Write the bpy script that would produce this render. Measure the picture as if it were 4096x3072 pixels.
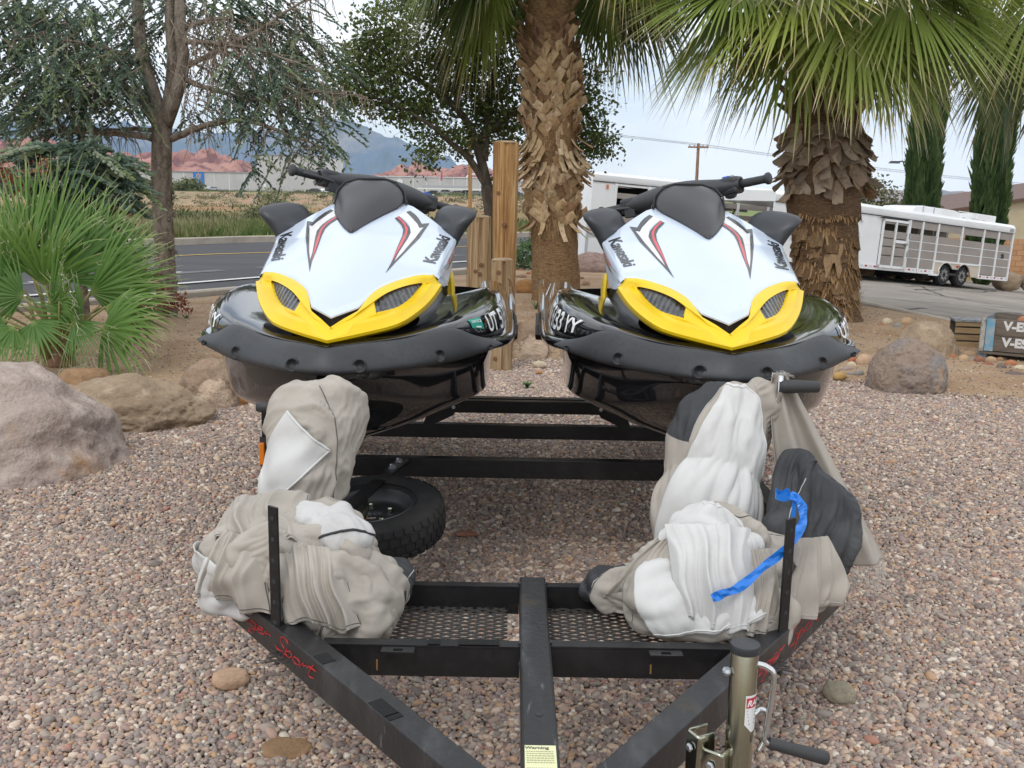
import bpy, bmesh, math, random
import numpy as np
from mathutils import Vector, Matrix, noise
for o in list(bpy.data.objects): bpy.data.objects.remove(o)
SC = bpy.context.scene
COL = SC.collection
R = math.radians
rng = np.random.default_rng(7)
random.seed(7)

# ---------------------------------------------------------------- camera
cam_d = bpy.data.cameras.new('camera'); cam = bpy.data.objects.new('camera', cam_d); COL.objects.link(cam)
cam_d.sensor_width = 36.0; cam_d.lens = 36.0*1000/1024; cam_d.clip_start = .05; cam_d.clip_end = 30000
cam.location = (0, 0, 1.5)
cam.rotation_euler = (Matrix.Rotation(R(90-10.73), 3, 'X') @ Matrix.Rotation(R(1.0), 3, 'Z')).to_euler()
SC.camera = cam

# ---------------------------------------------------------------- daylight: bright thin overcast
SUN_EL, SUN_AZ = R(52), R(205)          # azimuth clockwise from +Y
w = bpy.data.worlds.new('World'); SC.world = w; w.use_nodes = True
nt = w.node_tree; nt.nodes.clear()
def N(t, k, **kw):
    n = t.nodes.new(k)
    for a, v in kw.items(): setattr(n, a, v)
    return n
out = N(nt, 'ShaderNodeOutputWorld'); bg = N(nt, 'ShaderNodeBackground'); bg.inputs['Strength'].default_value = .13
sky = N(nt, 'ShaderNodeTexSky', sky_type='NISHITA', sun_disc=False, sun_elevation=SUN_EL, sun_rotation=SUN_AZ, air_density=1.0, dust_density=1.6, ozone_density=1.0, altitude=900)
tc = N(nt, 'ShaderNodeTexCoord'); mp = N(nt, 'ShaderNodeMapping'); mp.inputs['Scale'].default_value = (1.6, 1.6, 6.5); mp.inputs['Location'].default_value = (.35, .2, .1)
nz = N(nt, 'ShaderNodeTexNoise'); nz.inputs['Scale'].default_value = 1.7; nz.inputs['Detail'].default_value = 7; nz.inputs['Roughness'].default_value = .52; nz.inputs['Distortion'].default_value = .5
rp = N(nt, 'ShaderNodeValToRGB'); rp.color_ramp.elements[0].position = .30; rp.color_ramp.elements[1].position = .56
rp.color_ramp.elements[0].color = (.30, .30, .30, 1); rp.color_ramp.elements[1].color = (1, 1, 1, 1)
mx = N(nt, 'ShaderNodeMix', data_type='RGBA'); mx.inputs['B'].default_value = (10.2, 10.4, 10.6, 1)
L = nt.links.new
L(tc.outputs['Generated'], mp.inputs['Vector']); L(mp.outputs['Vector'], nz.inputs['Vector']); L(nz.outputs['Fac'], rp.inputs['Fac'])
L(rp.outputs['Color'], mx.inputs['Factor']); L(sky.outputs['Color'], mx.inputs['A']); L(mx.outputs['Result'], bg.inputs['Color']); L(bg.outputs['Background'], out.inputs['Surface'])
sd = bpy.data.lights.new('sun', 'SUN'); sd.energy = 1.0; sd.angle = R(22); sd.color = (1, .965, .91)
sun = bpy.data.objects.new('sun', sd); COL.objects.link(sun)
dv = Vector((math.sin(SUN_AZ)*math.cos(SUN_EL), math.cos(SUN_AZ)*math.cos(SUN_EL), math.sin(SUN_EL)))
sun.rotation_euler = dv.to_track_quat('Z', 'Y').to_euler()
SC.view_settings.view_transform = 'Standard'; SC.view_settings.look = 'None'; SC.view_settings.exposure = .16; SC.view_settings.gamma = 1
SC.view_settings.use_curve_mapping = False
SC.render.engine = 'CYCLES'
SC.cycles.max_bounces = 7; SC.cycles.transparent_max_bounces = 8; SC.cycles.volume_bounces = 0; SC.cycles.caustics_reflective = False; SC.cycles.caustics_refractive = False
SC.cycles.use_denoising = True

# ---------------------------------------------------------------- helpers
def sm(a, b, x): t = np.clip((x-a)/(b-a), 0, 1); return t*t*(3-2*t)

def mat(name, col, rough=.6, metal=0., spec=.5, coat=0., layers=(), bump=0., bscale=40., bdetail=4, stretch=(1,1,1), rnd=None, attr=None, sub=0., vor=None, coord='Object'):
    """layers: (colour, scale, lo, hi, stretch or None); rnd: colour ramp list over the object's random number; attr: ('t', ramp)"""
    m = bpy.data.materials.new(name); m.use_nodes = True; t = m.node_tree; p = t.nodes['Principled BSDF']
    p.inputs['Roughness'].default_value = rough; p.inputs['Metallic'].default_value = metal
    p.inputs['Specular IOR Level'].default_value = spec; p.inputs['Coat Weight'].default_value = coat; p.inputs['Coat Roughness'].default_value = .04
    c = N(t, 'ShaderNodeTexCoord'); base = None
    def ramp(stops, fac):
        r = N(t, 'ShaderNodeValToRGB'); e = r.color_ramp.elements
        while len(e) < len(stops): e.new(.5)
        for i, (po, cc) in enumerate(stops): e[i].position = po; e[i].color = (*cc, 1)
        t.links.new(fac, r.inputs['Fac']); return r.outputs['Color']
    if rnd:
        oi = N(t, 'ShaderNodeObjectInfo'); base = ramp(rnd, oi.outputs['Random'])
    if attr:
        a = N(t, 'ShaderNodeAttribute', attribute_name=attr[0]); cc = ramp(attr[1], a.outputs['Fac'])
        if base is None: base = cc
        else:
            x = N(t, 'ShaderNodeMix', data_type='RGBA', blend_type='MULTIPLY'); x.inputs['Factor'].default_value = 1
            t.links.new(base, x.inputs['A']); t.links.new(cc, x.inputs['B']); base = x.outputs['Result']
    def vec(st):
        if st is None: return c.outputs[coord]
        q = N(t, 'ShaderNodeMapping'); q.inputs['Scale'].default_value = st; t.links.new(c.outputs[coord], q.inputs['Vector']); return q.outputs['Vector']
    for (lc, sc, lo, hi, *st) in layers:
        n = N(t, 'ShaderNodeTexNoise'); n.inputs['Scale'].default_value = sc; n.inputs['Detail'].default_value = 6; n.inputs['Roughness'].default_value = .6
        t.links.new(vec(st[0] if st else stretch), n.inputs['Vector'])
        r = N(t, 'ShaderNodeMapRange'); r.inputs['From Min'].default_value = lo; r.inputs['From Max'].default_value = hi
        t.links.new(n.outputs['Fac'], r.inputs['Value'])
        x = N(t, 'ShaderNodeMix', data_type='RGBA'); t.links.new(r.outputs['Result'], x.inputs['Factor'])
        if base is None: x.inputs['A'].default_value = (*col, 1)
        else: t.links.new(base, x.inputs['A'])
        x.inputs['B'].default_value = (*lc, 1); base = x.outputs['Result']
    if vor:                                     # (scale, ramp, amount): cell colours
        v = N(t, 'ShaderNodeTexVoronoi'); v.inputs['Scale'].default_value = vor[0]; t.links.new(vec(stretch), v.inputs['Vector'])
        s = N(t, 'ShaderNodeSeparateColor'); t.links.new(v.outputs['Color'], s.inputs['Color']); cc = ramp(vor[1], s.outputs['Red'])
        x = N(t, 'ShaderNodeMix', data_type='RGBA'); x.inputs['Factor'].default_value = vor[2]
        if base is None: x.inputs['A'].default_value = (*col, 1)
        else: t.links.new(base, x.inputs['A'])
        t.links.new(cc, x.inputs['B']); base = x.outputs['Result']
    if base is None: p.inputs['Base Color'].default_value = (*col, 1)
    else: t.links.new(base, p.inputs['Base Color'])
    if bump:
        b = N(t, 'ShaderNodeBump'); b.inputs['Strength'].default_value = bump; b.inputs['Distance'].default_value = .02
        if vor and len(vor) > 3: t.links.new(v.outputs['Distance'], b.inputs['Height']); b.invert = True
        else:
            n = N(t, 'ShaderNodeTexNoise'); n.inputs['Scale'].default_value = bscale; n.inputs['Detail'].default_value = bdetail
            t.links.new(vec(stretch), n.inputs['Vector']); t.links.new(n.outputs['Fac'], b.inputs['Height'])
        t.links.new(b.outputs['Normal'], p.inputs['Normal'])
    if sub:                                     # thin leaves let light through
        tr = N(t, 'ShaderNodeBsdfTranslucent'); ms = N(t, 'ShaderNodeMixShader'); ms.inputs['Fac'].default_value = sub
        if base is None: tr.inputs['Color'].default_value = (*col, 1)
        else: t.links.new(base, tr.inputs['Color'])
        o = t.nodes['Material Output']; t.links.new(p.outputs['BSDF'], ms.inputs[1]); t.links.new(tr.outputs['BSDF'], ms.inputs[2]); t.links.new(ms.outputs['Shader'], o.inputs['Surface'])
    return m

class MB:
    """collects geometry; build() links it as ONE mesh object"""
    def __init__(s): s.v = []; s.f = []; s.m = []; s.t = []; s.n = 0; s.any_t = False
    def add(s, verts, faces, mi=0, t=None):
        verts = [tuple(map(float, q)) for q in verts]; o = s.n; s.v += verts; s.n += len(verts)
        for f in faces: s.f.append(tuple(i+o for i in f)); s.m.append(mi)
        if t is None: s.t += [0.]*len(verts)
        else: s.t += [float(q) for q in t]; s.any_t = True
        return s
    def box(s, c, d, mi=0, rz=0., M=None, taper=1.):
        x, y, z = d[0]/2, d[1]/2, d[2]/2; k = taper
        vs = [Vector(q) for q in ((-x,-y,-z),(x,-y,-z),(x,y,-z),(-x,y,-z),(-x*k,-y*k,z),(x*k,-y*k,z),(x*k,y*k,z),(-x*k,y*k,z))]
        m = M if M is not None else Matrix.Rotation(rz, 3, 'Z')
        return s.add([m @ q + Vector(c) for q in vs], [(0,3,2,1),(4,5,6,7),(0,1,5,4),(1,2,6,5),(2,3,7,6),(3,0,4,7)], mi)
    def bar(s, a, b, wd, h, mi=0, up=(0,0,1)):
        a = Vector(a); b = Vector(b); d = b-a; l = d.length; d.normalize(); u = Vector(up); sd = d.cross(u).normalized(); u = sd.cross(d)
        M = Matrix((sd, d, u)).transposed(); return s.box((a+b)/2, (wd, l, h), mi, M=M)
    def tube(s, pts, r, seg=8, mi=0, cap=True, t=None):
        pts = [Vector(p) for p in pts]; n = len(pts); rr = r if hasattr(r, '__len__') else [r]*n
        vs = []; fs = []; prev = None; tt = []
        for i, p in enumerate(pts):
            d = (pts[min(i+1, n-1)]-pts[max(i-1, 0)]).normalized()
            if prev is None: a = d.orthogonal().normalized()
            else: a = (prev - d*prev.dot(d)).normalized()
            prev = a; b = d.cross(a)
            for k in range(seg):
                g = 2*math.pi*k/seg; vs.append(p + (a*math.cos(g)+b*math.sin(g))*rr[i]); tt.append(0 if t is None else t[i])
        for i in range(n-1):
            for k in range(seg):
                k2 = (k+1) % seg; fs.append((i*seg+k, i*seg+k2, (i+1)*seg+k2, (i+1)*seg+k))
        if cap: fs.append(tuple(reversed(range(seg)))); fs.append(tuple((n-1)*seg+k for k in range(seg)))
        return s.add(vs, fs, mi, tt if t is not None else None)
    def lathe(s, prof, c=(0,0,0), axis='Z', seg=24, mi=0, M=None, cap=True):
        vs = []; fs = []; n = len(prof)
        for (r, h) in prof:
            for k in range(seg):
                g = 2*math.pi*k/seg; q = Vector((r*math.cos(g), r*math.sin(g), h))
                if axis == 'X': q = Vector((q.z, q.x, q.y))
                elif axis == 'Y': q = Vector((q.y, q.z, q.x))
                if M is not None: q = M @ q
                vs.append(q + Vector(c))
        for i in range(n-1):
            for k in range(seg):
                k2 = (k+1) % seg; fs.append((i*seg+k, i*seg+k2, (i+1)*seg+k2, (i+1)*seg+k))
        if cap:
            if prof[0][0] > 1e-5: fs.append(tuple(reversed(range(seg))))
            if prof[-1][0] > 1e-5: fs.append(tuple((n-1)*seg+k for k in range(seg)))
        return s.add(vs, fs, mi)
    def grid(s, P, mi=0, closed=False, t=None, flip=False):
        P = [[tuple(q) for q in r] for r in P]; a = len(P); b = len(P[0]); fs = []
        for i in range(a-1):
            for j in range(b if closed else b-1):
                j2 = (j+1) % b; f = (i*b+j, i*b+j2, (i+1)*b+j2, (i+1)*b+j); fs.append(f[::-1] if flip else f)
        return s.add([q for r in P for q in r], fs, mi, t)
    def prism(s, poly, a, b, mi=0, plane='XZ'):
        """polygon in a plane, extruded between a and b along the third axis"""
        n = len(poly); mk = {'XZ': lambda p, q: (p[0], q, p[1]), 'XY': lambda p, q: (p[0], p[1], q), 'YZ': lambda p, q: (q, p[0], p[1])}[plane]
        vs = [mk(p, a) for p in poly]+[mk(p, b) for p in poly]
        fs = [tuple(range(n))[::-1], tuple(range(n, 2*n))]+[(i, (i+1) % n, n+(i+1) % n, n+i) for i in range(n)]
        return s.add(vs, fs, mi)
    def arrays(s, V, F, mi=0, t=None):
        o = s.n; s.v += [tuple(q) for q in np.asarray(V).tolist()]; s.n += len(V); F = np.asarray(F)+o
        s.f += [tuple(q) for q in F.tolist()]; s.m += [mi]*len(F)
        if t is None: s.t += [0.]*len(V)
        else: s.t += list(map(float, t)); s.any_t = True
        return s
    def build(s, name, mats, parent=None, smooth=False, bevel=0., loc=None, fixn=False, angle=None):
        me = bpy.data.meshes.new(name); me.from_pydata(s.v, [], s.f)
        for m in (mats if isinstance(mats, (list, tuple)) else [mats]): me.materials.append(m)
        if any(s.m): me.polygons.foreach_set('material_index', s.m)
        if s.any_t:
            a = me.attributes.new('t', 'FLOAT', 'POINT'); a.data.foreach_set('value', s.t)
        if fixn:
            b = bmesh.new(); b.from_mesh(me); bmesh.ops.recalc_face_normals(b, faces=b.faces); b.to_mesh(me); b.free()
        if smooth: me.polygons.foreach_set('use_smooth', [True]*len(me.polygons))
        me.update()
        if angle: me.set_sharp_from_angle(angle=R(angle))
        o = bpy.data.objects.new(name, me); COL.objects.link(o)
        if parent is not None: o.parent = parent
        if loc is not None: o.location = loc
        if bevel:
            md = o.modifiers.new('bevel', 'BEVEL'); md.width = bevel; md.segments = 2; md.limit_method = 'ANGLE'; md.angle_limit = R(40)
        return o

def tag(o, label=None, cat=None, group=None, kind=None):
    if label: o['label'] = label
    if cat: o['category'] = cat
    if group: o['group'] = group
    if kind: o['kind'] = kind
    return o
def thing(name, label, cat, loc=(0,0,0), group=None, rz=0.):
    o = bpy.data.objects.new(name, None); COL.objects.link(o); o.location = loc; o.rotation_euler = (0, 0, rz); o.empty_display_size = .1
    return tag(o, label, cat, group)
def kids(o): return [c for c in bpy.data.objects if c.parent == o]
def dup(src, loc=None, parent=None):
    c = src.copy(); COL.objects.link(c)
    if loc is not None: c.location = loc
    if parent is not None: c.parent = parent
    for k in kids(src): dup(k, None, c)
    return c
def smooth_sub(o, lv=2):
    m = o.modifiers.new('sub', 'SUBSURF'); m.levels = lv; m.render_levels = lv; return o
def fbm(p, H=1., oc=5): return noise.fractal(Vector(p), H, 2.1, oc)
def text_mesh(txt, size=1., bold=0., spacing=1., shear=0., sub=0):
    """flat lettering as (verts, faces) in its own plane"""
    cu = bpy.data.curves.new('txt', 'FONT'); cu.body = txt; cu.size = size; cu.offset = bold; cu.space_character = spacing; cu.shear = shear; cu.resolution_u = 3
    o = bpy.data.objects.new('txt', cu); COL.objects.link(o); dg = bpy.context.evaluated_depsgraph_get()
    me = bpy.data.meshes.new_from_object(o.evaluated_get(dg)); bm = bmesh.new(); bm.from_mesh(me); bmesh.ops.triangulate(bm, faces=bm.faces)
    if sub: 
        bmesh.ops.subdivide_edges(bm, edges=[e for e in bm.edges if e.calc_length() > size*.15], cuts=sub); bmesh.ops.triangulate(bm, faces=bm.faces)
    v = np.array([q.co[:] for q in bm.verts]); f = [tuple(x.index for x in q.verts) for q in bm.faces]; bm.free()
    bpy.data.objects.remove(o); bpy.data.curves.remove(cu); bpy.data.meshes.remove(me)
    return v, f
# ================================================================ THE SETTING
def G(x, y):
    """height of the ground: flat bed, drive falling away to the right"""
    x = np.asarray(x, float); y = np.asarray(y, float)
    a = -.0986*np.clip(x-5.3, 0, 14)
    b = -.055*np.clip(x-1.7, 0, 6.6) - .0986*np.clip(x-8.3, 0, 12)
    k = sm(15, 22, y); far = sm(60, 40, y)
    return (a*(1-k)+b*k)*far
def sheet(name, xs, ys, zf, m, kind='structure'):
    X, Y = np.meshgrid(xs, ys); Z = zf(X, Y)
    V = np.stack([X, Y, Z], -1).reshape(-1, 3); a, b = X.shape
    i, j = np.meshgrid(np.arange(a-1), np.arange(b-1), indexing='ij'); q = i*b+j
    F = np.stack([q, q+1, q+b+1, q+b], -1).reshape(-1, 4)
    o = MB().arrays(V, F).build(name, m, smooth=True); o['kind'] = kind; return o
M_soil = mat('decomposed granite', (.44, .315, .205), .95, spec=.2, layers=[((.36, .23, .135), 1.3, .42, .62), ((.58, .42, .28), 60, .55, .75), ((.28, .175, .105), 90, .6, .75)], bump=.9, bscale=120)
M_desert = mat('desert earth', (.30, .165, .085), .95, spec=.15, layers=[((.24, .21, .10), .05, .45, .6), ((.15, .17, .055), .12, .5, .66), ((.36, .215, .12), .4, .55, .75)], bump=.5, bscale=3)
M_field = mat('dry field', (.26, .24, .13), .95, spec=.15, layers=[((.16, .22, .075), .11, .42, .56, (1, .5, 1)), ((.33, .27, .15), .35, .56, .7, (1, .4, 1)), ((.10, .13, .04), 1.1, .6, .72)], bump=.6, bscale=5)
M_asphalt = mat('asphalt', (.085, .085, .09), .9, spec=.15, layers=[((.10, .10, .105), .6, .45, .65, (.3, 1, 1)), ((.055, .055, .06), 150, .5, .65)], bump=.3, bscale=200)
M_drive = mat('worn asphalt', (.33, .295, .26), .95, spec=.08, layers=[((.26, .235, .21), .35, .42, .62), ((.40, .35, .30), .9, .55, .72), ((.17, .16, .15), 90, .55, .7)], bump=.35, bscale=160)
M_conc = mat('kerb concrete', (.42, .37, .31), .9, spec=.25, layers=[((.33, .28, .23), 1.5, .45, .65), ((.5, .45, .39), 25, .55, .75)], bump=.25, bscale=90)
M_yel = mat('yellow road paint', (.55, .36, .06), .8, layers=[((.25, .19, .09), 6, .5, .7)])
M_wht = mat('white road paint', (.62, .62, .60), .8, layers=[((.3, .3, .3), 6, .55, .75)])
M_verge = mat('verge grass', (.10, .22, .035), .9, spec=.15, layers=[((.19, .2, .07), 1.2, .5, .65)], bump=.8, bscale=14)
# gravel boundary: the bed of river pebbles ends along this line, bare granite soil beyond
GB = np.array([(-9, 5.0), (-5, 5.3), (-3.2, 6.2), (-2.1, 6.8), (-1.2, 8.3), (0, 9.0), (1.2, 9.0), (2.2, 8.6), (3, 8.1), (3.6, 7.6), (4.6, 7.3), (9, 6.4)])
def gb(x): return np.interp(x, GB[:, 0], GB[:, 1])
def soil_z(x, y):
    d = y-gb(x); z = -.05+.09*sm(-.25, .6, d)
    n = np.sin(x*2.1+y*.7)*np.sin(y*1.7-x*.4)*.018+np.sin(x*5.3)*np.sin(y*4.1+1)*.006
    return z+n*sm(0, .8, d)-.03*sm(11, 14, y)
# near ground
sheet('gravel_bed', np.linspace(-9, 9, 40), np.linspace(-2, 10, 30), lambda x, y: 0*x-.012, mat('grit between pebbles', (.22, .165, .13), .95, spec=.2, vor=(55, [(0, (.16, .115, .09)), (.5, (.30, .23, .18)), (1, (.42, .36, .30))], .8, 1), bump=1., layers=[((.2, .15, .11), 3, .4, .6)]))
sheet('ground', np.concatenate([[-9000, -3000, -800, -200, -60], np.linspace(-24, 30, 55), [60, 200, 800, 3000, 9000]]), np.concatenate([[-400, -40, -2], np.linspace(5, 45, 41), [60, 90, 150, 300, 800, 2500, 8300]]), lambda x, y: G(x, y)-.09, M_desert)
# planter soil bounded by the street kerb and the drive kerb
KE = [(-14, .6), (-4.35, 14.05), (-3.9, 14.7), (-.97, 19.0), (.6, 21.3), (2.0, 22.6)]      # street kerb, face towards the road
def kerb_y(x): return np.interp(x, [p[0] for p in KE], [p[1] for p in KE])
DR = [(6.4, 9.0), (5.66, 12.26), (5.28, 13.5), (5.1, 14.85), (4.7, 17.0), (3.8, 20.4), (2.0, 22.6)]  # drive kerb
def drive_x(y): return np.interp(y, [p[1] for p in DR], [p[0] for p in DR])
rows = []
for y in np.linspace(4.6, 22.4, 130):
    x0 = np.interp(y, [p[1] for p in KE], [p[0] for p in KE])+.1 if y < 22.5 else 0; x0 = max(x0, -11.)
    x1 = drive_x(y)-.05 if y > 9 else 8.5
    xs = np.linspace(x0, x1, 120); rows.append([(x, y, float(soil_z(x, y))) for x in xs])
o = MB().grid(rows).build('planter_soil', M_soil, smooth=True); o['kind'] = 'structure'
# street
u = np.array([3.3, 5.1]); u = u/np.linalg.norm(u); nrm = np.array([-u[1], u[0]])
def road_line(p0, d0, d1, off, wd): 
    a = np.array(p0)+u*d0+nrm*off; b = np.array(p0)+u*d1+nrm*off
    return [a, b, b+nrm*wd, a+nrm*wd]
def strip(name, pts, m, z, zf=None):
    n = len(pts)//2; a = pts[:n]; b = pts[n:][::-1]
    o = MB().grid([[(p[0], p[1], z+(float(G(*p)) if zf else 0)) for p in (a[i], b[i])] for i in range(n)]).build(name, m); o['kind'] = 'structure'; return o
WH = [(-9.5, 10.3), (-5.51, 16.55), (-4.52, 18.13), (-1.18, 23.23), (.37, 25.2), (3.5, 29.2), (12, 39.5), (40, 72)]
YE = [(-22, 8), (-7.84, 23.6), (-7.4, 24.3), (0, 31.45), (6, 37.2), (40, 70)]
FA = [(-40, -2), (-9.54, 28.8), (-8.22, 30.8), (0, 37.8), (.7, 38.6), (8, 46), (40, 78)]
NE = [(-14, .6), (-4.35, 14.05), (-3.9, 14.7), (-.97, 19.0), (.6, 21.3), (5, 26.8), (14, 38), (40, 68)]
xs = np.linspace(-13, 39, 105)
fa = np.interp(xs, [p[0] for p in FA], [p[1] for p in FA]); ne = np.interp(xs, [p[0] for p in NE], [p[1] for p in NE])
o = MB().grid([[(x, a*(1-k)+b*k, -.085+.03*math.sin(math.pi*k)) for k in np.linspace(0, 1, 9)] for x, a, b in zip(xs, ne, fa)]).build('road', M_asphalt, smooth=True); o['kind'] = 'structure'
def line(name, P, wd, m, z, dash=None):
    xs = np.linspace(P[0][0], P[-1][0], 240); ys = np.interp(xs, [p[0] for p in P], [p[1] for p in P]); b = MB()
    for i in range(239):
        if dash and (xs[i] % dash[0]) > dash[1]: continue
        d = Vector((xs[i+1]-xs[i], ys[i+1]-ys[i])).normalized(); n_ = Vector((-d.y, d.x))*wd
        b.add([(xs[i], ys[i], z), (xs[i+1], ys[i+1], z), (xs[i+1]+n_.x, ys[i+1]+n_.y, z), (xs[i]+n_.x, ys[i]+n_.y, z)], [(0, 1, 2, 3)])
    o = b.build(name, m); o['kind'] = 'structure'; return o
line('white_line', WH, .16, M_wht, -.045)
line('yellow_line', [(x, y) for x, y in YE], .15, M_yel, -.047)
line('lane_dashes', [(x-.9, y+2.2) for x, y in WH], .12, M_wht, -.049, (4.0, 1.6))
line('patch_streak', [(x-1.6, y+.6) for x, y in WH[:5]], .35, mat('pale tyre scuff', (.16, .16, .17), .8, layers=[((.08, .08, .085), 3, .4, .55, (1, 4, 1))]), -.052, (1.7, 1.2))
def kerb(name, P, wd, h, z0, m, side=1):
    b = MB(); pts = []
    for i in range(len(P)-1):
        for k in np.linspace(0, 1, 5)[:-1 if i < len(P)-2 else None]: pts.append((P[i][0]*(1-k)+P[i+1][0]*k, P[i][1]*(1-k)+P[i+1][1]*k))
    ring = []
    for i, p in enumerate(pts):
        q = pts[min(i+1, len(pts)-1)]; r0 = pts[max(i-1, 0)]; d = Vector((q[0]-r0[0], q[1]-r0[1])).normalized(); n_ = Vector((-d.y, d.x))*side
        g = z0+float(G(*p)); ring.append([(p[0]+n_.x*a, p[1]+n_.y*a, g+c) for a, c in ((0, -.1), (0, h-.02), (.02, h), (wd-.04, h), (wd, h-.04), (wd+.01, -.1))])
    o = b.grid(ring).build(name, m); o['kind'] = 'structure'; return o
kerb('street_kerb', [(x-.0, y-.0) for x, y in KE], .22, .16, -.06, M_conc, 1)
kerb('far_kerb', FA, .25, .17, -.06, M_conc, 1)
kerb('drive_kerb', DR, .16, .07, -.02, M_conc, -1)
o = MB().grid([[(x, y+o_, -.06+z_) for o_, z_ in ((.3, .16), (.8, .16), (1.5, .1))] for x, y in FA]).build('verge', M_verge, smooth=True); o['kind'] = 'structure'
# drive and car park on the right
rows = []
for y in np.linspace(6, 34, 80):
    x0 = drive_x(y) if y > 9 else 6.4; x0 = x0 if y < 22.6 else 2.0+(y-22.6)*.86
    rows.append([(x, y, float(G(x, y))-.045) for x in np.linspace(x0, 26, 60)])
o = MB().grid(rows).build('driveway', M_drive, smooth=True); o['kind'] = 'structure'
b = MB(); r2 = random.Random(5)            # tar-sealed cracks
for k in range(34):
    x, y = r2.uniform(5.4, 17), r2.uniform(11, 25); a = r2.choice([.05, 2.9, 1.4, .5])+r2.uniform(-.3, .3); pts = []
    for i in range(r2.randint(8, 20)): pts.append((x, y)); x += math.cos(a)*.3; y += math.sin(a)*.3; a += r2.uniform(-.4, .4)
    for i in range(len(pts)-1):
        if pts[i][0] < drive_x(pts[i][1])+.2 and pts[i][1] < 22.6: continue
        d = Vector((pts[i+1][0]-pts[i][0], pts[i+1][1]-pts[i][1])).normalized(); n_ = Vector((-d.y, d.x))*r2.uniform(.015, .04)
        b.add([(p[0]+s*n_.x, p[1]+s*n_.y, float(G(p[0]+s*n_.x, p[1]+s*n_.y))-.038) for p, s in ((pts[i], -1), (pts[i+1], -1), (pts[i+1], 1), (pts[i], 1))], [(0, 1, 2, 3)])
o = b.build('asphalt_cracks', mat('crack sealer', (.045, .043, .042), .7)); o['kind'] = 'stuff'
# field beyond the street, rising bank towards the store
def field_z(x, y):
    return .02+1.05*sm(75, 150, y+.25*x)+np.sin(x*.11)*np.sin(y*.09)*.10*sm(45, 70, y)-.5*sm(45, 62, y+.25*x)*sm(110, 78, y+.25*x)
rows = []
for s_ in np.linspace(0, 1, 70):
    row = []
    for x in np.linspace(-190, 60, 90):
        y0 = np.interp(x, [p[0] for p in FA], [p[1] for p in FA])+3.1 if -40 < x else 1.; y = y0+(300-y0)*s_**2.2
        row.append((x, y, float(field_z(x, y)-.03*(1-s_))))
    rows.append(row)
o = MB().grid(rows).build('field', M_field, smooth=True); o['kind'] = 'structure'
rows = [[(x, y, float(field_z(x, y))+.012+.05*math.sin(x*.7+y)) for x in np.linspace(-120, 20, 100)] for y in np.concatenate([np.linspace(92, 150, 24)])]
o = MB().grid(rows).build('dirt_bank', mat('bare red earth bank', (.36, .24, .16), .95, spec=.1, layers=[((.42, .30, .20), .12, .5, .62, (1, .3, 1)), ((.21, .20, .11), .5, .50, .62, (1, .4, 1)), ((.27, .17, .105), 1.5, .52, .66, (1, .3, 1))], bump=.5, bscale=2)); o['kind'] = 'structure'
rows = [[(x, y, -.2+float(field_z(0, 300))+.0) for x in (-700, -300, -100, 0, 100, 400)] for y in (296, 420)]
o = MB().grid(rows).build('store_car_park', mat('car park asphalt', (.16, .155, .15), .9)); o['kind'] = 'structure'
# hills and mountains
def ridge(name, P, y0, depth, m, seed, amp, rough, z_base=-2, nx=220, ny=26, front=.55):
    px = [p[0] for p in P]; pz = [p[1] for p in P]; xs = np.linspace(px[0], px[-1], nx); rows = []
    for j in range(ny):
        k = j/(ny-1); row = []
        prof = np.interp(k, [0, .12, front, .8, 1], [0, .22, 1, .72, 0])
        for x in xs:
            h = np.interp(x, px, pz)
            n1 = fbm((x*rough, k*depth*rough, seed), .8, 6); n2 = fbm((x*rough*4, k*depth*rough*1.2, seed+9), .9, 4)
            gul = -abs(fbm((x*rough*2.2, k*depth*rough*.35, seed+3), 1., 4))
            z = h*prof + (n1*.35+gul*.9+n2*.22)*amp*min(1, prof*1.5)*(1 if k < front+.05 else .6)
            row.append((x*(1+0*k), y0+depth*(k-front), z_base+max(0, z)))
        rows.append(row)
    o = MB().grid(rows).build(name, m, smooth=False); o['kind'] = 'structure'; return o
M_red = mat('red sandstone', (.36, .155, .125), .95, spec=.1, layers=[((.44, .235, .18), .012, .45, .62, (1, 1, 4)), ((.21, .09, .08), .035, .48, .58), ((.47, .30, .24), .06, .6, .72, (1, 1, 6))], bump=.0)
M_red2 = mat('pale red sandstone', (.40, .20, .16), .95, spec=.1, layers=[((.47, .30, .25), .01, .45, .62, (1, 1, 4)), ((.33, .13, .10), .03, .52, .66)])
M_blue = mat('haze blue forested mountain', (.085, .12, .175), 1., spec=.05, layers=[((.30, .255, .225), .0012, .52, .68, (1, 1, 3)), ((.06, .075, .07), .004, .5, .62), ((.42, .34, .30), .0045, .63, .72, (1, 1, 2))])  # forest base colour with the blue of distant haze mixed in
ridge('red_hills', [(-900, 70), (-704, 66), (-641, 68), (-547, 52), (-490, 55), (-452, 60), (-414, 59), (-376, 46), (-340, 30), (-263, 21), (-199, 27), (-167, 38), (-136, 48), (-110, 39), (-72, 41), (-41, 36), (17, 23), (55, 26), (120, 12), (200, 6)], 1400, 330, M_red, 2.1, 15, .017, nx=460, ny=46)
ridge('rear_red_hills', [(-260, 20), (-140, 52), (-95, 58), (-60, 50), (-20, 55), (30, 40), (90, 46), (150, 30), (260, 12)], 1850, 320, M_red2, 7.7, 13, .015, nx=260, ny=36)
ridge('blue_mountain', [(-5200, 420), (-4300, 560), (-3504, 530), (-3036, 490), (-2566, 462), (-2189, 444), (-1747, 492), (-1307, 486), (-1087, 458), (-899, 430), (-679, 330), (-489, 255), (-203, 182), (83, 134), (300, 150), (431, 160), (592, 100), (900, 60), (1300, 40)], 7000, 1500, M_blue, 4.4, 150, .0016, z_base=-6)
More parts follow.
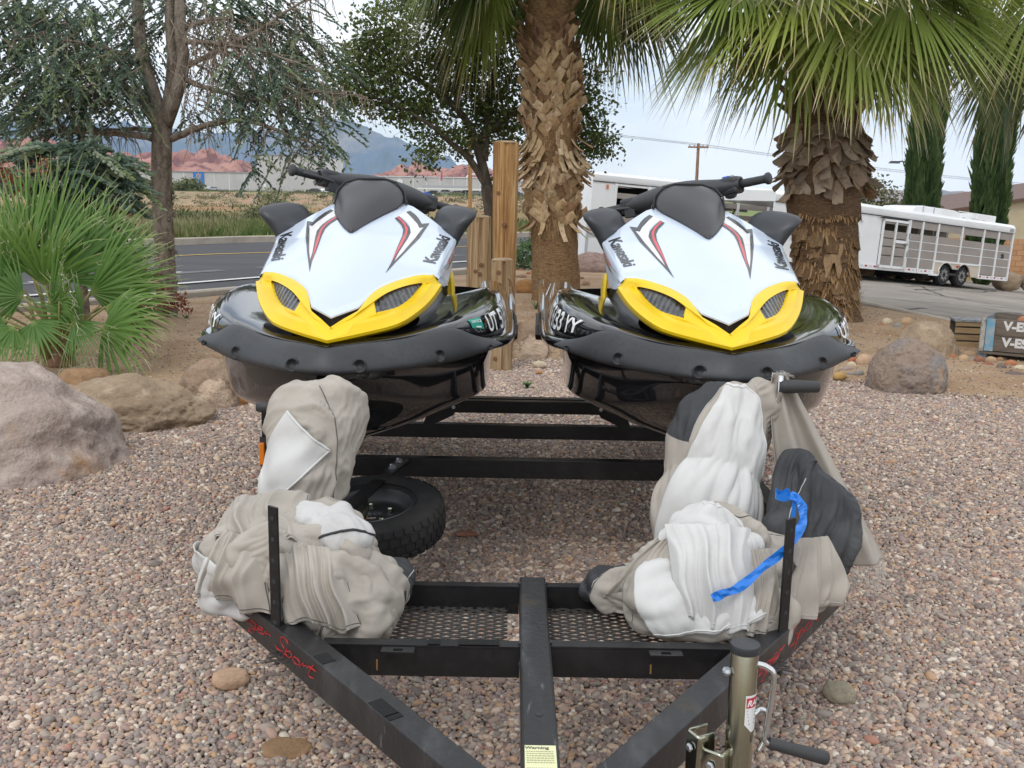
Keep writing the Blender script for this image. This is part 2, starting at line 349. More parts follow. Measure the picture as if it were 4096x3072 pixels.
ridge('eastern_hills', [(1200, 20), (1500, 48), (1649, 60), (1738, 80), (1876, 62), (2079, 73), (2193, 66), (2263, 54), (2496, 40), (3000, 30)], 5000, 900, mat('far pink hills', (.36, .24, .20), 1., spec=.05, layers=[((.17, .17, .16), .002, .45, .6)]), 9.3, 14, .004, z_base=-6)
# air: far things fade to blue
hz_ = MB().box((0, 3990, 354), (18200, 8880, 732)).build('haze', bpy.data.materials.new('haze')); hz_['kind'] = 'stuff'
hm = hz_.data.materials[0]; hm.use_nodes = True; ht = hm.node_tree; ht.nodes.clear()
ho = N(ht, 'ShaderNodeOutputMaterial'); hv = N(ht, 'ShaderNodeVolumePrincipled'); hv.inputs['Density'].default_value = 9.5e-5; hv.inputs['Color'].default_value = (.56, .76, 1.0, 1); hv.inputs['Anisotropy'].default_value = 0.
ht.links.new(hv.outputs['Volume'], ho.inputs['Volume'])
# ================================================================ FAR BUILDINGS, CARS, POLES
M_store = mat('store wall panels', (.50, .48, .45), .85, layers=[((.44, .42, .395), .25, .45, .65)])
M_trimw = mat('white trim', (.72, .72, .70), .6)
M_band = mat('grey roof edge', (.30, .30, .31), .6)
M_signb = mat('sign blue', (.02, .17, .50), .5)
M_spark = mat('sign yellow', (.85, .45, .03), .5)
GY = 1.07+.0
st = thing('superstore', 'long pale grey superstore with white wall joints under red hills', 'store', (0, 330, GY-.2))
b = MB(); b.box((-105, 25, 3.0), (46, 50, 6.0)).build('wall', M_store, st)
MB().box((-105, 24.9, 6.12), (46.6, 50.4, .24)).build('roof_edge', M_band, st)
src = MB().box((0, 0, 0), (.16, .10, 5.9)).build('wall_joint', M_trimw, st, loc=(-127, -.05, 2.95))
for x in np.arange(-122, -83, 4.9): dup(src, (x, -.05, 2.95), st)
MB().box((-73, 19.6, 5.85), (21.2, 40, 11.7)).build('tower_wall', M_store, st)
MB().box((-73, 19.5, 11.82), (21.6, 40.4, .26)).build('tower_roof_edge', M_band, st)
MB().box((-81, -.55, 1.3), (.9, .5, 2.6)).build('door', M_trimw, st)
MB().box((-70, -.3, .8), (8, .12, 1.2)).build('chain_fence', mat('grey mesh rail', (.36, .36, .35), .7), st)
sg = MB().box((-102.5, -.12, 3.9), (3.5, .2, 4.6)).build('wall_sign', M_signb, st)
b = MB()
for k in range(6):
    a = R(60*k+30); c, s = math.cos(a), math.sin(a)
    for rr, ww in ((.30, .10),): 
        pts = [(.28, -.07), (.85, -.15), (.98, 0), (.85, .15), (.28, .07)]
        b.prism([(-102.5+p[0]*c-p[1]*s, 4.75+p[0]*s+p[1]*c) for p in pts], -.27, -.225)
b.build('spark_emblem', M_spark, sg)
v, f = text_mesh('Walmart', .62, .01)
v = np.stack([v[:, 0]-v[:, 0].mean()-102.5, 0*v[:, 0]-.245, v[:, 1]+2.75], 1); MB().add(v, f).build('sign_lettering', M_trimw, sg)
wa = thing('warehouse', 'long low pale warehouse with white posts behind the parked cars', 'building', (0, 335, GY-.2))
MB().box((-15, 22, 2.85), (95, 44, 5.7)).build('wall', M_store, wa)
MB().box((-15, 21.9, 5.8), (95.6, 44.4, .22)).build('roof_edge', M_trimw, wa)
src = MB().box((0, 0, 0), (.22, .14, 5.6)).build('wall_joint', M_trimw, wa, loc=(-60, -.08, 2.8))
for x in np.arange(-55.6, 32, 4.4): dup(src, (x, -.08, 2.8), wa)
MB().box((12, -.3, 5.2), (22, .7, .5)).build('eave', M_trimw, wa)
b = MB(); b.tube([(-13+3.2*math.cos(a), 1.2, 5.8+1.3*math.sin(a)) for a in np.linspace(0, math.pi, 9)], .2, 6).build('roof_arch', M_trimw, wa)
b = MB(); b.lathe([(0, .3), (.5, .22), (1.0, .02), (1.05, .0)], (-38, -.6, 4.0), 'Y', 14); b.tube([(-38, -.2, 4), (-38, 0, 2.6)], .1, 6); b.build('satellite_dish', M_trimw, wa)
cp = thing('car_park_canopy', 'flat white canopy roof over the car park, left of the thin pole', 'canopy', (-11.5, 300, GY-.2))
MB().box((-6, 0, 1.9), (22, 8, .35)).build('roof', M_trimw, cp); MB().box((-9, 1, 2.55), (14, 6, .6)).build('upper_roof', M_band, cp)
for i, x in enumerate((-15, -9, -3, 4)): MB().box((x, -3, .9), (.3, .3, 1.8)).build('post', M_band, cp)
fp = thing('flagpole', 'thin white pole with hanging red flag before the warehouse', 'flagpole', (-23.5, 318, GY-.2))
MB().tube([(0, 0, 0), (0, 0, 8.2)], .09, 6).build('pole', M_trimw, fp); MB().box((.35, 0, 5.8), (.7, .1, 2.6)).build('flag', mat('red flag', (.45, .10, .12), .8), fp)
lp = thing('car_park_lamp', 'tall thin grey lamp pole at the left end of the warehouse', 'lamp post', (-44.5, 316, GY-.2))
MB().tube([(0, 0, 0), (0, 0, 9.)], .12, 6).build('pole', M_band, lp); MB().box((0, 0, 9.1), (.9, .4, .25)).build('lamp_head', M_band, lp)
# parked cars
M_tyre = mat('tyre rubber', (.022, .022, .023), .85, spec=.3, layers=[((.04, .038, .035), 6, .5, .7)])
M_dglass = mat('dark glass', (.02, .025, .03), .08, spec=.6)
def car_mesh(suv, col):
    P = [(-2.2, .35), (-2.25, .8), (-2.1, 1.0), (-1.2, 1.08), (-.5, 1.62 if suv else 1.42), (1.2, 1.66 if suv else 1.42), (2.0, 1.1 if not suv else 1.25), (2.25, .95), (2.25, .35)]
    b = MB(); b.prism(P, -.88, .88)
    g = MB(); g.prism([(-1.1, 1.1), (-.48, 1.56 if suv else 1.37), (1.15, 1.58 if suv else 1.37), (1.75, 1.14)], -.895, .895)
    wv = MB(); wv.lathe([(.12, -.12), (.33, -.11), (.33, .11), (.12, .12)], axis='Y', seg=12)
    return b, g, wv
PR = {}
cols = [('white', (.75, .75, .75)), ('dark grey', (.06, .06, .07)), ('silver', (.45, .46, .47)), ('black', (.025, .025, .03)), ('blue grey', (.12, .17, .24)), ('tan', (.35, .30, .23))]
CM = {n: mat(n+' car paint', c, .3, coat=.5) for n, c in cols}
spots = [(-58.5, 312, 0, 0), (-52.5, 314, 3, 1), (-61.5, 310, 3, 0), (-95, 318, 2, 0), (-21, 300, 0, 1), (-17.5, 302, 0, 0), (-15, 304, 2, 1), (-12, 301, 0, 0), (-9.2, 303, 4, 1), (-5.8, 300, 2, 0), (-3, 302, 1, 1), (0, 301, 3, 1), (4.5, 300, 0, 0), (8.5, 303, 0, 1), (-24.5, 305, 1, 0), (12.5, 301, 2, 0), (33, 250, 0, 0), (29, 255, 3, 1)]
desc = ['white saloon parked below the tower of the store', 'dark grey truck-like car right of the white saloon below the tower', 'black saloon parked left of the white saloon below the tower', 'silver saloon at the foot of the store wall right of the shrubs', 'white saloon under the left half of the car park canopy', 'white saloon just right of the first one under the canopy', 'silver estate car under the middle of the canopy', 'white saloon under the right end of the canopy', 'blue grey estate car right of the canopy beside the thin pole', 'silver saloon touching the left side of the thin pole', 'dark grey estate car right of the thin pole', 'black estate car between the thin pole and the tall timber post', 'white saloon close left of the tall timber post', 'white estate car between the tall timber post and the centre palm', 'dark grey saloon at the left end of the canopy', 'silver saloon right of the centre palm by the stock trailer nose']
for i, (x, y, ci, suv) in enumerate(spots):
    nm = cols[ci][0]
    lab = desc[i] if i < 16 else '%s car seen through the open sides of the rear stock trailer' % nm
    t = thing('parked_car', lab, 'car', (x, y, GY-.2 if y > 290 else .0), 'cars in the far car park', rz=random.uniform(-.5, .5)+(1.2 if i % 3 == 0 else 0))
    key = (suv, ci)
    if key not in PR:
        b, g, wv = car_mesh(suv, ci); PR[key] = [b.build('body', CM[nm], t, bevel=.06), g.build('window_band', M_dglass, t)]
        for (wx, wy) in ((-1.4, -.82), (1.4, -.82), (-1.4, .82), (1.4, .82)): PR[key].append(wv.build('wheel', M_tyre, t, loc=(wx, wy, .33)))
    else:
        for s_ in PR[key]: dup(s_, None, t)
# poles
M_pole = mat('orange brown pole wood', (.40, .225, .085), .85, layers=[((.27, .14, .06), 3, .45, .65, (4, 4, .3))], bump=.2)
M_poleg = mat('weathered pole wood', (.28, .17, .11), .9, layers=[((.18, .11, .08), 3, .45, .65, (4, 4, .3))])
t = thing('utility_pole', 'plain orange brown wooden pole rising beside the oak branch', 'utility pole', (-2.0, 45, -.05)); MB().tube([(0, 0, 0), (0, 0, 2), (-.05, 0, 3.95)], [.085, .085, .08], 10).build('pole', M_pole, t); MB().tube([(-.05, 0, 3.95), (-.05, 0, 4.0)], .083, 10).build('pole_top', M_poleg, t)
t = thing('utility_pole', 'brown wooden power pole with crossarm above the white stock trailer roof', 'utility pole', (13.3, 75, -.6)); MB().tube([(0, 0, 0), (0, 0, 6)], [.14, .11], 10).build('pole', M_poleg, t); MB().box((-.02, -.12, 5.72), (1.5, .1, .12)).build('crossarm', M_poleg, t)
for x in (-.65, -.3, .32, .65): MB().lathe([(.03, 0), (.045, .06), (.02, .14)], (x, -.12, 5.78), seg=8).build('insulator', M_band, t)
wr = thing('power_line', 'thin sagging power wires either side of the crossarm pole', 'wires', (0, 0, 0))
for k, x in enumerate((-.65, -.3, .32, .65)):
    for (ex, ey, ez, nm) in ((-22, 105, 11.5, 'l'), (52, 92, 2.8, 'r')):
        a = Vector((13.3+x, 74.9, 5.3)); e = Vector((ex+x*2, ey, ez)); MB().tube([a.lerp(e, q)+Vector((0, 0, -1.1*q*(1-q))) for q in np.linspace(0, 1, 14)], .012, 4).build('wire', mat('wire %d' % k, (.25, .26, .28), .6) if k == 0 and nm == 'l' else bpy.data.materials['wire 0'], wr)
t = thing('utility_pole', 'small distant power pole with crossarm left of the round tree', 'utility pole', (40.5, 128, -1.5)); MB().tube([(0, 0, 0), (0, 0, 6.6)], .13, 8).build('pole', M_poleg, t); MB().box((0, -.1, 6.3), (2.2, .1, .14)).build('crossarm', M_poleg, t)
t = thing('street_lamp', 'dark street lamp with one short arm left of the cypresses', 'street lamp', (22.95, 60, -1.4)); MB().tube([(0, 0, 0), (0, 0, 5.15)], [.1, .075], 8).build('pole', mat('dark lamp paint', (.05, .045, .045), .5), t)
MB().tube([(0, 0, 5.1), (-.35, 0, 5.2), (-.6, 0, 5.17)], .04, 6).build('arm', bpy.data.materials['dark lamp paint'], t); MB().box((-.8, 0, 5.14), (.62, .3, .14), taper=.7).build('lamp_head', bpy.data.materials['dark lamp paint'], t)
# house on the right
M_stucco = mat('cream stucco', (.50, .43, .30), .9, layers=[((.44, .37, .25), 2, .4, .65)], bump=.15, bscale=60)
hs = thing('house', 'cream stucco house with brown roof edge behind the right cypress', 'house', (20.6, 44, -2.3))
MB().prism([(-3.2, 0), (9, 0), (9, 5.2), (-3.2, 3.13)], 0, 9).build('wall', M_stucco, hs)
MB().prism([(-4.0, 3.02), (9.6, 5.33), (9.6, 5.45), (-4.0, 3.14)], -.25, 9.6).build('roof', mat('brown roof edge', (.12, .065, .05), .7), hs)
bw = thing('block_wall', 'orange tan block wall behind the rear of the stock trailer', 'wall', (16.2, 39, -2.35))
M_blk = mat('orange tan block', (.42, .235, .12), .9, rnd=[(0, (.38, .205, .105)), (.5, (.44, .25, .13)), (1, (.47, .285, .16))], bump=.2, bscale=60)
MB().box((4.5, .1, 1.25), (11, .12, 2.5)).build('mortar_core', mat('block mortar', (.33, .24, .16), .95), bw)
src = None
for r_ in range(12):
    for c in range(24):
        x = -.95+c*.46+(r_ % 2)*.23
        if x > 9.8: continue
        if src is None: src = MB().box((0, 0, 0), (.448, .15, .198)).build('block', M_blk, bw, loc=(x, 0, .1+r_*.208))
        else: dup(src, (x, 0, .1+r_*.208), bw)
# ================================================================ TREES AND SHRUBS
M_cbark = mat('conifer bark', (.25, .215, .175), .95, spec=.15, layers=[((.14, .112, .088), 14, .42, .6, (1, 1, .5)), ((.33, .29, .24), 30, .56, .7)], bump=1., bscale=55, stretch=(1, 1, .6))
M_obark = mat('oak bark', (.10, .082, .066), .95, spec=.15, layers=[((.17, .145, .12), 12, .45, .62, (1, 1, .3))], bump=.7, bscale=50)
M_twig = mat('bare grey twig', (.24, .19, .15), .9, spec=.2)
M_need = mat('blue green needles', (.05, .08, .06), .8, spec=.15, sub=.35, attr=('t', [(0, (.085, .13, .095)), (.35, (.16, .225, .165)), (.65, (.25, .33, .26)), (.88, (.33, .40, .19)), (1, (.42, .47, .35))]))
M_oleaf = mat('oak leaves', (.04, .07, .02), .5, spec=.3, sub=.38, attr=('t', [(0, (.065, .10, .03)), (.5, (.13, .18, .05)), (.85, (.21, .25, .08)), (1, (.30, .30, .12))]))
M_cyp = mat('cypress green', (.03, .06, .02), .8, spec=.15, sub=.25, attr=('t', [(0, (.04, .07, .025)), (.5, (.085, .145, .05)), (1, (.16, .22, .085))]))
def rv(s=1.): 
    v = rng.normal(size=3); return Vector(v/np.linalg.norm(v)*s)
def sprigs(b, P, D, ln, wd, T, r=rng):
    """many small bottle-brush needle sprays: three crossed tapering blades each. arrays of positions, directions"""
    n = len(P); D = D/np.linalg.norm(D, axis=1, keepdims=True); a = np.cross(D, r.normal(size=(n, 3))); a /= np.linalg.norm(a, axis=1, keepdims=True); c = np.cross(D, a)
    V = []; F = []; L_ = ln*(.7+.6*r.random(n))[:, None]; W = wd*(.7+.6*r.random(n))[:, None]
    for k in range(3):
        g = math.pi*k/3; s = a*math.cos(g)+c*math.sin(g)
        V.append(np.stack([P, P+D*L_*.35+s*W, P+D*L_, P+D*L_*.45-s*W], 1))
    V = np.concatenate(V, 0).reshape(-1, 3); q = np.arange(3*n)*4; F = np.stack([q, q+1, q+2, q+3], 1)
    b.arrays(V, F, 0, np.tile(np.repeat(T, 4), 3))
def conifer_crown(ells, dens, droop=.55, seed=3, ln=.10, wd=.019, tw=.42):
    r = np.random.default_rng(seed); b = MB(); tws = MB()
    for (x, y, z, rx, rz, n) in ells:
        k = int(dens*n*(.6+rx*rz*2.2)); ry = .5*(rx+rz)+.1
        for i in range(k):
            q = r.normal(size=3); q /= np.linalg.norm(q); q *= r.random()**.33
            p0 = np.array([x+q[0]*rx, y+q[1]*ry, z+q[2]*rz]); az = r.random()*6.28; d = np.array([math.cos(az), math.sin(az), -droop+r.normal()*.25])
            out_ = np.array([x+4.0, 0, 0]); d[0] += np.sign(x+4.0)*.5; d /= np.linalg.norm(d); L_ = tw*(.6+.8*r.random()); m = 15
            ts = np.linspace(.05, 1, m); P = p0+d*L_*ts[:, None]; P[:, 2] -= .28*L_*ts**2
            side = np.cross(d, [0, 0, 1]); side /= np.linalg.norm(side)+1e-6
            D = d+side*np.where(np.arange(m) % 2, 1, -1)[:, None]*(.95-.6*ts)[:, None]+r.normal(size=(m, 3))*.16; D[:, 2] -= .25
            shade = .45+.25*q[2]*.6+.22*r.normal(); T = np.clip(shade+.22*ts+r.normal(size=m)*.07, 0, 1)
            sprigs(b, P, D, ln*(1.15-.5*ts)[:, None].mean(), wd, T, r)
            sprigs(b, P[::2], np.tile(d, (len(P[::2]), 1))+r.normal(size=(len(P[::2]), 3))*.12, ln, wd*.9, T[::2], r)
            if i % 3 == 0: tws.tube([p0-d*.12, p0+d*L_*.5-np.array([0, 0, .07*L_]), P[-1]], [.006, .004, .002], 4, cap=False)
    return b, tws
CON = [(-5.24,11.2,3.16,.62,.31,1),(-4.63,11.4,3.16,.63,.37,1),(-5.18,11.0,2.76,.56,.36,1),(-4.54,11.0,2.72,.61,.36,1.2),(-4.96,11.0,2.41,.56,.31,1),(-4.34,11.2,2.56,.36,.36,1),(-5.51,11.6,2.25,.32,.15,.3),(-5.12,11.8,2.22,.49,.16,.5),(-4.14,11.9,3.44,.44,.28,.6),(-4.18,11.5,2.94,.27,.27,.4),(-3.5,12.4,3.48,.52,.34,.7),(-2.96,12.4,3.34,.52,.34,.8),(-2.54,12.2,3.11,.45,.28,.7),(-2.78,11.2,2.78,.47,.31,.8),(-2.39,11.2,2.59,.47,.29,.9),(-3.09,11.2,2.43,.31,.29,.6),(-2.65,11.0,2.28,.41,.25,.6),(-2.15,11.0,2.19,.28,.25,.3),(-1.94,10.9,1.9,.2,.18,.12),(-2.81,10.9,1.80,.10,.16,.1),(-2.36,11.0,1.9,.31,.13,.16),(-3.62,12.2,2.98,.34,.34,.3),(-3.81,12.2,2.4,.23,.17,.2),(-5.62,11.6,3.41,.43,.27,.6),(-5.06,11.6,3.47,.64,.21,.8),(-3.8,12.0,3.75,1.11,.22,.6),(-2.84,12.4,3.65,.69,.23,.4)]
t = thing('conifer_tree', 'large blue green conifer with forked brown trunk and drooping bare twigs', 'tree', (0, 0, 0))
B = MB()
CT = [(-4.03,11.6,-.1),(-4.03,11.6,.06),(-4.03,11.6,.7),(-4.03,11.6,1.43),(-4.0,11.6,2.12),(-3.98,11.6,2.34)]
def finer(P, n=4):
    P = [Vector(p) for p in P]; o_ = []
    for i in range(len(P)-1):
        p0, p1, p2, p3 = P[max(i-1, 0)], P[i], P[i+1], P[min(i+2, len(P)-1)]
        for k in range(n):
            s_ = k/n; o_.append(.5*((2*p1)+(p2-p0)*s_+(2*p0-5*p1+4*p2-p3)*s_*s_+(3*p1-p0-3*p2+p3)*s_**3))
    return o_+[P[-1]]
def limb(b, P, r0, r1, seg=10, n=4, wob=.0):
    Q = finer(P, n); k = len(Q); b.tube([q+rv(wob) for q in Q], [r0+(r1-r0)*(i/(k-1)) for i in range(k)], seg)
limb(B, CT, .120, .108, 16, 5, .003)
limb(B, [(-3.99,11.6,2.2),(-4.08,11.6,2.55),(-4.17,11.6,2.9),(-4.2,11.6,3.34),(-4.2,11.6,3.95)], .09, .06)
limb(B, [(-3.98,11.6,2.2),(-3.88,11.6,2.56),(-3.84,11.6,2.95),(-3.85,11.6,3.35),(-3.8,11.6,3.95)], .08, .05)
limb(B, [(-3.97,11.6,2.18),(-3.78,11.5,2.55),(-3.69,11.5,2.89),(-3.71,11.5,3.23),(-3.67,11.5,3.95)], .085, .055)
limb(B, [(-4.0,11.6,2.15),(-4.15,11.5,2.42),(-4.31,11.4,2.58),(-4.47,11.3,2.76)], .075, .04)
for k in range(60):
    z = random.uniform(.1, 2.1); a = random.uniform(0, 6.28); r_ = .116-.006*z; B.lathe([(.022, 0), (.026, .008), (.012, .018), (0, .02)], (-4.02+math.cos(a)*r_, 11.6+math.sin(a)*r_, z), 'X' if abs(math.cos(a)) > .7 else 'Y', 7)
B.build('trunk', M_cbark, t, smooth=True)
BR = [[(-3.89,11.6,2.05),(-3.57,11.4,2.15),(-3.25,11.2,2.21),(-2.85,11.0,2.22),(-2.43,10.9,2.09),(-2.04,10.9,1.95)],[(-4.11,11.6,2.06),(-4.24,11.4,2.08),(-4.46,11.3,2.08),(-4.72,11.2,2.09),(-5.12,11.2,2.11)],[(-4.1,11.65,2.14),(-4.3,11.6,2.15),(-4.6,11.5,2.13),(-4.9,11.5,2.15)],[(-3.71,11.5,2.8),(-3.34,11.6,3.01),(-2.92,11.8,3.27),(-2.54,12.0,3.58),(-2.27,12.0,3.69)],[(-3.7,11.5,3.09),(-3.28,11.4,3.06),(-2.77,11.2,2.97),(-2.14,11.0,2.76)],[(-3.7,11.5,2.7),(-3.4,11.4,2.59),(-2.79,11.2,2.46),(-2.15,11.0,2.53),(-1.75,11.0,2.51)],[(-4.17,11.6,2.9),(-4.36,11.3,2.95),(-4.67,11.0,3.0),(-5.16,11.0,3.04)],[(-4.16,11.6,2.55),(-4.34,11.2,2.56),(-4.71,11.0,2.48),(-5.16,11.0,2.33)],[(-3.68,11.5,3.23),(-3.39,12.0,3.42),(-2.85,12.4,3.39),(-2.28,12.3,3.18)]]
tw = MB()
for i, P in enumerate(BR):
    b = MB(); limb(b, P, .045 if i < 2 else .032, .008, 8, 5, .006); b.build('branch', M_cbark, t, smooth=True)
    Q = finer(P, 6)
    for q in Q[4:]:
        for k in range(3 if i in (3, 4, 5, 8) else 1):
            d = rv(.35); d.z = -abs(d.z)*.9-.05; e = q+d*random.uniform(.5, 1.2); m_ = q.lerp(e, .5)+Vector((d.x*.3, d.y*.3, .08)); tw.tube([q, m_, e, e+Vector((d.x*.2, d.y*.2, -.12))], [.006, .005, .003, .002], 4, cap=False)
            if random.random() < .5: tw.tube([m_, m_+rv(.15)+Vector((0, 0, -.12))], [.004, .002], 4, cap=False)
for k in range(110):                      # tangle of bare twigs right of the fork
    q = Vector((random.uniform(-3.75, -2.9), random.uniform(11.0, 11.7), random.uniform(2.45, 3.5))); d = Vector((random.uniform(-.1, .4), random.uniform(-.3, .2), random.uniform(-.5, -.1)))
    tw.tube([q, q+d*.4+Vector((.05, 0, .06)), q+d*.8, q+d*1.1+Vector((-.02, 0, -.12))], [.006, .005, .004, .002], 4, cap=False)
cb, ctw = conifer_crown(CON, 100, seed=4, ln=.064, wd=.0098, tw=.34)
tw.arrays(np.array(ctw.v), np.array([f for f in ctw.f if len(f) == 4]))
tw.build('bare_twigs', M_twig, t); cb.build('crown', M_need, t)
FIR = [(-4.27,9.8,1.80,.5,.14,1),(-4.33,9.6,1.66,.4,.13,.8),(-3.97,9.7,1.72,.27,.16,.8),(-3.81,9.7,1.55,.2,.18,.6),(-4.67,9.8,1.75,.32,.14,.6),(-4.12,9.7,1.47,.31,.18,.6),(-4.2,9.8,1.1,.5,.3,.6)]
t = thing('young_fir', 'low blue green fir spreading behind the fan palm clump', 'tree', (0, 0, 0))
cb, ctw = conifer_crown(FIR, 85, .2, 8, .085, .019, .3); cb.build('crown', M_need, t); b = MB(); limb(b, [(-4.2, 9.8, -.1), (-4.22, 9.8, .8), (-4.2, 9.75, 1.75)], .05, .02, 8, 3); b.build('trunk', M_cbark, t, smooth=True)
# broad-leaved oak behind the centre palm
def leaves(b, P, size, T, r, up=.3):
    n = len(P); d = r.normal(size=(n, 3)); d[:, 2] -= .2; d /= np.linalg.norm(d, axis=1, keepdims=True); s = np.cross(d, r.normal(size=(n, 3))); s /= np.linalg.norm(s, axis=1, keepdims=True); nn = np.cross(d, s)
    L_ = size*(.7+.6*r.random(n))[:, None]; W = L_*.34
    V = np.stack([P, P+d*L_*.45+s*W+nn*W*.35, P+d*L_, P+d*L_*.45-s*W+nn*W*.35], 1).reshape(-1, 3); q = np.arange(n)*4
    b.arrays(V, np.concatenate([np.stack([q, q+1, q+2], 1), np.stack([q, q+2, q+3], 1)]), 0, np.repeat(T, 4))
def leaf_crown(ells, dens, size, seed, clump=.16, yk=1., tbias=0.):
    r = np.random.default_rng(seed); b = MB(); tws = MB()
    for (x, y, z, rx, rz, n) in ells:
        k = int(dens*n)
        for i in range(k):
            q = r.normal(size=3); q /= np.linalg.norm(q); q *= r.random()**.38
            c = np.array([x+q[0]*rx, y+q[1]*(rx+rz)*.5*yk, z+q[2]*rz]); m = int(16+r.random()*16)
            P = c+r.normal(size=(m, 3))*clump*np.array([1, 1, .6]); T = np.clip(.42+tbias+.2*q[2]+.16*r.normal()+.16*r.normal(size=m), 0, 1)
            leaves(b, P, size, T, r)
            if i % 2 == 0: tws.tube([c-np.array([q[0]*rx, 0, rz*.5])*.5, c], [.007, .003], 4, cap=False); [tws.tube([c, P[j]], [.003, .0015], 3, cap=False) for j in range(0, m, 6)]
    return b, tws
OAK = [(-2.32,15,3.36,.31,.31,.6),(-1.81,15.2,3.52,.56,.42,1),(-2.12,15,2.98,.49,.35,.9),(-1.3,15.6,3.05,.58,.51,1.1),(-.82,15.6,3.59,.65,.51,1.2),(-.54,15.8,2.95,.59,.44,1.1),(-1.61,15.2,2.68,.42,.25,.6),(-1.13,15.2,2.29,.35,.25,.35),(-.18,15.8,2.54,.44,.37,.8),(.94,15.8,2.97,.44,.59,1),(1.09,15.6,2.35,.32,.32,.6),(.85,15.6,1.93,.22,.18,.2),(-1.32,15,1.98,.12,.18,.12),(-.74,15.6,2.32,.36,.29,.4),(.01,16,3.39,.44,.74,1),(-1.65,15.6,4.17,.58,.29,.5),(-2.49,14.8,2.95,.21,.27,.2),(-.85,16,4.25,.89,.37,.8),(.21,16,4.14,.89,.44,.9),(-2.36,14.8,2.63,.21,.14,.1),(1.35,15.4,2.21,.13,.09,.05),(-.2,15.6,1.78,.16,.09,.05),(-2.0,15,3.8,.4,.3,.4)]
t = thing('oak_tree', 'dark evergreen oak with leaning grey trunk behind the centre palm', 'tree', (0, 0, 0))
b = MB()
limb(b, [(-.30,15.5,-.1),(-.33,15.5,.6),(-.36,15.5,1.15),(-.43,15.5,1.63)], .12, .10, 12, 4)
limb(b, [(-.40,15.5,1.5),(-.56,15.5,2.11),(-.81,15.5,2.65),(-1.48,15.3,3.15),(-2.12,15,3.3)], .085, .02, 10, 5)
b.build('trunk', M_obark, t, smooth=True)
for P in ([(-.40,15.5,1.55),(-.69,15.4,2.0),(-.96,15.2,2.23),(-1.25,15,2.47),(-1.72,15,2.73),(-2.24,14.9,2.9)],[(-.48,15.5,2.0),(-.4,15.7,3.01),(-.27,15.8,3.7),(-.14,16,4.4)],[(-.58,15.5,2.3),(.24,15.8,2.89),(.94,15.8,2.84),(1.3,15.6,2.35)],[(-.9,15.4,2.75),(-.9,15.5,3.5),(-1.3,15.6,4.1)]):
    q = MB(); limb(q, P, .06, .012, 8, 5); q.build('branch', M_obark, t, smooth=True)
lb, lt = leaf_crown(OAK, 66, .066, 11, .14); lb.build('crown', M_oleaf, t); lt.build('twigs', M_obark, t)
# Italian cypresses
def cypress(lab, x, y, z0, h, rad, seed):
    t = thing('cypress_tree', lab, 'tree', (x, y, z0), 'pair of column cypresses'); r = np.random.default_rng(seed); n = 9000
    zz = r.random(n)**.9*h; k = zz/h; prof = rad*np.minimum(1, k*9+.15)*np.where(k > .7, np.sqrt(np.clip((1-k)/.3, 0, 1)), 1)
    az = r.random(n)*6.283; lump = 1+.10*np.sin(az*3+zz*2.3+seed)+.08*np.sin(az*7-zz*5); rr = prof*lump*np.sqrt(.55+.45*r.random(n))
    P = np.stack([np.cos(az)*rr, np.sin(az)*rr, zz], 1); D = np.stack([np.cos(az)*.22, np.sin(az)*.22, np.ones(n)], 1)+r.normal(size=(n, 3))*.12
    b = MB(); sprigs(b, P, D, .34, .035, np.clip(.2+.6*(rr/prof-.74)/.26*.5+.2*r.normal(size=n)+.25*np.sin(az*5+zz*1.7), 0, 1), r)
    b.build('crown', M_cyp, t); MB().tube([(0, 0, -.3), (0, 0, h*.9)], [.12, .03], 8).build('trunk', M_obark, t)
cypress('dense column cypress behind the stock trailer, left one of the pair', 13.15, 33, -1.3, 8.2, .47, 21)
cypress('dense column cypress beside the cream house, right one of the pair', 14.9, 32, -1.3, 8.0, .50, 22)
t = thing('round_tree', 'rounded olive green tree behind the left cypress', 'tree', (14.4, 42, -1.6))
lb, lt = leaf_crown([(-1.2, 0, 2.9, .9, .8, 1), (.1, 0, 3.2, 1., .8, 1.1), (1.5, .3, 2.7, 1.1, .7, 1), (2.4, 0, 2.4, .7, .6, .6), (0, 0, 2.2, 1.8, .6, .8), (-1.7, 0, 2.3, .6, .6, .5)], 36, .16, 14, .26, tbias=.25)
lb.build('crown', mat('olive leaves', (.09, .1, .04), .6, sub=.2, attr=('t', [(0, (.045, .052, .02)), (.5, (.10, .11, .045)), (1, (.19, .18, .08))])), t); b = MB(); limb(b, [(.3, 0, -.3), (.2, 0, 1.2), (0, 0, 2.6)], .13, .05, 8, 3); b.build('trunk', M_obark, t)
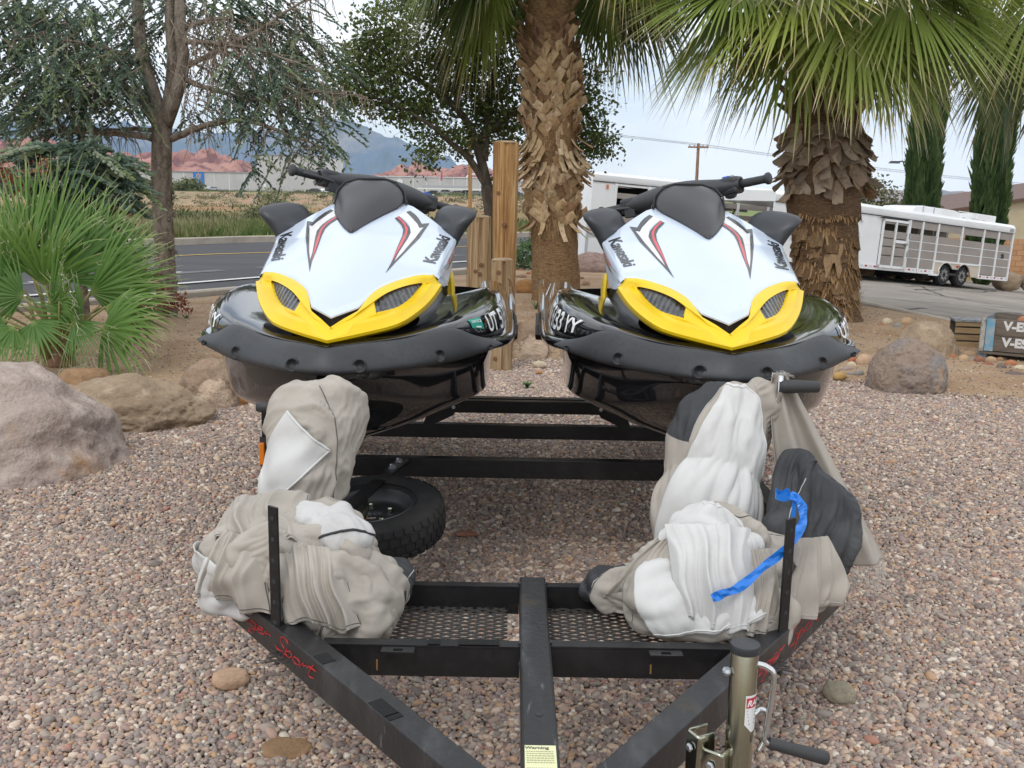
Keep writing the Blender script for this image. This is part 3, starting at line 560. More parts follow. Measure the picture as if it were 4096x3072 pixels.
# shrubs
M_shrub = mat('fresh green shrub', (.06, .14, .03), .55, sub=.2, attr=('t', [(0, (.025, .06, .015)), (.5, (.06, .14, .03)), (1, (.13, .23, .06))]))
M_brush = mat('grey green desert brush', (.12, .15, .06), .8, sub=.15, attr=('t', [(0, (.10, .12, .055)), (.5, (.18, .20, .095)), (1, (.29, .28, .155))]))
M_redl = mat('red nandina leaves', (.25, .05, .025), .6, sub=.2, attr=('t', [(0, (.13, .025, .015)), (.5, (.27, .05, .025)), (.8, (.26, .15, .05)), (1, (.12, .16, .04))]))
def shrub(name, lab, cat, loc, ells, dens, size, m, seed, clump, grp=None, tb=0.):
    t = thing(name, lab, cat, loc, grp); lb, lt = leaf_crown(ells, dens, size, seed, clump, tbias=tb); lb.build('foliage', m, t); lt.build('stems', M_twig, t); return t
shrub('green_shrub', 'small bright green shrub left of the centre palm foot', 'shrub', (.33, 20.2, -.05), [(0, 0, .35, .42, .35, 1), (.2, 0, .55, .3, .2, .5)], 60, .055, M_shrub, 31, .07, tb=.1)
shrub('red_leaf_shrub', 'sparse shrub with red leaves beside the conifer trunk', 'shrub', (-3.95, 10.2, 0), [(-.12, 0, .78, .22, .32, 1), (-.05, 0, 1.25, .12, .2, .3), (.1, .1, .45, .2, .2, .5)], 15, .05, M_redl, 32, .05)
shrub('red_leaf_shrub', 'sparse shrub with red leaves rising at the left behind the fan palms', 'shrub', (-4.55, 9.0, 0), [(0, 0, 1.62, .15, .14, .4), (.35, 0, 1.68, .10, .06, .25), (.2, 0, 1.40, .3, .15, .3)], 14, .035, M_redl, 33, .05)
shrub('red_leaf_shrub', 'low red leaved sprig at the kerb left of the conifer foot', 'shrub', (-4.15, 11.3, 0), [(0, 0, .5, .2, .1, .8), (.3, 0, .22, .2, .1, .5)], 22, .04, M_redl, 34, .05)
shrub('red_leaf_shrub', 'olive and red shrub seen under the sides of the rear stock trailer', 'shrub', (3.6, 18.2, -.05), [(0, 0, 1.0, .5, .35, 1), (.5, 0, .75, .5, .3, .8), (-.3, 0, .7, .4, .3, .6), (.2, 0, .35, .7, .35, 1)], 40, .06, mat('olive red leaves', (.15, .13, .05), .6, sub=.2, attr=('t', [(0, (.05, .05, .02)), (.5, (.10, .11, .04)), (.8, (.20, .12, .06)), (1, (.26, .16, .08))])), 35, .09)
for i, (x, y, s_) in enumerate([(-70, 190, 2.3), (-74.5, 196, 1.6), (-63.5, 186, 1.4), (-58.5, 182, 1.7), (-67, 184, 1.3), (-84, 200, 1.2)]):
    shrub('desert_shrub', ['broad olive shrub below the blue wall sign', 'olive shrub left of the broad one below the wall sign', 'small olive shrub right of the broad one below the wall sign', 'rounded olive shrub right of the wall sign', 'low olive shrub in front of the broad one below the sign', 'low grey shrub at the store wall just right of the conifer trunk'][i], 'shrub', (x, y, .95), [(0, 0, s_*.6, s_*1.2, s_*.7, 1), (s_*.7, 0, s_*.45, s_*.8, s_*.5, .6), (-s_*.8, 0, s_*.4, s_*.7, s_*.45, .5)], 26, .5, M_brush, 40+i, .5, 'shrubs along the store wall', tb=-.12)
shrub('desert_shrub', 'tall olive shrub left of the first jet ski mirror', 'shrub', (-10.6, 44, 0), [(0, 0, .8, .9, .75, 1), (.6, 0, .5, .8, .5, .7), (-.6, 0, .4, .6, .4, .5)], 40, .12, M_brush, 47, .2, tb=.05)
# brush and grass of the field: nobody could count it
r = np.random.default_rng(50); b = MB(); b2 = MB()
for i in range(1900):
    y = 42+ (r.random()**1.7)*220; x = -.62*y+r.random()*.66*y
    if y < np.interp(x, [p[0] for p in FA], [p[1] for p in FA])+4: continue
    if 95 < y < 150 and r.random() < .1: continue
    s_ = .14+.30*r.random()**2; m = 40; z = float(field_z(x, y)); q = r.normal(size=(m, 3))*np.array([s_*1.3, s_*1.3, s_*.5]); q[:, 2] = abs(q[:, 2]); sprigs(b, np.array([x, y, z])+q, np.array([[0, 0, .6]])+r.normal(size=(m, 3))*.5, s_*.8, s_*.10, np.clip(.5+.25*r.normal()+.15*r.normal(size=m), 0, 1), r)
tag(b.build('field_brush', M_brush), 'grey green brush scattered over the open field', 'brush', kind='stuff')
for i in range(7500):
    y = 29+(r.random()**1.5)*52; x = -.62*y+r.random()*.64*y; y0 = np.interp(x, [p[0] for p in FA], [p[1] for p in FA])+1.2
    if y < y0: continue
    z = float(field_z(x, y))+.0; m = 5; sprigs(b2, np.array([x, y, z])+r.normal(size=(m, 3))*np.array([.2, .2, .02]), np.array([[0, 0, 1.]])+r.normal(size=(m, 3))*.3, .38, .03, np.clip(.5+.35*math.sin(x*.35)+.2*r.normal(size=m), 0, 1), r)
tag(b2.build('field_grass', mat('tall field grass', (.15, .17, .06), .8, sub=.2, attr=('t', [(0, (.10, .17, .045)), (.45, (.19, .25, .085)), (.75, (.33, .31, .16)), (1, (.45, .40, .26))]))), 'tall green and straw grass beyond the far kerb', 'grass', kind='stuff')
# little weeds in the soil and gravel
def tuft(lab, x, y, z, n, L_, seed, m):
    r = np.random.default_rng(seed); b = MB()
    for i in range(n):
        a = r.random()*6.28; l = L_*(.6+.6*r.random()); ux, uy = math.cos(a), math.sin(a); wx = .006+.004*r.random()
        b.grid([[(ux*l*.6*s_**1.2-uy*wx*(1-s_)*k, uy*l*.6*s_**1.2+ux*wx*(1-s_)*k, l*(s_-.45*s_*s_)) for k in (-1, 1)] for s_ in np.linspace(0, 1, 5)], t=[.3+.7*s_*r.random() for s_ in np.linspace(0, 1, 5) for k in (0, 1)])
    return tag(b.build('weed_tuft', m, loc=(x, y, z)), lab, 'weed', 'small weeds in the ground')
tuft('spiky green tuft before the centre palm foot', .30, 13.2, .0, 26, .28, 1, M_shrub)
tuft('small spiky tuft right of the conifer foot', -3.72, 11.3, .03, 22, .14, 2, M_shrub)
tuft('thin grass tuft beside the middle timber post', -.62, 12.2, .03, 14, .16, 3, M_shrub)
tuft('low green weed in the gravel between the jet skis, farther one', .12, 7.75, -.005, 60, .10, 4, M_shrub)
tuft('low green weed in the gravel between the jet skis, nearer one', .06, 7.05, -.005, 46, .08, 5, M_shrub)
# ================================================================ FAN PALMS
M_frond = mat('fan leaf', (.1, .16, .03), .45, spec=.4, sub=.32, rnd=[(0, (.78, .82, .70)), (.5, (1, 1, 1)), (1, (1.22, 1.12, 1.0))], attr=('t', [(0, (.42, .46, .15)), (.10, (.29, .38, .09)), (.70, (.26, .345, .08)), (.86, (.33, .37, .12)), (.95, (.50, .44, .24)), (1, (.62, .56, .44))]))
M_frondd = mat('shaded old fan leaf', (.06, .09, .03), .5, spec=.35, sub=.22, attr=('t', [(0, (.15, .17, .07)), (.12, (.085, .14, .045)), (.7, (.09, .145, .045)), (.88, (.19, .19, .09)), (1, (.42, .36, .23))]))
M_yfrond = mat('young fan leaf', (.1, .2, .05), .5, spec=.35, sub=.3, rnd=[(0, (.62, .70, .55)), (.5, (.95, .97, .9)), (1, (1.2, 1.1, .95))], attr=('t', [(0, (.24, .31, .10)), (.12, (.09, .19, .04)), (.7, (.125, .235, .055)), (.88, (.25, .33, .12)), (1, (.58, .55, .38))]))
M_pet = mat('leaf stalk', (.22, .22, .07), .5, layers=[((.30, .17, .06), 5, .5, .7)])
M_thread = mat('pale leaf threads', (.62, .58, .45), .8)
def fan(b, th, hub, fdir, ndir, r, spread, nseg, droop, seed, dry=1., threads=0, freek=1.):
    q = random.Random(seed); f = Vector(fdir).normalized(); n = Vector(ndir); n = (n-f*n.dot(f)).normalized(); s = f.cross(n); hub = Vector(hub)
    da = 2*spread/nseg
    for k in range(nseg):
        a = -spread+da*(k+.5)+q.uniform(-.25, .25)*da; fold = .5 if k % 2 else -.5
        L_ = r*(.66+.34*math.cos(a*.75))*q.uniform(.9, 1.05); d = (f*math.cos(a)+s*math.sin(a)).normalized(); d = (d+n*q.uniform(-.04, .04)+n*(-.10*a*a)).normalized(); w_ = d.cross(n).normalized()
        free = q.uniform(.40, .55)*freek; wmax = 2*L_*free*math.tan(da*.52); dr = droop*q.uniform(.5, 1.6); tw_ = q.uniform(-.5, .5); rows = []; ts = []
        tt = (0, .12, .28, free, .58, .72, .84, .93, 1.)
        for t in tt:
            wd = (2*L_*t*math.tan(da*.52)+.004) if t <= free else wmax*max(.02, 1-((t-free)/(1-free))**1.5)
            p = hub+d*(L_*t); g = max(0, t-.25); p.z -= dr*L_*(g**2.1); p += w_*tw_*.06*L_*g*g
            ww = w_*(wd*.5); m = n*(wd*.22*(1 if k % 2 else -1)*(1-.6*t)); lf = max(0, t-.8)*q.uniform(.3, 1.2)
            rows.append([p-ww, p+m, p+ww]); ts += [min(1, t*dry+lf*.4)]*3
        b.grid(rows, t=ts)
        if th is not None and threads and k % threads == 0:
            p = rows[-3][1]; e = p+d*.05+Vector((q.uniform(-.05, .05), q.uniform(-.05, .05), q.uniform(-.1, .04))); th.tube([p, p.lerp(e, .5)+Vector((q.uniform(-.03, .03), 0, q.uniform(-.02, .03))), e], [.0012, .0012, .0008], 3, cap=False)
def palm_frond(parent, heart, az, el, pl, r, seed, m, rad=.16, nseg=46, droop=.55, bend=.55, name='frond', dry=1., be=None):
    q = random.Random(seed); h = Vector((math.cos(az), math.sin(az), 0)); p = Vector(heart)+h*rad; e = el; pts = [p.copy()]; st = pl/6
    for i in range(6): p = p+(h*math.cos(e)+Vector((0, 0, math.sin(e))))*st; e -= bend/6*(1.2 if el > 0 else .8); pts.append(p.copy())
    e2 = e-.35 if be is None else R(be); f = h*math.cos(e2)+Vector((0, 0, math.sin(e2))); n = h*(-math.sin(e2))+Vector((0, 0, math.cos(e2))); sd = h.cross(Vector((0, 0, 1))); n = (n+sd*q.uniform(-.45, .45)).normalized()
    b = MB(); fan(b, None, pts[-1], f, n, r, R(q.uniform(68, 88)), nseg, droop, seed, dry); fo = b.build(name, m, parent)
    c = MB(); c.tube(pts, [.028, .024, .02, .018, .016, .014, .012], 6); c.build('stalk', M_pet, fo, smooth=True)
M_boot = mat('tan leaf base', (.40, .28, .15), .85, spec=.2, rnd=[(0, (.33, .22, .12)), (.4, (.48, .35, .205)), (.75, (.57, .45, .30)), (1, (.28, .16, .09))], layers=[((.22, .115, .06), 9, .5, .68, (1, 1, .25)), ((.60, .47, .31), 20, .6, .75, (1, 1, .2))], bump=.4, bscale=60)
M_bootd = mat('brown leaf base', (.22, .13, .08), .9, spec=.2, rnd=[(0, (.17, .095, .06)), (.5, (.25, .15, .09)), (1, (.31, .20, .125))], layers=[((.11, .06, .04), 9, .5, .7, (1, 1, .25))], bump=.4, bscale=60)
M_bootg = mat('grey brown dry leaf base', (.20, .155, .11), .9, spec=.2, rnd=[(0, (.17, .125, .09)), (.5, (.28, .215, .15)), (.85, (.38, .31, .235)), (1, (.33, .22, .13))], layers=[((.10, .07, .05), 9, .5, .7, (1, 1, .3))], bump=.4, bscale=60)
M_trunkp = mat('fibrous palm trunk', (.30, .19, .10), .95, spec=.1, layers=[((.15, .085, .045), 5, .42, .6, (3, 3, 14)), ((.34, .235, .13), 8, .52, .68, (9, 9, 2)), ((.19, .125, .07), 22, .5, .7, (1, 1, 3))], bump=1., bscale=30, stretch=(1, 1, 4))
M_trunkd = mat('dark fibrous palm trunk', (.16, .105, .065), .95, spec=.1, layers=[((.09, .058, .036), 6, .42, .6, (2, 2, 16)), ((.22, .15, .09), 11, .55, .7, (7, 7, 2))], bump=1., bscale=34, stretch=(1, 1, 3))
M_fib = mat('ragged palm fibre', (.24, .145, .07), .95, spec=.1, attr=('t', [(0, (.13, .075, .04)), (.5, (.27, .165, .08)), (1, (.42, .29, .155))]))
M_fibc = mat('torn trunk chunk', (.25, .155, .08), .95, spec=.1, rnd=[(0, (.14, .085, .045)), (.5, (.22, .14, .075)), (1, (.30, .20, .11))], layers=[((.14, .08, .045), 8, .48, .66, (3, 1, 1)), ((.40, .28, .16), 16, .55, .72, (4, .6, 1))], bump=1., bscale=60, stretch=(3, .6, 1))
def boot_mesh(L_, w0, w1, th, curl, seed, split=False):
    q = random.Random(seed); b = MB(); top = []; bot = []; n = 6
    for i in range(n):
        k = i/(n-1); wd = w0+(w1-w0)*k; y = L_*k; z = curl*L_*k*k+q.uniform(-.003, .003); tw_ = .25*q.uniform(-1, 1)*k
        top.append([(x*wd, y, z+th*.5*(1-.5*k)-abs(x)*wd*.35+x*tw_*wd) for x in (-.5, -.2, .2, .5)])
        bot.append([(x*wd, y, z-th*.5-abs(x)*wd*.3+x*tw_*wd) for x in (-.5, -.2, .2, .5)])
    top[-1] = [(p[0], p[1]+q.uniform(-.018, .018), p[2]) for p in top[-1]]
    b.grid(top); b.grid(bot, flip=True)
    for rw in (0, -1):
        t_, u_ = top[rw], bot[rw]; b.grid([t_, u_], flip=rw == -1)
    b.grid([[r_[0] for r_ in bot], [r_[0] for r_ in top]]); b.grid([[r_[-1] for r_ in top], [r_[-1] for r_ in bot]]); return b
def place_boot(src, parent, ctr, rad, az, ang, out, m=None, roll=0.):
    """leaf base on the trunk: ang turns its axis in the trunk surface away from straight up, out lifts its tip off the trunk"""
    rad_ = Vector((math.cos(az), math.sin(az), 0)); tan = Vector((-math.sin(az), math.cos(az), 0)); up = Vector((0, 0, 1))
    d = (up*math.cos(ang)+tan*math.sin(ang)); y = (d*math.cos(out)+rad_*math.sin(out)).normalized(); z = (rad_-y*rad_.dot(y)).normalized(); x = y.cross(z)
    o = src.copy(); COL.objects.link(o); o.parent = parent; o.matrix_local = Matrix.Translation(Vector(ctr)+rad_*rad) @ (Matrix((x, y, z)).transposed() @ Matrix.Rotation(roll, 3, 'Y')).to_4x4(); return o
def trunk(parent, prof, m, seed, amp=.02, seg=40, name='trunk'):
    """prof: (z, cx, cy, r)"""
    zs = np.linspace(prof[0][0], prof[-1][0], int((prof[-1][0]-prof[0][0])*26)); rows = []
    for z in zs:
        cx, cy, r_ = (np.interp(z, [p[0] for p in prof], [p[k] for p in prof]) for k in (1, 2, 3)); row = []
        for k in range(seg):
            a = 2*math.pi*k/seg; rr = r_*(1+amp*3*fbm((math.cos(a)*2, math.sin(a)*2, z*3+seed), 1, 4)); row.append((cx+rr*math.cos(a), cy+rr*math.sin(a), z))
        rows.append(row)
    return MB().grid(rows, closed=True).build(name, m, parent, smooth=True)
def fibres(parent, zs, prof, n, L_, seed, down=True, out=.25, wd=.008, m=None):
    q = random.Random(seed); b = MB()
    for i in range(n):
        z = q.uniform(*zs); cx, cy, r_ = (float(np.interp(z, [p[0] for p in prof], [p[k] for p in prof])) for k in (1, 2, 3)); a = q.uniform(0, 6.283); h = Vector((math.cos(a), math.sin(a), 0)); tn = Vector((-h.y, h.x, 0))
        p = Vector((cx, cy, z))+h*r_*.98; l = L_*q.uniform(.4, 1.3); sg = -1 if down else 1; o_ = out*q.uniform(.2, 1.4); sk = q.uniform(-.4, .4); wd_ = wd*q.uniform(.5, 1.8); rows = []; ts = []; t0 = q.random()
        for k in (0, .35, .7, 1): c = p+h*(o_*l*k**1.4+.004)+Vector((0, 0, sg*l*k))+tn*(sk*l*k); rows.append([c-tn*wd_*(1-k*.7), c+tn*wd_*(1-k*.7)]); ts += [min(1, t0*.7+.3*k)]*2
        b.grid(rows, t=ts)
    o = b.build('trunk_fibre', m or M_fib, parent); o['kind'] = 'stuff'; return o
# ---- centre palm
pc = thing('fan_palm', 'tall fan palm in the centre with criss-cross tan leaf bases on its trunk', 'palm tree', (0, 0, 0))
PC = [(-.1, .62, 14.3, .38), (.0, .61, 14.3, .355), (.3, .60, 14.3, .34), (.95, .56, 14.3, .33), (1.3, .54, 14.3, .325), (2.2, .50, 14.3, .34), (3.4, .44, 14.3, .345), (4.9, .40, 14.3, .30)]
trunk(pc, PC, M_trunkp, 1.5, .015)
def at(P, z): return [float(np.interp(z, [p[0] for p in P], [p[k] for p in P])) for k in (1, 2, 3)]
bm_t = [boot_mesh(.21+.03*i, .155, .10, .018, .05+.08*(i % 2), i).build('leaf_base', M_boot, pc) for i in range(4)]
bm_d = [boot_mesh(.20+.03*i, .125, .07, .015, .14, 10+i).build('leaf_base', M_bootd, pc) for i in range(3)]
bm_s = [boot_mesh(.24+.05*i, .085, .055, .012, .35, 20+i).build('leaf_base', M_boot, pc) for i in range(3)]
q = random.Random(3); used = set(); cnt = 0
for z in np.concatenate([np.arange(1.12, 1.82, .085), np.arange(2.30, 3.70, .088), np.arange(3.74, 4.6, .2)]):
    nn = 13 if z < 3.65 else 8; off = q.random()*6.28
    for k in range(nn):
        a = off+6.283*k/nn+q.uniform(-.1, .1); sd = 1 if k % 2 else -1; srcs = bm_t if z < 3.25+q.uniform(-.15, .15) else bm_d; cx, cy, r_ = at(PC, z); s_ = q.choice(srcs)
        if math.sin(a) > .55: continue
        o = place_boot(s_, pc, (cx, cy, z), r_*.99, a, sd*q.uniform(.55, 1.05), q.uniform(.05, .22), roll=q.uniform(-.15, .15)); cnt += 1
for z in (1.84, 1.9, 1.97, 2.05, 2.12, 2.2, 2.3):
    for k in range(11 if z < 2.25 else 6):
        a = 4.71+q.uniform(-2.2, 2.2); cx, cy, r_ = at(PC, z); place_boot(q.choice(bm_s), pc, (cx, cy, z+.05), r_*1.0, a, math.pi+q.uniform(-.35, .35), q.uniform(.2, .6), roll=q.uniform(-.3, .3))
for k in range(9): a = 4.7+q.uniform(-2.5, 2.5); cx, cy, r_ = at(PC, 1.15); place_boot(q.choice(bm_s), pc, (cx, cy, 1.16), r_, a, math.pi+q.uniform(-.4, .4), q.uniform(.25, .7))
for o in bm_t+bm_d+bm_s: cx, cy, r_ = at(PC, 2.6); o.matrix_local = place_boot(o, pc, (cx, cy, 2.5+q.random()), r_, q.uniform(0, 6), .5, .3).matrix_local
fibres(pc, (2.15, 2.42), PC, 700, .10, 5, True, .25, .004, M_fib); fibres(pc, (1.0, 1.22), PC, 800, .12, 6, True, .35, .004); fibres(pc, (1.7, 2.2), PC, 300, .09, 7, False, .4, .004)
gr = math.pi*(3-math.sqrt(5))
for i in range(30):
    k = i/29; el = R(-14+95*k)
    if el < R(42) and abs((i*gr+.4) % 6.283-4.712) < .62: continue
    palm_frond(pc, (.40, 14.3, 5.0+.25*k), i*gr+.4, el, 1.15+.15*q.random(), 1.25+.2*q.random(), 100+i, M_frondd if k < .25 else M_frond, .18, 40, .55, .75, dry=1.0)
for i, (a, e, pl, r_) in enumerate(((3.15, -28, 1.0, 1.25), (3.5, -40, .9, 1.25), (2.8, -34, 1.0, 1.25), (3.85, -18, .95, 1.1), (2.5, -22, 1.0, 1.3), (3.3, -10, 1.1, 1.3), (6.1, -30, .95, 1.2), (.3, -36, .9, 1.2), (5.75, -12, .9, 1.1), (.7, -24, 1.0, 1.25), (6.25, -8, 1.05, 1.25))):
    palm_frond(pc, (.40, 14.3, 4.95), a, R(e), pl, r_, 150+i, M_frond if i % 3 else M_frondd, .2, 38, .5, .5, dry=1.05)
# ---- right palm
pr_ = thing('fan_palm', 'stout fan palm on the right with ragged brown trunk and green hanging fans', 'palm tree', (0, 0, 0))
PR_ = [(-.1, 4.03, 12.6, .45), (.0, 4.02, 12.6, .40), (.25, 3.96, 12.6, .37), (.7, 3.90, 12.6, .385), (1.15, 3.86, 12.6, .40), (1.24, 3.85, 12.6, .395), (1.28, 3.84, 12.6, .445), (1.6, 3.80, 12.6, .45), (2.0, 3.79, 12.6, .45), (2.4, 3.76, 12.6, .43), (4.2, 3.68, 12.6, .30)]
trunk(pr_, PR_, M_trunkd, 4.2, .022, 48)
bm_g = [boot_mesh(.18+.035*i, .16, .12, .020, .15+.2*(i % 2), 30+i).build('leaf_base', M_bootg, pr_) for i in range(4)]
for z in np.arange(1.66, 2.42, .095):
    for k in range(17):
        a = q.uniform(0, 6.28) if z < 1.75 else 6.283*k/17+q.uniform(-.15, .15)+z*7; cx, cy, r_ = at(PR_, z)
        if math.sin(a) > .6: continue
        place_boot(q.choice(bm_g), pr_, (cx, cy, z+.08), r_*1.0, a, math.pi+q.uniform(-.7, .7), q.uniform(.08, .7) if z > 1.75 else q.uniform(.03, .2), roll=q.uniform(-.35, .35))
for z in np.arange(2.5, 4.0, .16):
    for k in range(9): a = 6.283*k/9+q.uniform(-.2, .2)+z*3; cx, cy, r_ = at(PR_, z); place_boot(q.choice(bm_g), pr_, (cx, cy, z), r_, a, q.uniform(-.6, .6), q.uniform(.2, .5))
for o in bm_g: cx, cy, r_ = at(PR_, 2.); o.matrix_local = place_boot(o, pr_, (cx, cy, 2.1+.1*q.random()), r_, q.uniform(3.5, 6), 3.1, .4).matrix_local
fibres(pr_, (.75, 1.24), PR_, 420, .12, 15, True, .22, .013); fibres(pr_, (.0, .75), PR_, 900, .12, 16, True, .5, .010); fibres(pr_, (.1, .5), PR_, 500, .12, 17, False, .6, .007); fibres(pr_, (1.28, 1.34), PR_, 260, .07, 18, True, .5, .008)
bm_c = [boot_mesh(.16+.05*i, .20, .15, .022, .1+.1*(i % 2), 50+i).build('trunk_chunk', M_fibc, pr_) for i in range(3)]
for k in range(46): a = 4.71+q.uniform(-2., 2.); z = q.uniform(.42, 1.24); cx, cy, r_ = at(PR_, z); place_boot(q.choice(bm_c), pr_, (cx, cy, z), r_*.985, a, math.pi+q.uniform(-.25, .25), q.uniform(.02, .16), roll=q.uniform(-.12, .12))
for o in bm_c: cx, cy, r_ = at(PR_, 1.1); o.matrix_local = place_boot(o, pr_, (cx, cy, 1.15), r_*.98, q.uniform(3.6, 5.8), 3.1, .1).matrix_local
b = MB(); cx, cy, r_ = at(PR_, .8)       # loose sheet of woven fibre hanging at the front
b.grid([[(cx-.13+.2*s_+.015*math.sin(9*k), cy-r_*.96-.02-.05*k+.02*math.sin(5*s_+3*k), .98-.42*k*(.75+.25*math.sin(8*s_+1))) for s_ in np.linspace(0, 1, 9)] for k in np.linspace(0, 1, 9)], t=None); b.build('fibre_sheet', mat('woven palm fibre', (.36, .25, .14), .95, layers=[((.22, .14, .075), 30, .45, .6, (8, 1, 1)), ((.26, .17, .09), 30, .5, .65, (1, 1, 8))]), pr_)
for i in range(16):
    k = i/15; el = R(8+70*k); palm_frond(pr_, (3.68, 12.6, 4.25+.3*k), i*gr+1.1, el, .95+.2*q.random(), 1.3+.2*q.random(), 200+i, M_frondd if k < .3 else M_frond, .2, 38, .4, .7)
fr = [(4.72, -14, .85, 1.50, -62), (4.25, -30, .75, 1.4, -74), (5.15, -32, .75, 1.4, -74), (3.5, -26, .85, 1.4, -66), (5.95, -26, .85, 1.4, -66), (4.15, -4, .95, 1.50, -36), (3.72, -8, 1.0, 1.45, -48), (3.45, 8, 1.0, 1.45, -22), (5.25, -6, .95, 1.45, -46), (5.75, -4, 1.0, 1.5, -40), (6.2, -10, 1.0, 1.45, -50), (4.45, 14, 1.0, 1.45, -20), (5.0, 20, 1.0, 1.4, -18), (3.15, -12, 1.0, 1.45, -52), (2.75, -4, 1.0, 1.45, -45), (.15, -4, 1., 1.45, -42), (.6, -10, 1., 1.4, -50), (3.95, -26, .8, 1.35, -70), (5.5, -28, .8, 1.35, -70), (3.3, 22, 1.1, 1.45, -5), (5.95, 20, 1.1, 1.45, -8), (4.9, -30, .7, 1.3, -76), (2.9, 20, 1.1, 1.45, -10), (.3, 18, 1.1, 1.4, -15)]
for i, (a, e, pl, r_, be_) in enumerate(fr): palm_frond(pr_, (3.68, 12.6, 4.02), a, R(e), pl, r_, 260+i, M_frond, .22, 44, .26, .4, be=be_)
# ---- palm whose crown enters at the right edge
p3 = thing('fan_palm', 'fan palm at the right edge of which only the shaded crown shows', 'palm tree', (0, 0, 0))
P3 = [(-.8, 7.9, 14.6, .36), (2., 7.85, 14.6, .33), (4.6, 7.8, 14.6, .28)]
trunk(p3, P3, M_trunkd, 8.2, .02, 24)
for i in range(30):
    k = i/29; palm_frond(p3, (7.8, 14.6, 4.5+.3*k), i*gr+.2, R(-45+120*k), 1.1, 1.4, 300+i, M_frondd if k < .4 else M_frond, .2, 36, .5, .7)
# ---- clump of young fan palms at the left
cl = [((-3.27,7.9,.39),(-2.75,7.7,.3),85),((-3.77,7.8,.45),(-3.65,7.6,.14),80),((-3.48,8.2,.65),(-2.69,8.1,.83),62),((-3.74,8.3,.74),(-3.12,8.4,1.33),55),((-4.12,8.5,.85),(-4.19,8.7,1.76),45),((-3.92,8.4,.82),(-3.62,8.5,1.67),45),((-4.32,8.5,.73),(-4.54,8.5,1.5),55),((-3.93,8.0,.63),(-4.39,7.9,.74),70),((-3.44,8.4,.72),(-3.11,8.6,1.31),50),((-4.04,7.9,.45),(-4.34,7.8,.28),75),((-3.73,8.6,.85),(-3.51,8.8,1.58),45),((-3.76,8.1,.55),(-3.41,7.7,.95),80),((-3.31,8.5,.59),(-2.87,8.7,.9),45),((-4.1,8.2,.76),(-3.99,8.0,1.32),60),((-3.82,8.6,.73),(-4.02,8.8,1.47),45),((-3.5,8.1,.44),(-3.89,8.0,.74),60),((-4.2,8.7,.9),(-4.5,8.9,1.8),40),((-4.0,8.7,.95),(-3.85,8.9,1.85),38),((-3.6,8.5,.8),(-3.2,8.7,1.5),40),((-4.3,8.3,.7),(-4.7,8.2,1.35),50),((-3.55,8.3,.7),(-2.95,8.4,1.1),45),((-3.85,8.2,.7),(-3.75,8.0,1.3),55),((-3.4,8.2,.55),(-2.75,8.2,.62),50),((-4.1,8.0,.6),(-4.5,7.8,1.0),60),((-3.9,7.75,.42),(-4.1,7.5,.12),70),((-3.45,7.8,.46),(-3.2,7.55,.18),65),((-3.3,8.05,.55),(-2.72,7.9,.5),60),((-4.2,8.1,.5),(-4.6,7.9,.45),65),((-3.6,7.9,.6),(-3.35,7.6,.75),70)]
tf = [thing('young_fan_palm', l, 'palm', p, 'young fan palms in the left clump') for l, p in (('young fan palm of the left clump with two fans hanging low over the boulders', (-3.75, 8.2, 0)), ('young fan palm of the left clump with tall upright fans', (-4.0, 8.6, 0)))]
for i, (hu, ti, sp) in enumerate(cl):
    t = tf[1 if hu[1] > 8.35 else 0]; o0 = t.location; hu = Vector(hu)-o0; ti = Vector(ti)-o0; f = ti-hu; q2 = random.Random(400+i); nd = Vector((q2.uniform(-.7, .7), -1, q2.uniform(.1, .9)))
    b = MB(); th = MB(); fan(b, th, hu, f, nd, f.length*1.0, R(sp*q2.uniform(.8, 1.1)), 22 if sp > 60 else 15, q2.uniform(.04, .30) if f.z > 0 else .22, 400+i, .97, 2, .75); fo = b.build('frond', M_yfrond, t); th.build('leaf_threads', M_thread, fo)['kind'] = 'stuff'
    c = MB(); c.tube([(q2.uniform(-.08, .08), q2.uniform(-.08, .08), -.03), Vector((hu.x*.45, hu.y*.45, hu.z*.6+.05)), hu], [.016, .012, .009], 6); c.build('stalk', M_pet, fo, smooth=True)
for t in tf: MB().lathe([(.10, -.05), (.12, .05), (.07, .22), (0, .26)], seg=10).build('trunk', M_bootd, t)
# ================================================================ BOULDERS, STONES, GRAVEL
M_b1 = mat('pinkish grey boulder', (.40, .325, .285), .95, spec=.15, layers=[((.33, .265, .23), 3, .42, .62), ((.48, .405, .355), 9, .52, .7), ((.30, .235, .205), 45, .58, .72), ((.44, .26, .14), 1.6, .62, .74)], bump=.8, bscale=38, bdetail=8)
M_b2 = mat('olive brown boulder', (.33, .25, .17), .95, spec=.15, layers=[((.25, .185, .125), 4, .42, .62), ((.43, .34, .245), 7, .54, .7), ((.21, .155, .11), 40, .58, .7), ((.36, .22, .09), 2.2, .64, .74)], bump=1., bscale=30, bdetail=8)
M_b3 = mat('brown boulder with pale crust', (.31, .22, .155), .95, spec=.15, layers=[((.23, .165, .12), 6, .45, .6), ((.40, .30, .22), 24, .54, .7), ((.55, .42, .31), 1.7, .54, .57)], bump=.9, bscale=40, bdetail=8)
M_b4 = mat('purple brown boulder', (.27, .205, .16), .95, spec=.15, layers=[((.23, .205, .195), 2.6, .46, .58), ((.18, .135, .105), 22, .52, .68), ((.42, .29, .19), 1.8, .60, .66)], bump=.9, bscale=36, bdetail=8)
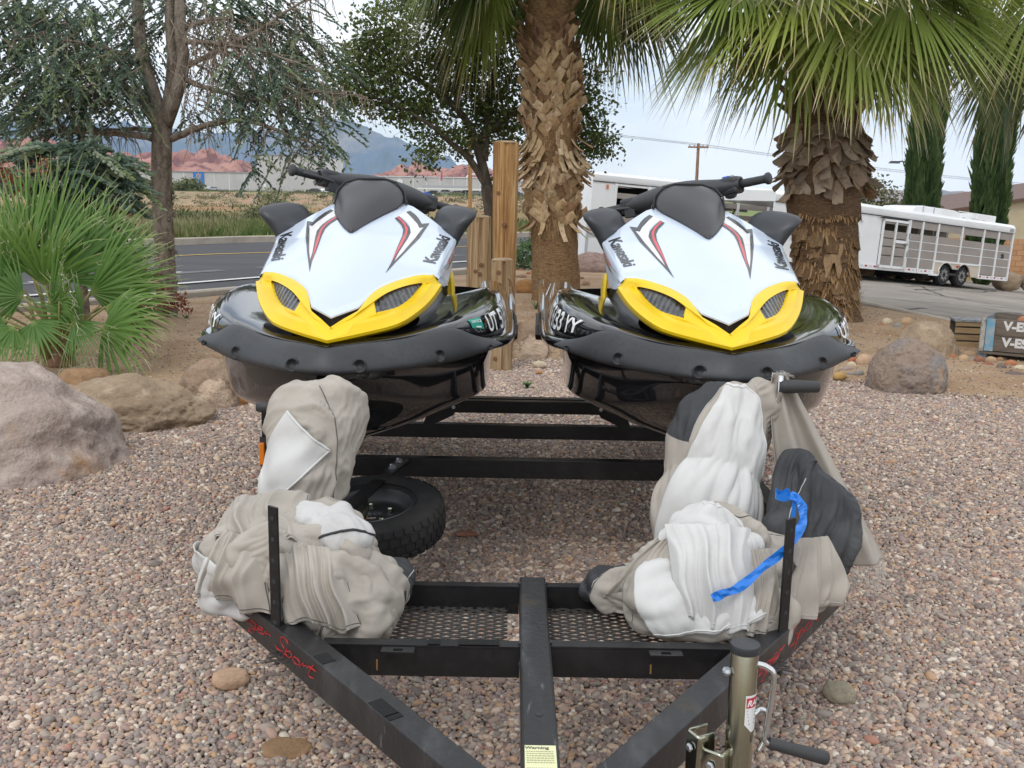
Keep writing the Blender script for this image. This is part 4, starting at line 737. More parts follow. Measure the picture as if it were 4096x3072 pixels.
SC_ = {'red': (.40, .17, .09), 'cream': (.55, .45, .33), 'grey': (.27, .245, .22), 'tan': (.45, .31, .19), 'pink': (.47, .30, .235), 'greytan': (.30, .26, .19), 'redbrown': (.27, .125, .085), 'dark': (.17, .125, .11), 'brown': (.29, .18, .10), 'tanpink': (.48, .32, .215), 'pinkgrey': (.33, .25, .22), 'yellow': (.44, .28, .11), 'orange': (.42, .22, .09), 'mauve': (.30, .21, .18), 'white': (.62, .55, .45)}
WORD = {'greytan': 'grey tan', 'redbrown': 'red brown', 'tanpink': 'pinkish tan', 'pinkgrey': 'pinkish grey'}
M_st = {k: mat('%s stone' % k, c, .85, spec=.2, layers=[(tuple(q*.72 for q in c), 8, .45, .65), (tuple(min(1, q*1.25) for q in c), 26, .55, .72)], bump=.35, bscale=50) for k, c in SC_.items()}
def rock(name, lab, cat, c, rad, m, seed, sub=5, amp=.16, ang=.4, fq=1.3, rz=0., grp=None, flat=0.):
    bm = bmesh.new(); bmesh.ops.create_icosphere(bm, subdivisions=sub, radius=1.)
    for v in bm.verts:
        p = v.co.copy(); d = 1+amp*noise.fractal(p*fq+Vector((seed*3.1, seed, 0)), .9, 2.2, 6)
        cell = noise.voronoi(p*1.15+Vector((seed, 0, seed*2)))[0]; d += ang*.28*(cell[1]-cell[0]-.3); d += (.02*noise.fractal(p*9+Vector((seed, 0, 0)), .7, 2., 4)-.035*max(0, .12-abs(noise.noise(p*2.2+Vector((0, seed, 3)))))/.12*abs(noise.noise(p*1.1)))*(1 if sub > 3 else 0)
        q = p*d
        if flat and q.z > flat: q.z = flat+(q.z-flat)*.35
        v.co = Vector((q.x*rad[0], q.y*rad[1], q.z*rad[2]))
    me = bpy.data.meshes.new(name); bm.to_mesh(me); bm.free(); me.polygons.foreach_set('use_smooth', [True]*len(me.polygons)); me.materials.append(m)
    o = bpy.data.objects.new(name, me); COL.objects.link(o); o.location = c; o.rotation_euler = (0, 0, rz); return tag(o, lab, cat, grp)
rock('boulder', 'huge pinkish grey boulder cut off by the left edge', 'boulder', (-3.02, 5.35, -.06), (.90, .66, .60), M_b1, 1, 6, .13, .45, 1.1)
rock('boulder', 'long olive brown boulder below the fan palm clump', 'boulder', (-2.56, 6.45, .02), (.57, .42, .255), M_b2, 5, 6, .15, .35, 1.2, rz=-.12)
rock('boulder', 'brown boulder with pale crust left of the first jet ski', 'boulder', (-2.14, 6.95, .04), (.215, .22, .29), M_b3, 9, 5, .15, .4, 1.3)
rock('boulder', 'small orange stone right of the pale crusted boulder', 'boulder', (-1.93, 7.05, .02), (.10, .12, .09), M_st['orange'], 3, 4)
rock('boulder', 'tan boulder between the two jet skis behind the trailer', 'boulder', (.13, 9.35, .06), (.22, .2, .28), M_b3, 14, 5, .15, .4)
rock('boulder', 'domed purple brown boulder right of the second jet ski', 'boulder', (3.22, 8.05, .06), (.33, .30, .35), M_b4, 21, 6, .10, .35, 1.1, rz=.3)
rock('boulder', 'tan grey boulder behind the domed one near the crates', 'boulder', (4.08, 9.75, .04), (.30, .28, .31), M_b2, 26, 5, .13, .35)
rock('boulder', 'low mauve boulder beside the tread plate of the stock trailer', 'boulder', (1.57, 20.45, .0), (.52, .4, .36), M_st['mauve'], 31, 5)
rock('boulder', 'orange brown rock at the left of the centre palm foot', 'boulder', (.20, 15.7, .06), (.17, .15, .14), M_st['orange'], 33, 4)
rock('boulder', 'pinkish tan rock behind the middle timber post', 'boulder', (-.86, 14.6, .05), (.22, .2, .15), M_st['tanpink'], 35, 4)
rock('boulder', 'brown rock half hidden low between the fan palms and the long boulder', 'boulder', (-3.3, 7.6, .02), (.2, .16, .12), M_st['brown'], 36, 4)
rock('flat_stone', 'smooth tan stone lying alone in the gravel at the left', 'stone', (-.853, 2.86, .018), (.057, .05, .032), M_st['tanpink'], 41, 4, .08, .1, flat=.5)
rock('flat_stone', 'flat brown stone half sunk in the gravel at the bottom edge', 'stone', (-.60, 2.50, -.002), (.072, .055, .024), M_st['brown'], 43, 4, .08, .1, flat=.4)
rock('flat_stone', 'angular grey stone in the gravel right of the crank jack', 'stone', (1.02, 2.84, .015), (.05, .06, .03), M_st['greytan'], 46, 4, .1, .5)
rock('flat_stone', 'reddish sliver of stone right of the spare wheel', 'stone', (-.19, 4.25, .012), (.05, .028, .014), M_st['redbrown'], 47, 3, .1, .4)
ST = [(4.422,11.916,.075,.028,'red'),(4.591,12.205,.071,.051,'cream'),(4.5,11.617,.061,.061,'grey'),(4.41,11.542,.055,.027,'grey'),(4.519,11.395,.054,.054,'red'),(4.81,12.134,.09,.064,'tan'),(4.502,11.152,.053,.033,'pink'),(4.378,10.954,.046,.029,'pink'),(4.539,10.319,.076,.044,'red'),(4.269,9.871,.068,.036,'pink'),(4.379,9.784,.062,.041,'greytan'),(4.218,9.492,.06,.038,'red'),(4.242,9.271,.054,.054,'tan'),(4.381,9.406,.04,.025,'grey'),(4.545,9.769,.093,.031,'tan'),(4.383,9.256,.049,.049,'redbrown'),(4.377,9.082,.057,.034,'redbrown'),(4.512,9.299,.049,.044,'tan'),(4.338,9.05,.029,.017,'cream'),(4.403,8.864,.051,.047,'dark'),(4.607,9.106,.058,.043,'red'),(4.361,8.546,.09,.036,'dark'),(4.583,8.881,.066,.037,'cream'),(4.646,9.403,.04,.03,'brown'),(4.733,9.661,.051,.02,'redbrown'),(3.838,8.738,.029,.017,'red'),(4.121,8.703,.05,.023,'pink'),(3.911,8.563,.018,.009,'cream'),(3.2,8.962,.08,.076,'tanpink'),(3.135,9.069,.048,.057,'red'),(3.053,8.864,.042,.042,'cream'),(2.954,8.693,.055,.032,'pinkgrey'),(2.774,8.32,.061,.039,'yellow'),(2.997,8.49,.045,.036,'grey'),(2.934,8.535,.036,.018,'grey'),(4.42,10.527,.044,.033,'pink'),(4.91,11.463,.054,.034,'pink'),(4.75,8.5,.06,.04,'red'),(4.85,8.75,.07,.05,'tan'),(4.95,8.3,.06,.045,'grey')]
WH_ = ['farthest from the domed boulder, beside the palm foot', 'behind the grey cobbles near the palm foot', 'upright in the cluster right of the palm foot', 'lying low in front of the upright grey one', 'between the upright grey one and the tan boulder', 'broad one beside the drive kerb', 'in front of the tan boulder, farther one', 'just behind the domed boulder', 'large rounded one leaning on the tan grey boulder', 'right behind the domed boulder, below the large red one', 'between the two crates and the tan boulder, on the line', 'rounded, in the middle of the stone line', 'upright with a dark spot, right of the rounded red one', 'small, behind the upright tan one', 'long flat slab behind the stone line', 'angular wedge right of the upright tan one', 'low long one before the wedge', 'squarish one below the crate', 'little pebble in front of the line', 'round one below the tall crate', 'big round one right of the dark round one', 'long low one nearest the camera on the line', 'pale one at the frame edge on the line', 'half hidden under the crate', 'flat one under the crate edge', 'alone on the soil right of the domed boulder', 'broken piece alone on the soil', 'tiny pale pebble alone on the soil', 'large smooth one left of the domed boulder', 'half hidden behind the large smooth one', 'angular one beside the jet ski bow', 'long one beside the jet ski bow', 'yellowish block nearest the second jet ski', 'at the left foot of the domed boulder', 'small flat one at the foot of the domed boulder', 'behind the domed boulder near the tan slab', 'beside the drive kerb in front of the broad one', 'at the frame edge, front', 'at the frame edge, behind', 'at the frame edge, lowest']
for i, (x, y, a, h, c) in enumerate(ST):
    rock('border_stone', '%s cobble %s' % (WORD.get(c, c), WH_[i]), 'stone', (x, y+h*.5, h*.55+.01), (a*1.02, a*.8, h*1.05), M_st[c], 60+i*1.7, 3, .10, .15, rz=random.uniform(-.4, .4), grp='cobbles edging the planter')
S2 = [(.142,19.924,.067,.034,'red','red cobble left in the pile behind the centre palm foot'),(.275,19.954,.053,.034,'grey','grey cobble in the pile below the green shrub'),(.349,19.386,.047,.047,'tan','tan cobble touching the left side of the centre palm'),(.134,18.373,.106,.053,'tanpink','flat pinkish tan slab before the cobble pile'),(.275,19.046,.046,.037,'red','red cobble right of the flat slab'),(.001,18.618,.031,.031,'pink','small pink cobble at the left end of the pile'),(1.215,16.913,.077,.065,'tanpink','pinkish tan cobble right of the centre palm'),(1.244,18.288,.044,.035,'tanpink','smaller tan cobble behind the one right of the centre palm'),(.23,8.365,.03,.016,'orange','small orange stone in the gravel before the tan boulder'),(.242,8.672,.063,.037,'cream','cream stone at the foot of the tan boulder'),(1.135,14.846,.107,.09,'white','whitish rock showing left of the second jet ski side cover')]
for i, (x, y, a, h, c, l) in enumerate(S2): rock('border_stone', l, 'stone', (x, y+h*.5, h*.5+.01), (a, a*.85, h), M_st[c], 120+i*1.9, 3, .1, .2, grp='cobbles by the centre palm')
for i in range(12): rock('rubble_stone', '%s rubble stone under the long stock trailer, %s' % (('reddish', 'tan', 'brown')[i % 3], ('at the palm trunk', 'below the nose panel', 'left of the escape door', 'below the wheels')[i // 3]), 'stone', (8.4+i*.33, 26.9+i*.2+(i % 2)*.2, float(G(8.4+i*.33, 27))+.1), (.22, .2, .15), M_st[('redbrown', 'tan', 'brown')[i % 3]], 150+i, 3, grp='rubble behind the stock trailer')
rock('boulder', 'grey tan boulder at the rear end of the long stock trailer', 'boulder', (14.2, 28.9, -.7), (.42, .3, .3), M_b2, 171, 4); rock('boulder', 'brown boulder behind the rear corner of the long stock trailer', 'boulder', (15.0, 29.0, -.75), (.35, .3, .28), M_b4, 173, 4)
# ---- river pebbles: nobody could count them
def pebble_field(name, lab, xy, z, s, sub, m, seed):
    r = np.random.default_rng(seed); n = len(xy); me = bpy.data.meshes.new(name); me.vertices.add(n); me.vertices.foreach_set('co', np.column_stack([xy, z]).astype(np.float32).ravel())
    for k, ty, dat in (('scl', 'FLOAT_VECTOR', (s[:, None]*np.stack([.9+.75*r.random(n), .75+.35*r.random(n), .55+.3*r.random(n)], 1)).ravel()), ('rot', 'FLOAT_VECTOR', np.stack([r.normal(size=n)*.35, r.normal(size=n)*.35, r.random(n)*6.283], 1).ravel())):
        a = me.attributes.new(k, ty, 'POINT'); a.data.foreach_set('vector', dat.astype(np.float32))
    a = me.attributes.new('pick', 'INT', 'POINT'); a.data.foreach_set('value', r.integers(0, 5, n).astype(np.int32))
    o = bpy.data.objects.new(name, me); COL.objects.link(o); tag(o, lab, None, None, 'stuff')
    g = bpy.data.node_groups.new(name, 'GeometryNodeTree'); g.interface.new_socket('Geometry', in_out='INPUT', socket_type='NodeSocketGeometry'); g.interface.new_socket('Geometry', in_out='OUTPUT', socket_type='NodeSocketGeometry')
    gi = N(g, 'NodeGroupInput'); go = N(g, 'NodeGroupOutput'); gt = N(g, 'GeometryNodeGeometryToInstance')
    for k in range(5):
        ico = N(g, 'GeometryNodeMeshIcoSphere'); ico.inputs['Radius'].default_value = .5; ico.inputs['Subdivisions'].default_value = sub
        nz = N(g, 'ShaderNodeTexNoise'); nz.noise_dimensions = '4D'; nz.inputs['Scale'].default_value = 1.6; nz.inputs['W'].default_value = 3.7*k+1; nz.inputs['Detail'].default_value = 1
        vm = N(g, 'ShaderNodeVectorMath', operation='SUBTRACT'); vm.inputs[1].default_value = (.5, .5, .5); vs = N(g, 'ShaderNodeVectorMath', operation='SCALE'); vs.inputs['Scale'].default_value = .62
        sp = N(g, 'GeometryNodeSetPosition'); ss = N(g, 'GeometryNodeSetShadeSmooth'); sM = N(g, 'GeometryNodeSetMaterial'); sM.inputs['Material'].default_value = m; l = g.links.new
        l(nz.outputs['Color'], vm.inputs[0]); l(vm.outputs['Vector'], vs.inputs[0]); l(ico.outputs['Mesh'], sp.inputs['Geometry']); l(vs.outputs['Vector'], sp.inputs['Offset']); l(sp.outputs['Geometry'], ss.inputs['Geometry']); l(ss.outputs['Geometry'], sM.inputs['Geometry']); l(sM.outputs['Geometry'], gt.inputs['Geometry'])
    ip = N(g, 'GeometryNodeInstanceOnPoints'); ip.inputs['Pick Instance'].default_value = True
    def na(nm, ty): q = N(g, 'GeometryNodeInputNamedAttribute', data_type=ty); q.inputs['Name'].default_value = nm; return q.outputs['Attribute']
    l = g.links.new; l(gi.outputs[0], ip.inputs['Points']); l(gt.outputs['Instances'], ip.inputs['Instance']); l(na('scl', 'FLOAT_VECTOR'), ip.inputs['Scale']); l(na('pick', 'INT'), ip.inputs['Instance Index'])
    er = N(g, 'FunctionNodeEulerToRotation'); l(na('rot', 'FLOAT_VECTOR'), er.inputs[0]); l(er.outputs[0], ip.inputs['Rotation']); l(ip.outputs['Instances'], go.inputs[0])
    md = o.modifiers.new('scatter', 'NODES'); md.node_group = g; return o
PEB = [(0, (0.202, 0.157, 0.137)), (0.1, (0.286, 0.207, 0.18)), (0.2, (0.339, 0.239, 0.199)), (0.3, (0.263, 0.221, 0.193)), (0.4, (0.422, 0.29, 0.225)), (0.5, (0.366, 0.299, 0.252)), (0.6, (0.498, 0.372, 0.276)), (0.69, (0.315, 0.263, 0.243)), (0.77, (0.582, 0.464, 0.367)), (0.84, (0.442, 0.285, 0.175)), (0.9, (0.348, 0.308, 0.249)), (0.95, (0.637, 0.556, 0.466)), (0.985, (0.376, 0.193, 0.143)), (1, (0.637, 0.599, 0.576))]
M_peb = mat('river pebble', (.3, .25, .2), .7, spec=.35, rnd=PEB, layers=[])
_t = M_peb.node_tree; _r = [n for n in _t.nodes if n.type == 'VALTORGB'][0]; _r.color_ramp.interpolation = 'CONSTANT'
r = np.random.default_rng(77)
def lattice(x0, x1, y0, y1, sp, seed):
    r = np.random.default_rng(seed); gx, gy = np.meshgrid(np.arange(x0, x1, sp), np.arange(y0, y1, sp*.87)); gx = gx+((np.arange(gx.shape[0]) % 2)*sp*.5)[:, None]
    return np.stack([gx.ravel(), gy.ravel()], 1)+r.uniform(-.42, .42, (gx.size, 2))*sp
def in_view(p, m_=.8): return (abs(p[:, 0]) < .56*p[:, 1]+m_)
for nm, y0, y1, sp, sub, sd in (('gravel', 1.2, 4.2, .0130, 2, 1), ('gravel', 4.2, 9.6, .0158, 1, 2)):
    p = lattice(-6, 6, y0, y1, sp, sd); p = p[in_view(p)]; d = p[:, 1]-gb(p[:, 0]); p = p[(d < .1+.22*r.normal(size=len(p)))]
    s = sp*(1.0+.42*np.exp(r.normal(size=len(p))*.45)-.25); s *= np.where(r.random(len(p)) < .10, 1.35, 1.)
    pebble_field(nm, 'bed of mixed river pebbles', p, -.010+s*.22+r.random(len(p))*.005, s, sub, M_peb, 10+sd)
p = lattice(-6, 6.4, 5, 15, .055, 5); d = p[:, 1]-gb(p[:, 0]); p = p[in_view(p, .2) & (d > -.1) & (r.random(len(p)) < .85*np.exp(-d*.16)) & (p[:, 0] < np.array([drive_x(max(9, y)) for y in p[:, 1]])-.2)]
s = .011+.012*r.random(len(p))**2; pebble_field('stray_pebbles', 'stray pebbles on the tan soil', p, soil_z(p[:, 0], p[:, 1])+s*.2, s, 1, M_peb, 33)
b = MB()                                    # dry litter on the soil
for i in range(420):
    x = r.uniform(-4.5, 5); y = gb(x)+r.random()**1.5*5; a = r.random()*6.28; l = .03+.09*r.random(); z = float(soil_z(x, y))+.008; w_ = .004+.004*r.random()
    b.add([(x-math.sin(a)*w_, y+math.cos(a)*w_, z), (x+math.sin(a)*w_, y-math.cos(a)*w_, z), (x+math.cos(a)*l+math.sin(a)*w_, y+math.sin(a)*l-math.cos(a)*w_, z+.012*r.random()), (x+math.cos(a)*l, y+math.sin(a)*l, z+.01)], [(0, 1, 2, 3)], t=[r.random()]*4)
tag(b.build('dry_litter', mat('dry litter', (.3, .2, .1), .9, attr=('t', [(0, (.14, .08, .045)), (.5, (.33, .21, .10)), (1, (.45, .36, .22))]))), 'dry leaves and twigs on the soil', None, None, 'stuff')
# ---- timber posts
M_post = mat('orange timber post', (.40, .235, .095), .8, spec=.25, layers=[((.25, .125, .045), 3.5, .42, .6, (5, 5, .35)), ((.52, .36, .18), 6, .52, .7, (6, 6, .25)), ((.15, .075, .03), 22, .62, .70, (4, 4, .12)), ((.33, .27, .20), 1.5, .55, .72, (1, 1, .5))], bump=.5, bscale=45, stretch=(3, 3, .12))
M_postg = mat('greyed timber post', (.36, .25, .135), .85, spec=.2, layers=[((.22, .13, .065), 3.5, .45, .62, (5, 5, .35)), ((.46, .36, .24), 6, .5, .68, (6, 6, .25)), ((.13, .08, .045), 22, .62, .70, (4, 4, .12))], bump=.5, bscale=45, stretch=(3, 3, .12))
M_end = mat('post end grain', (.33, .25, .16), .9, layers=[((.20, .13, .075), 14, .45, .62)])
def post(lab, x, y, h, r0, r1, m, seed, lean=0.):
    t = thing('timber_post', lab, 'post', (x, y, -.06), 'round timber posts behind the trailer'); q = random.Random(seed); b = MB(); rows = []; seg = 36; ck = [q.uniform(0, 6.28) for _ in range(4)]+[4.71+q.uniform(-.5, .5), 4.9]
    for i in range(15):
        k = i/14; row = []
        for j in range(seg):
            a = 6.283*j/seg; rr = (r0+(r1-r0)*k)*(1+.012*fbm((math.cos(a)*2, math.sin(a)*2, k*2+seed), 1, 3)); rr -= sum(.012 for c in ck if abs((a-c+3.14) % 6.283-3.14) < .09)
            row.append((rr*math.cos(a)+lean*k*h, rr*math.sin(a), k*h))
        rows.append(row)
    b.grid(rows, closed=True); b.build('shaft', m, t, smooth=True, angle=40)
    e = MB(); e.lathe([(0, .014), (r1*.7, .012), (r1*.95, .002), (r1*.98, -.01)], (lean*h, 0, h), seg=24); e.build('end_grain', M_end, t, smooth=True)
    kn = MB()
    for i in range(3): a = 4.71+q.uniform(-.6, .6); z = q.uniform(.15, .9)*h; rr = r0+(r1-r0)*z/h; kn.lathe([(.022, -.01), (.02, .004), (.012, .006), (0, .003)], (math.cos(a)*rr+lean*z, math.sin(a)*rr, z), 'Y', 9, M=Matrix.Rotation(a-4.71, 3, 'Z') @ Matrix.Rotation(math.pi, 3, 'Z'))
    kn.build('knots', mat('wood knot', (.16, .08, .035), .8) if 'wood knot' not in bpy.data.materials else bpy.data.materials['wood knot'], t)
post('tall orange timber post left of the centre palm', -.09, 9.25, 2.02, .100, .118, M_post, 1)
post('middle height greyed timber post left of the tall one', -.352, 10.0, 1.34, .125, .118, M_postg, 2)
post('short timber post in front of the tall one', -.10, 8.62, 1.01, .098, .096, M_postg, 3)
# ---- wooden crates
M_crate = mat('weathered crate board', (.15, .12, .095), .9, layers=[((.09, .07, .055), 5, .45, .62, (.4, 4, 4)), ((.22, .185, .15), 9, .54, .7, (.3, 6, 6))], bump=.3, bscale=50)
M_crateg = mat('grey blue crate board', (.24, .25, .26), .9, layers=[((.15, .15, .16), 5, .45, .62, (4, 4, .4)), ((.30, .24, .18), 7, .55, .7)], bump=.3, bscale=50)
t = thing('wooden_crate', 'tall weathered wooden crate with white V-ES lettering on legs', 'crate', (4.52, 9.6, .10), rz=-.62)
for i, (z, h) in enumerate(((.075, .145), (.232, .155))):
    f = MB().box((.62, 0, z+.0), (1.22, .022, h)).build('board', M_crate, t, bevel=.004); v, fc = text_mesh('V-ES', .115, .006); v = np.stack([v[:, 0]+.20, 0*v[:, 0]-.0135, v[:, 1]+z-.02], 1); MB().add(v, fc).build('lettering', mat('chalk white stencil', (.62, .62, .60), .9) if 'chalk white stencil' not in bpy.data.materials else bpy.data.materials['chalk white stencil'], f)
    MB().box((.0, .30, z), (.022, .58, h)).build('side_board', M_crateg, t, bevel=.004); MB().box((.62, .61, z), (1.22, .022, h)).build('back_board', M_crate, t); MB().box((1.24, .30, z), (.022, .58, h)).build('side_board', M_crateg, t)
MB().box((.085, -.016, .155), (.075, .012, .31)).build('corner_strap', mat('blue corner paint', (.10, .30, .45), .8, layers=[((.34, .36, .36), 6, .45, .6)]), t)
MB().box((.022, -.018, .155), (.04, .012, .32)).build('corner_batten', mat('galvanised batten', (.38, .37, .33), .7, layers=[((.2, .18, .14), 20, .5, .65)]), t)
MB().box((.62, .3, .0), (1.2, .56, .02)).build('floor', M_crate, t); 
for x in (.03, .62, 1.2): MB().box((x, .05, -.06), (.08, .09, .10)).build('foot', mat('grey blue foot', (.17, .21, .25), .8) if 'grey blue foot' not in bpy.data.materials else bpy.data.materials['grey blue foot'], t)
MB().box((.62, -.004, -.018), (1.22, .03, .022)).build('lower_slat', M_crate, t)
rock('crate_stone', 'red stone lying inside the tall crate', 'stone', (4.95, 9.62, .38), (.08, .07, .06), M_st['red'], 181, 3); rock('crate_stone', 'tan stone lying inside the tall crate', 'stone', (5.08, 9.5, .37), (.07, .07, .06), M_st['tan'], 182, 3)
t = thing('wooden_crate', 'low slatted wooden crate left behind the tall one', 'crate', (4.58, 10.25, .02), rz=-.2)
for i in range(4): MB().box((.15, 0, .04+.072*i), (.34, .02, .052)).build('slat', mat('tan slat', (.33, .23, .12), .9, layers=[((.2, .13, .07), 6, .45, .65, (.4, 4, 4))]) if 'tan slat' not in bpy.data.materials else bpy.data.materials['tan slat'], t)
MB().box((.005, .012, .15), (.035, .02, .3)).build('batten', M_crate, t); MB().box((.3, .012, .15), (.035, .02, .3)).build('batten', M_crate, t); MB().box((.15, .25, .15), (.34, .02, .28)).build('back_board', M_crate, t); MB().box((.15, .12, .285), (.36, .28, .02)).build('lid_board', M_crateg, t)
# ================================================================ STOCK TRAILERS
M_tw = mat('white trailer paint', (.74, .75, .76), .35, spec=.5, coat=.2, layers=[((.66, .66, .65), .8, .5, .7)])
M_tp = mat('taupe trailer plank', (.285, .25, .225), .55, layers=[((.255, .222, .20), 1.5, .45, .65)])
M_alu = mat('aluminium tread plate', (.55, .56, .56), .35, metal=.9, bump=.9, bscale=120)
M_tdark = mat('dark trailer interior', (.035, .033, .03), .8)
M_rub = mat('black rubber seal', (.03, .03, .032), .7)
M_red = mat('red reflector', (.50, .02, .03), .35); M_refw = mat('silver reflector', (.55, .57, .6), .35)
M_fend = mat('tan fender', (.52, .45, .36), .4, coat=.2)
M_rimb = mat('black alloy wheel', (.02, .02, .022), .3, coat=.3); M_chr = mat('machined alloy', (.6, .61, .63), .3, metal=.9)
def frame_empty(name, lab, cat, o_, xdir, grp):
    t = thing(name, lab, cat, (0, 0, 0), grp); x = Vector(xdir).normalized(); z = Vector((0, 0, 1)); y = z.cross(x).normalized(); z = x.cross(y); t.matrix_world = Matrix.Translation(Vector(o_)) @ Matrix((x, y, z)).transposed().to_4x4(); return t
def wheel(parent, c, r, w_):
    ty = MB(); ty.lathe([(r*.62, -w_*.42), (r*.66, -w_*.5), (r*.90, -w_*.5), (r*.98, -w_*.36), (r, -w_*.15), (r, w_*.15), (r*.98, w_*.36), (r*.9, w_*.5), (r*.62, w_*.42)], axis='Y', seg=28); o = ty.build('wheel', M_tyre, parent, smooth=True, loc=c, angle=50)
    b = MB(); b.lathe([(r*.60, -w_*.40), (r*.63, -w_*.5), (r*.60, -w_*.48), (r*.55, -w_*.28), (r*.18, -w_*.30), (r*.14, -w_*.42), (0, -w_*.44)], axis='Y', seg=28); b.build('rim', M_rimb, o, smooth=True)
    s_ = MB()
    for k in range(8):
        a = 6.283*k/8; M_ = Matrix.Rotation(a, 3, 'Y')
        for dx in (-.05, .05): s_.box(M_ @ Vector((dx*r*1.3, -w_*.46, r*.40)), (r*.06, .03, r*.30), M=M_)
    s_.build('spokes', M_chr, o); return o
# ---- long trailer on the right
o_ = Vector((8.28, 24.5, -.107)); dx = Vector((5.4, 3.5, -.53)); LN = dx.length+.12; HB = 1.56; W = 2.0
TR = frame_empty('stock_trailer', 'long white stock trailer with taupe slatted sides and tandem black wheels', 'trailer', o_, dx, 'stock trailers')
X0 = -3.0                                    # nose runs on behind the palm trunk
def plank(x0, x1, z0, z1, y=0., m=M_tp, nm='plank', th=.03): return MB().box(((x0+x1)/2, y+th/2, (z0+z1)/2), (x1-x0, th, z1-z0)).build(nm, m, TR)
b = MB(); prof = [(0, HB-.24), (-.015, HB-.20), (-.01, HB-.08), (.06, HB-.02), (.16, HB), (W-.16, HB), (W-.06, HB-.02), (W+.01, HB-.08), (W+.015, HB-.2), (W, HB-.24)]
b.prism(prof, X0, LN+.03, plane='YZ'); b.build('roof', M_tw, TR, smooth=True, angle=35)
MB().box(((X0+LN)/2, -.012, HB-.245), (LN-X0, .02, .018)).build('roof_seal', M_rub, TR)
plank(X0, .12*LN, .10, HB-.25, m=M_tw, nm='nose_panel', th=.04)
MB().box(((X0+LN)/2, W/2, .05), (LN-X0, W-.02, .06)).build('floor', M_tdark, TR)
plank(X0, .52*LN, -.0, .12, -.015, M_tw, 'lower_rail', .06); plank(.78*LN, LN, -.0, .10, -.015, M_tw, 'lower_rail', .06)
P_ = [.295, .375, .475, .635, .785, .89, .995]; bays = [(.30, .375), (.375, .475), (.475, .635), (.635, .785), (.785, .89), (.89, .99)]
for f in P_:
    z0 = .36 if f in (.635,) else .02
    plank(f*LN-.025, f*LN+.025, z0, HB-.25, -.03, M_tw, 'upright', .05)
ZR = [(HB-.25-.20, HB-.25), (.80, .985), (.595, .79), (.375, .585), (.11, .365)]
for (a, c) in bays:
    low = .36 if c in (.635, .785) else .11
    for i, (z0, z1) in enumerate(ZR):
        if low > .3 and i == 4: z0, z1 = .365, .37
        if low > .3 and i == 4: continue
        plank(a*LN, c*LN, z0+.008, z1-.008)
    for z in (.795, .59, .37): plank(a*LN, c*LN, z-.008, z+.008, -.004, M_tw, 'plank_trim', .012)
    for i, (z0, z1) in enumerate(ZR[1:]): plank(a*LN, c*LN, z0, z1, W-.04, M_tp, 'far_plank')
    plank(a*LN, c*LN, ZR[0][0], ZR[0][1], W-.04, M_tp, 'far_plank')
    plank(c*LN-.1, c*LN-.05, .1, HB-.25, W-.05, M_tw, 'far_upright')
plank(.475*LN, .785*LN, .33, .375, -.035, M_tw, 'fender_rail', .05)
# escape door
d = MB(); x0, x1 = .125*LN, .285*LN
for (a, c, z0, z1) in ((x0, x0+.05, .06, HB-.30), (x1-.05, x1, .06, HB-.30), (x0, x1, HB-.36, HB-.30), (x0, x1, .06, .13), ((x0+x1)/2-.025, (x0+x1)/2+.025, .13, HB-.36), ((x0+x1)/2, x1, .70, .77)): d.box(((a+c)/2, -.045, (z0+z1)/2), (c-a, .04, z1-z0))
do = d.build('door', M_tw, TR)
for (z0, z1) in ((HB-.42, HB-.36), (.80, .985), (.595, .79), (.375, .585), (.13, .365)): MB().box(((x0+x1)/2, -.028, (z0+z1)/2), (x1-x0-.06, .02, z1-z0-.014)).build('plank', M_tp, do)
MB().box((x1-.08, -.08, .69), (.12, .03, .04)).build('latch', mat('grey latch', (.35, .36, .38), .4, metal=.7), do); MB().box((x0+.12, -.06, HB-.285), (.5, .03, .02)).build('drip_rail', M_rub, TR)
plank(.285*LN, .295*LN, .06, HB-.25, -.01, M_tw, 'door_jamb', .04); plank(.12*LN, .125*LN, .06, HB-.25, -.01, M_tw, 'door_jamb', .04)
for i, z in enumerate((.45, .9)): MB().box((x1+.03, -.075, z), (.05, .03, .14)).build('hinge', bpy.data.materials['grey latch'], TR)
k = 0
for f in np.arange(-.30, .50, .026):
    if k % 2 == 0 or True: MB().box((f*LN, -.0185, .075), (.085, .006, .04)).build('reflector', M_red if k % 2 == 0 else M_refw, TR); k += 1
k = 0
for f in np.arange(.80, .985, .026): MB().box((f*LN, -.0185, .06), (.085, .006, .04)).build('reflector', M_red if k % 2 == 0 else M_refw, TR); k += 1
MB().box((LN+.01, -.02, .30), (.03, .02, .09)).build('side_marker', M_red, TR); MB().box((.63*LN, -.055, .27), (.10, .03, .035)).build('side_marker', M_red, TR); MB().box((LN-.14, -.02, HB-.16), (.17, .01, .08)).build('roof_light', mat('grey lamp lens', (.3, .32, .34), .2), TR)
em = MB(); em.lathe([(0, 0), (.085, 0), (.085, .006), (0, .006)], (.94*LN, -.003, .66), 'Y', 16); em.build('horse_emblem', M_rub, TR); MB().box((.915*LN, -.006, .655), (.2, .004, .035)).build('emblem_lettering', bpy.data.materials['grey latch'], TR)
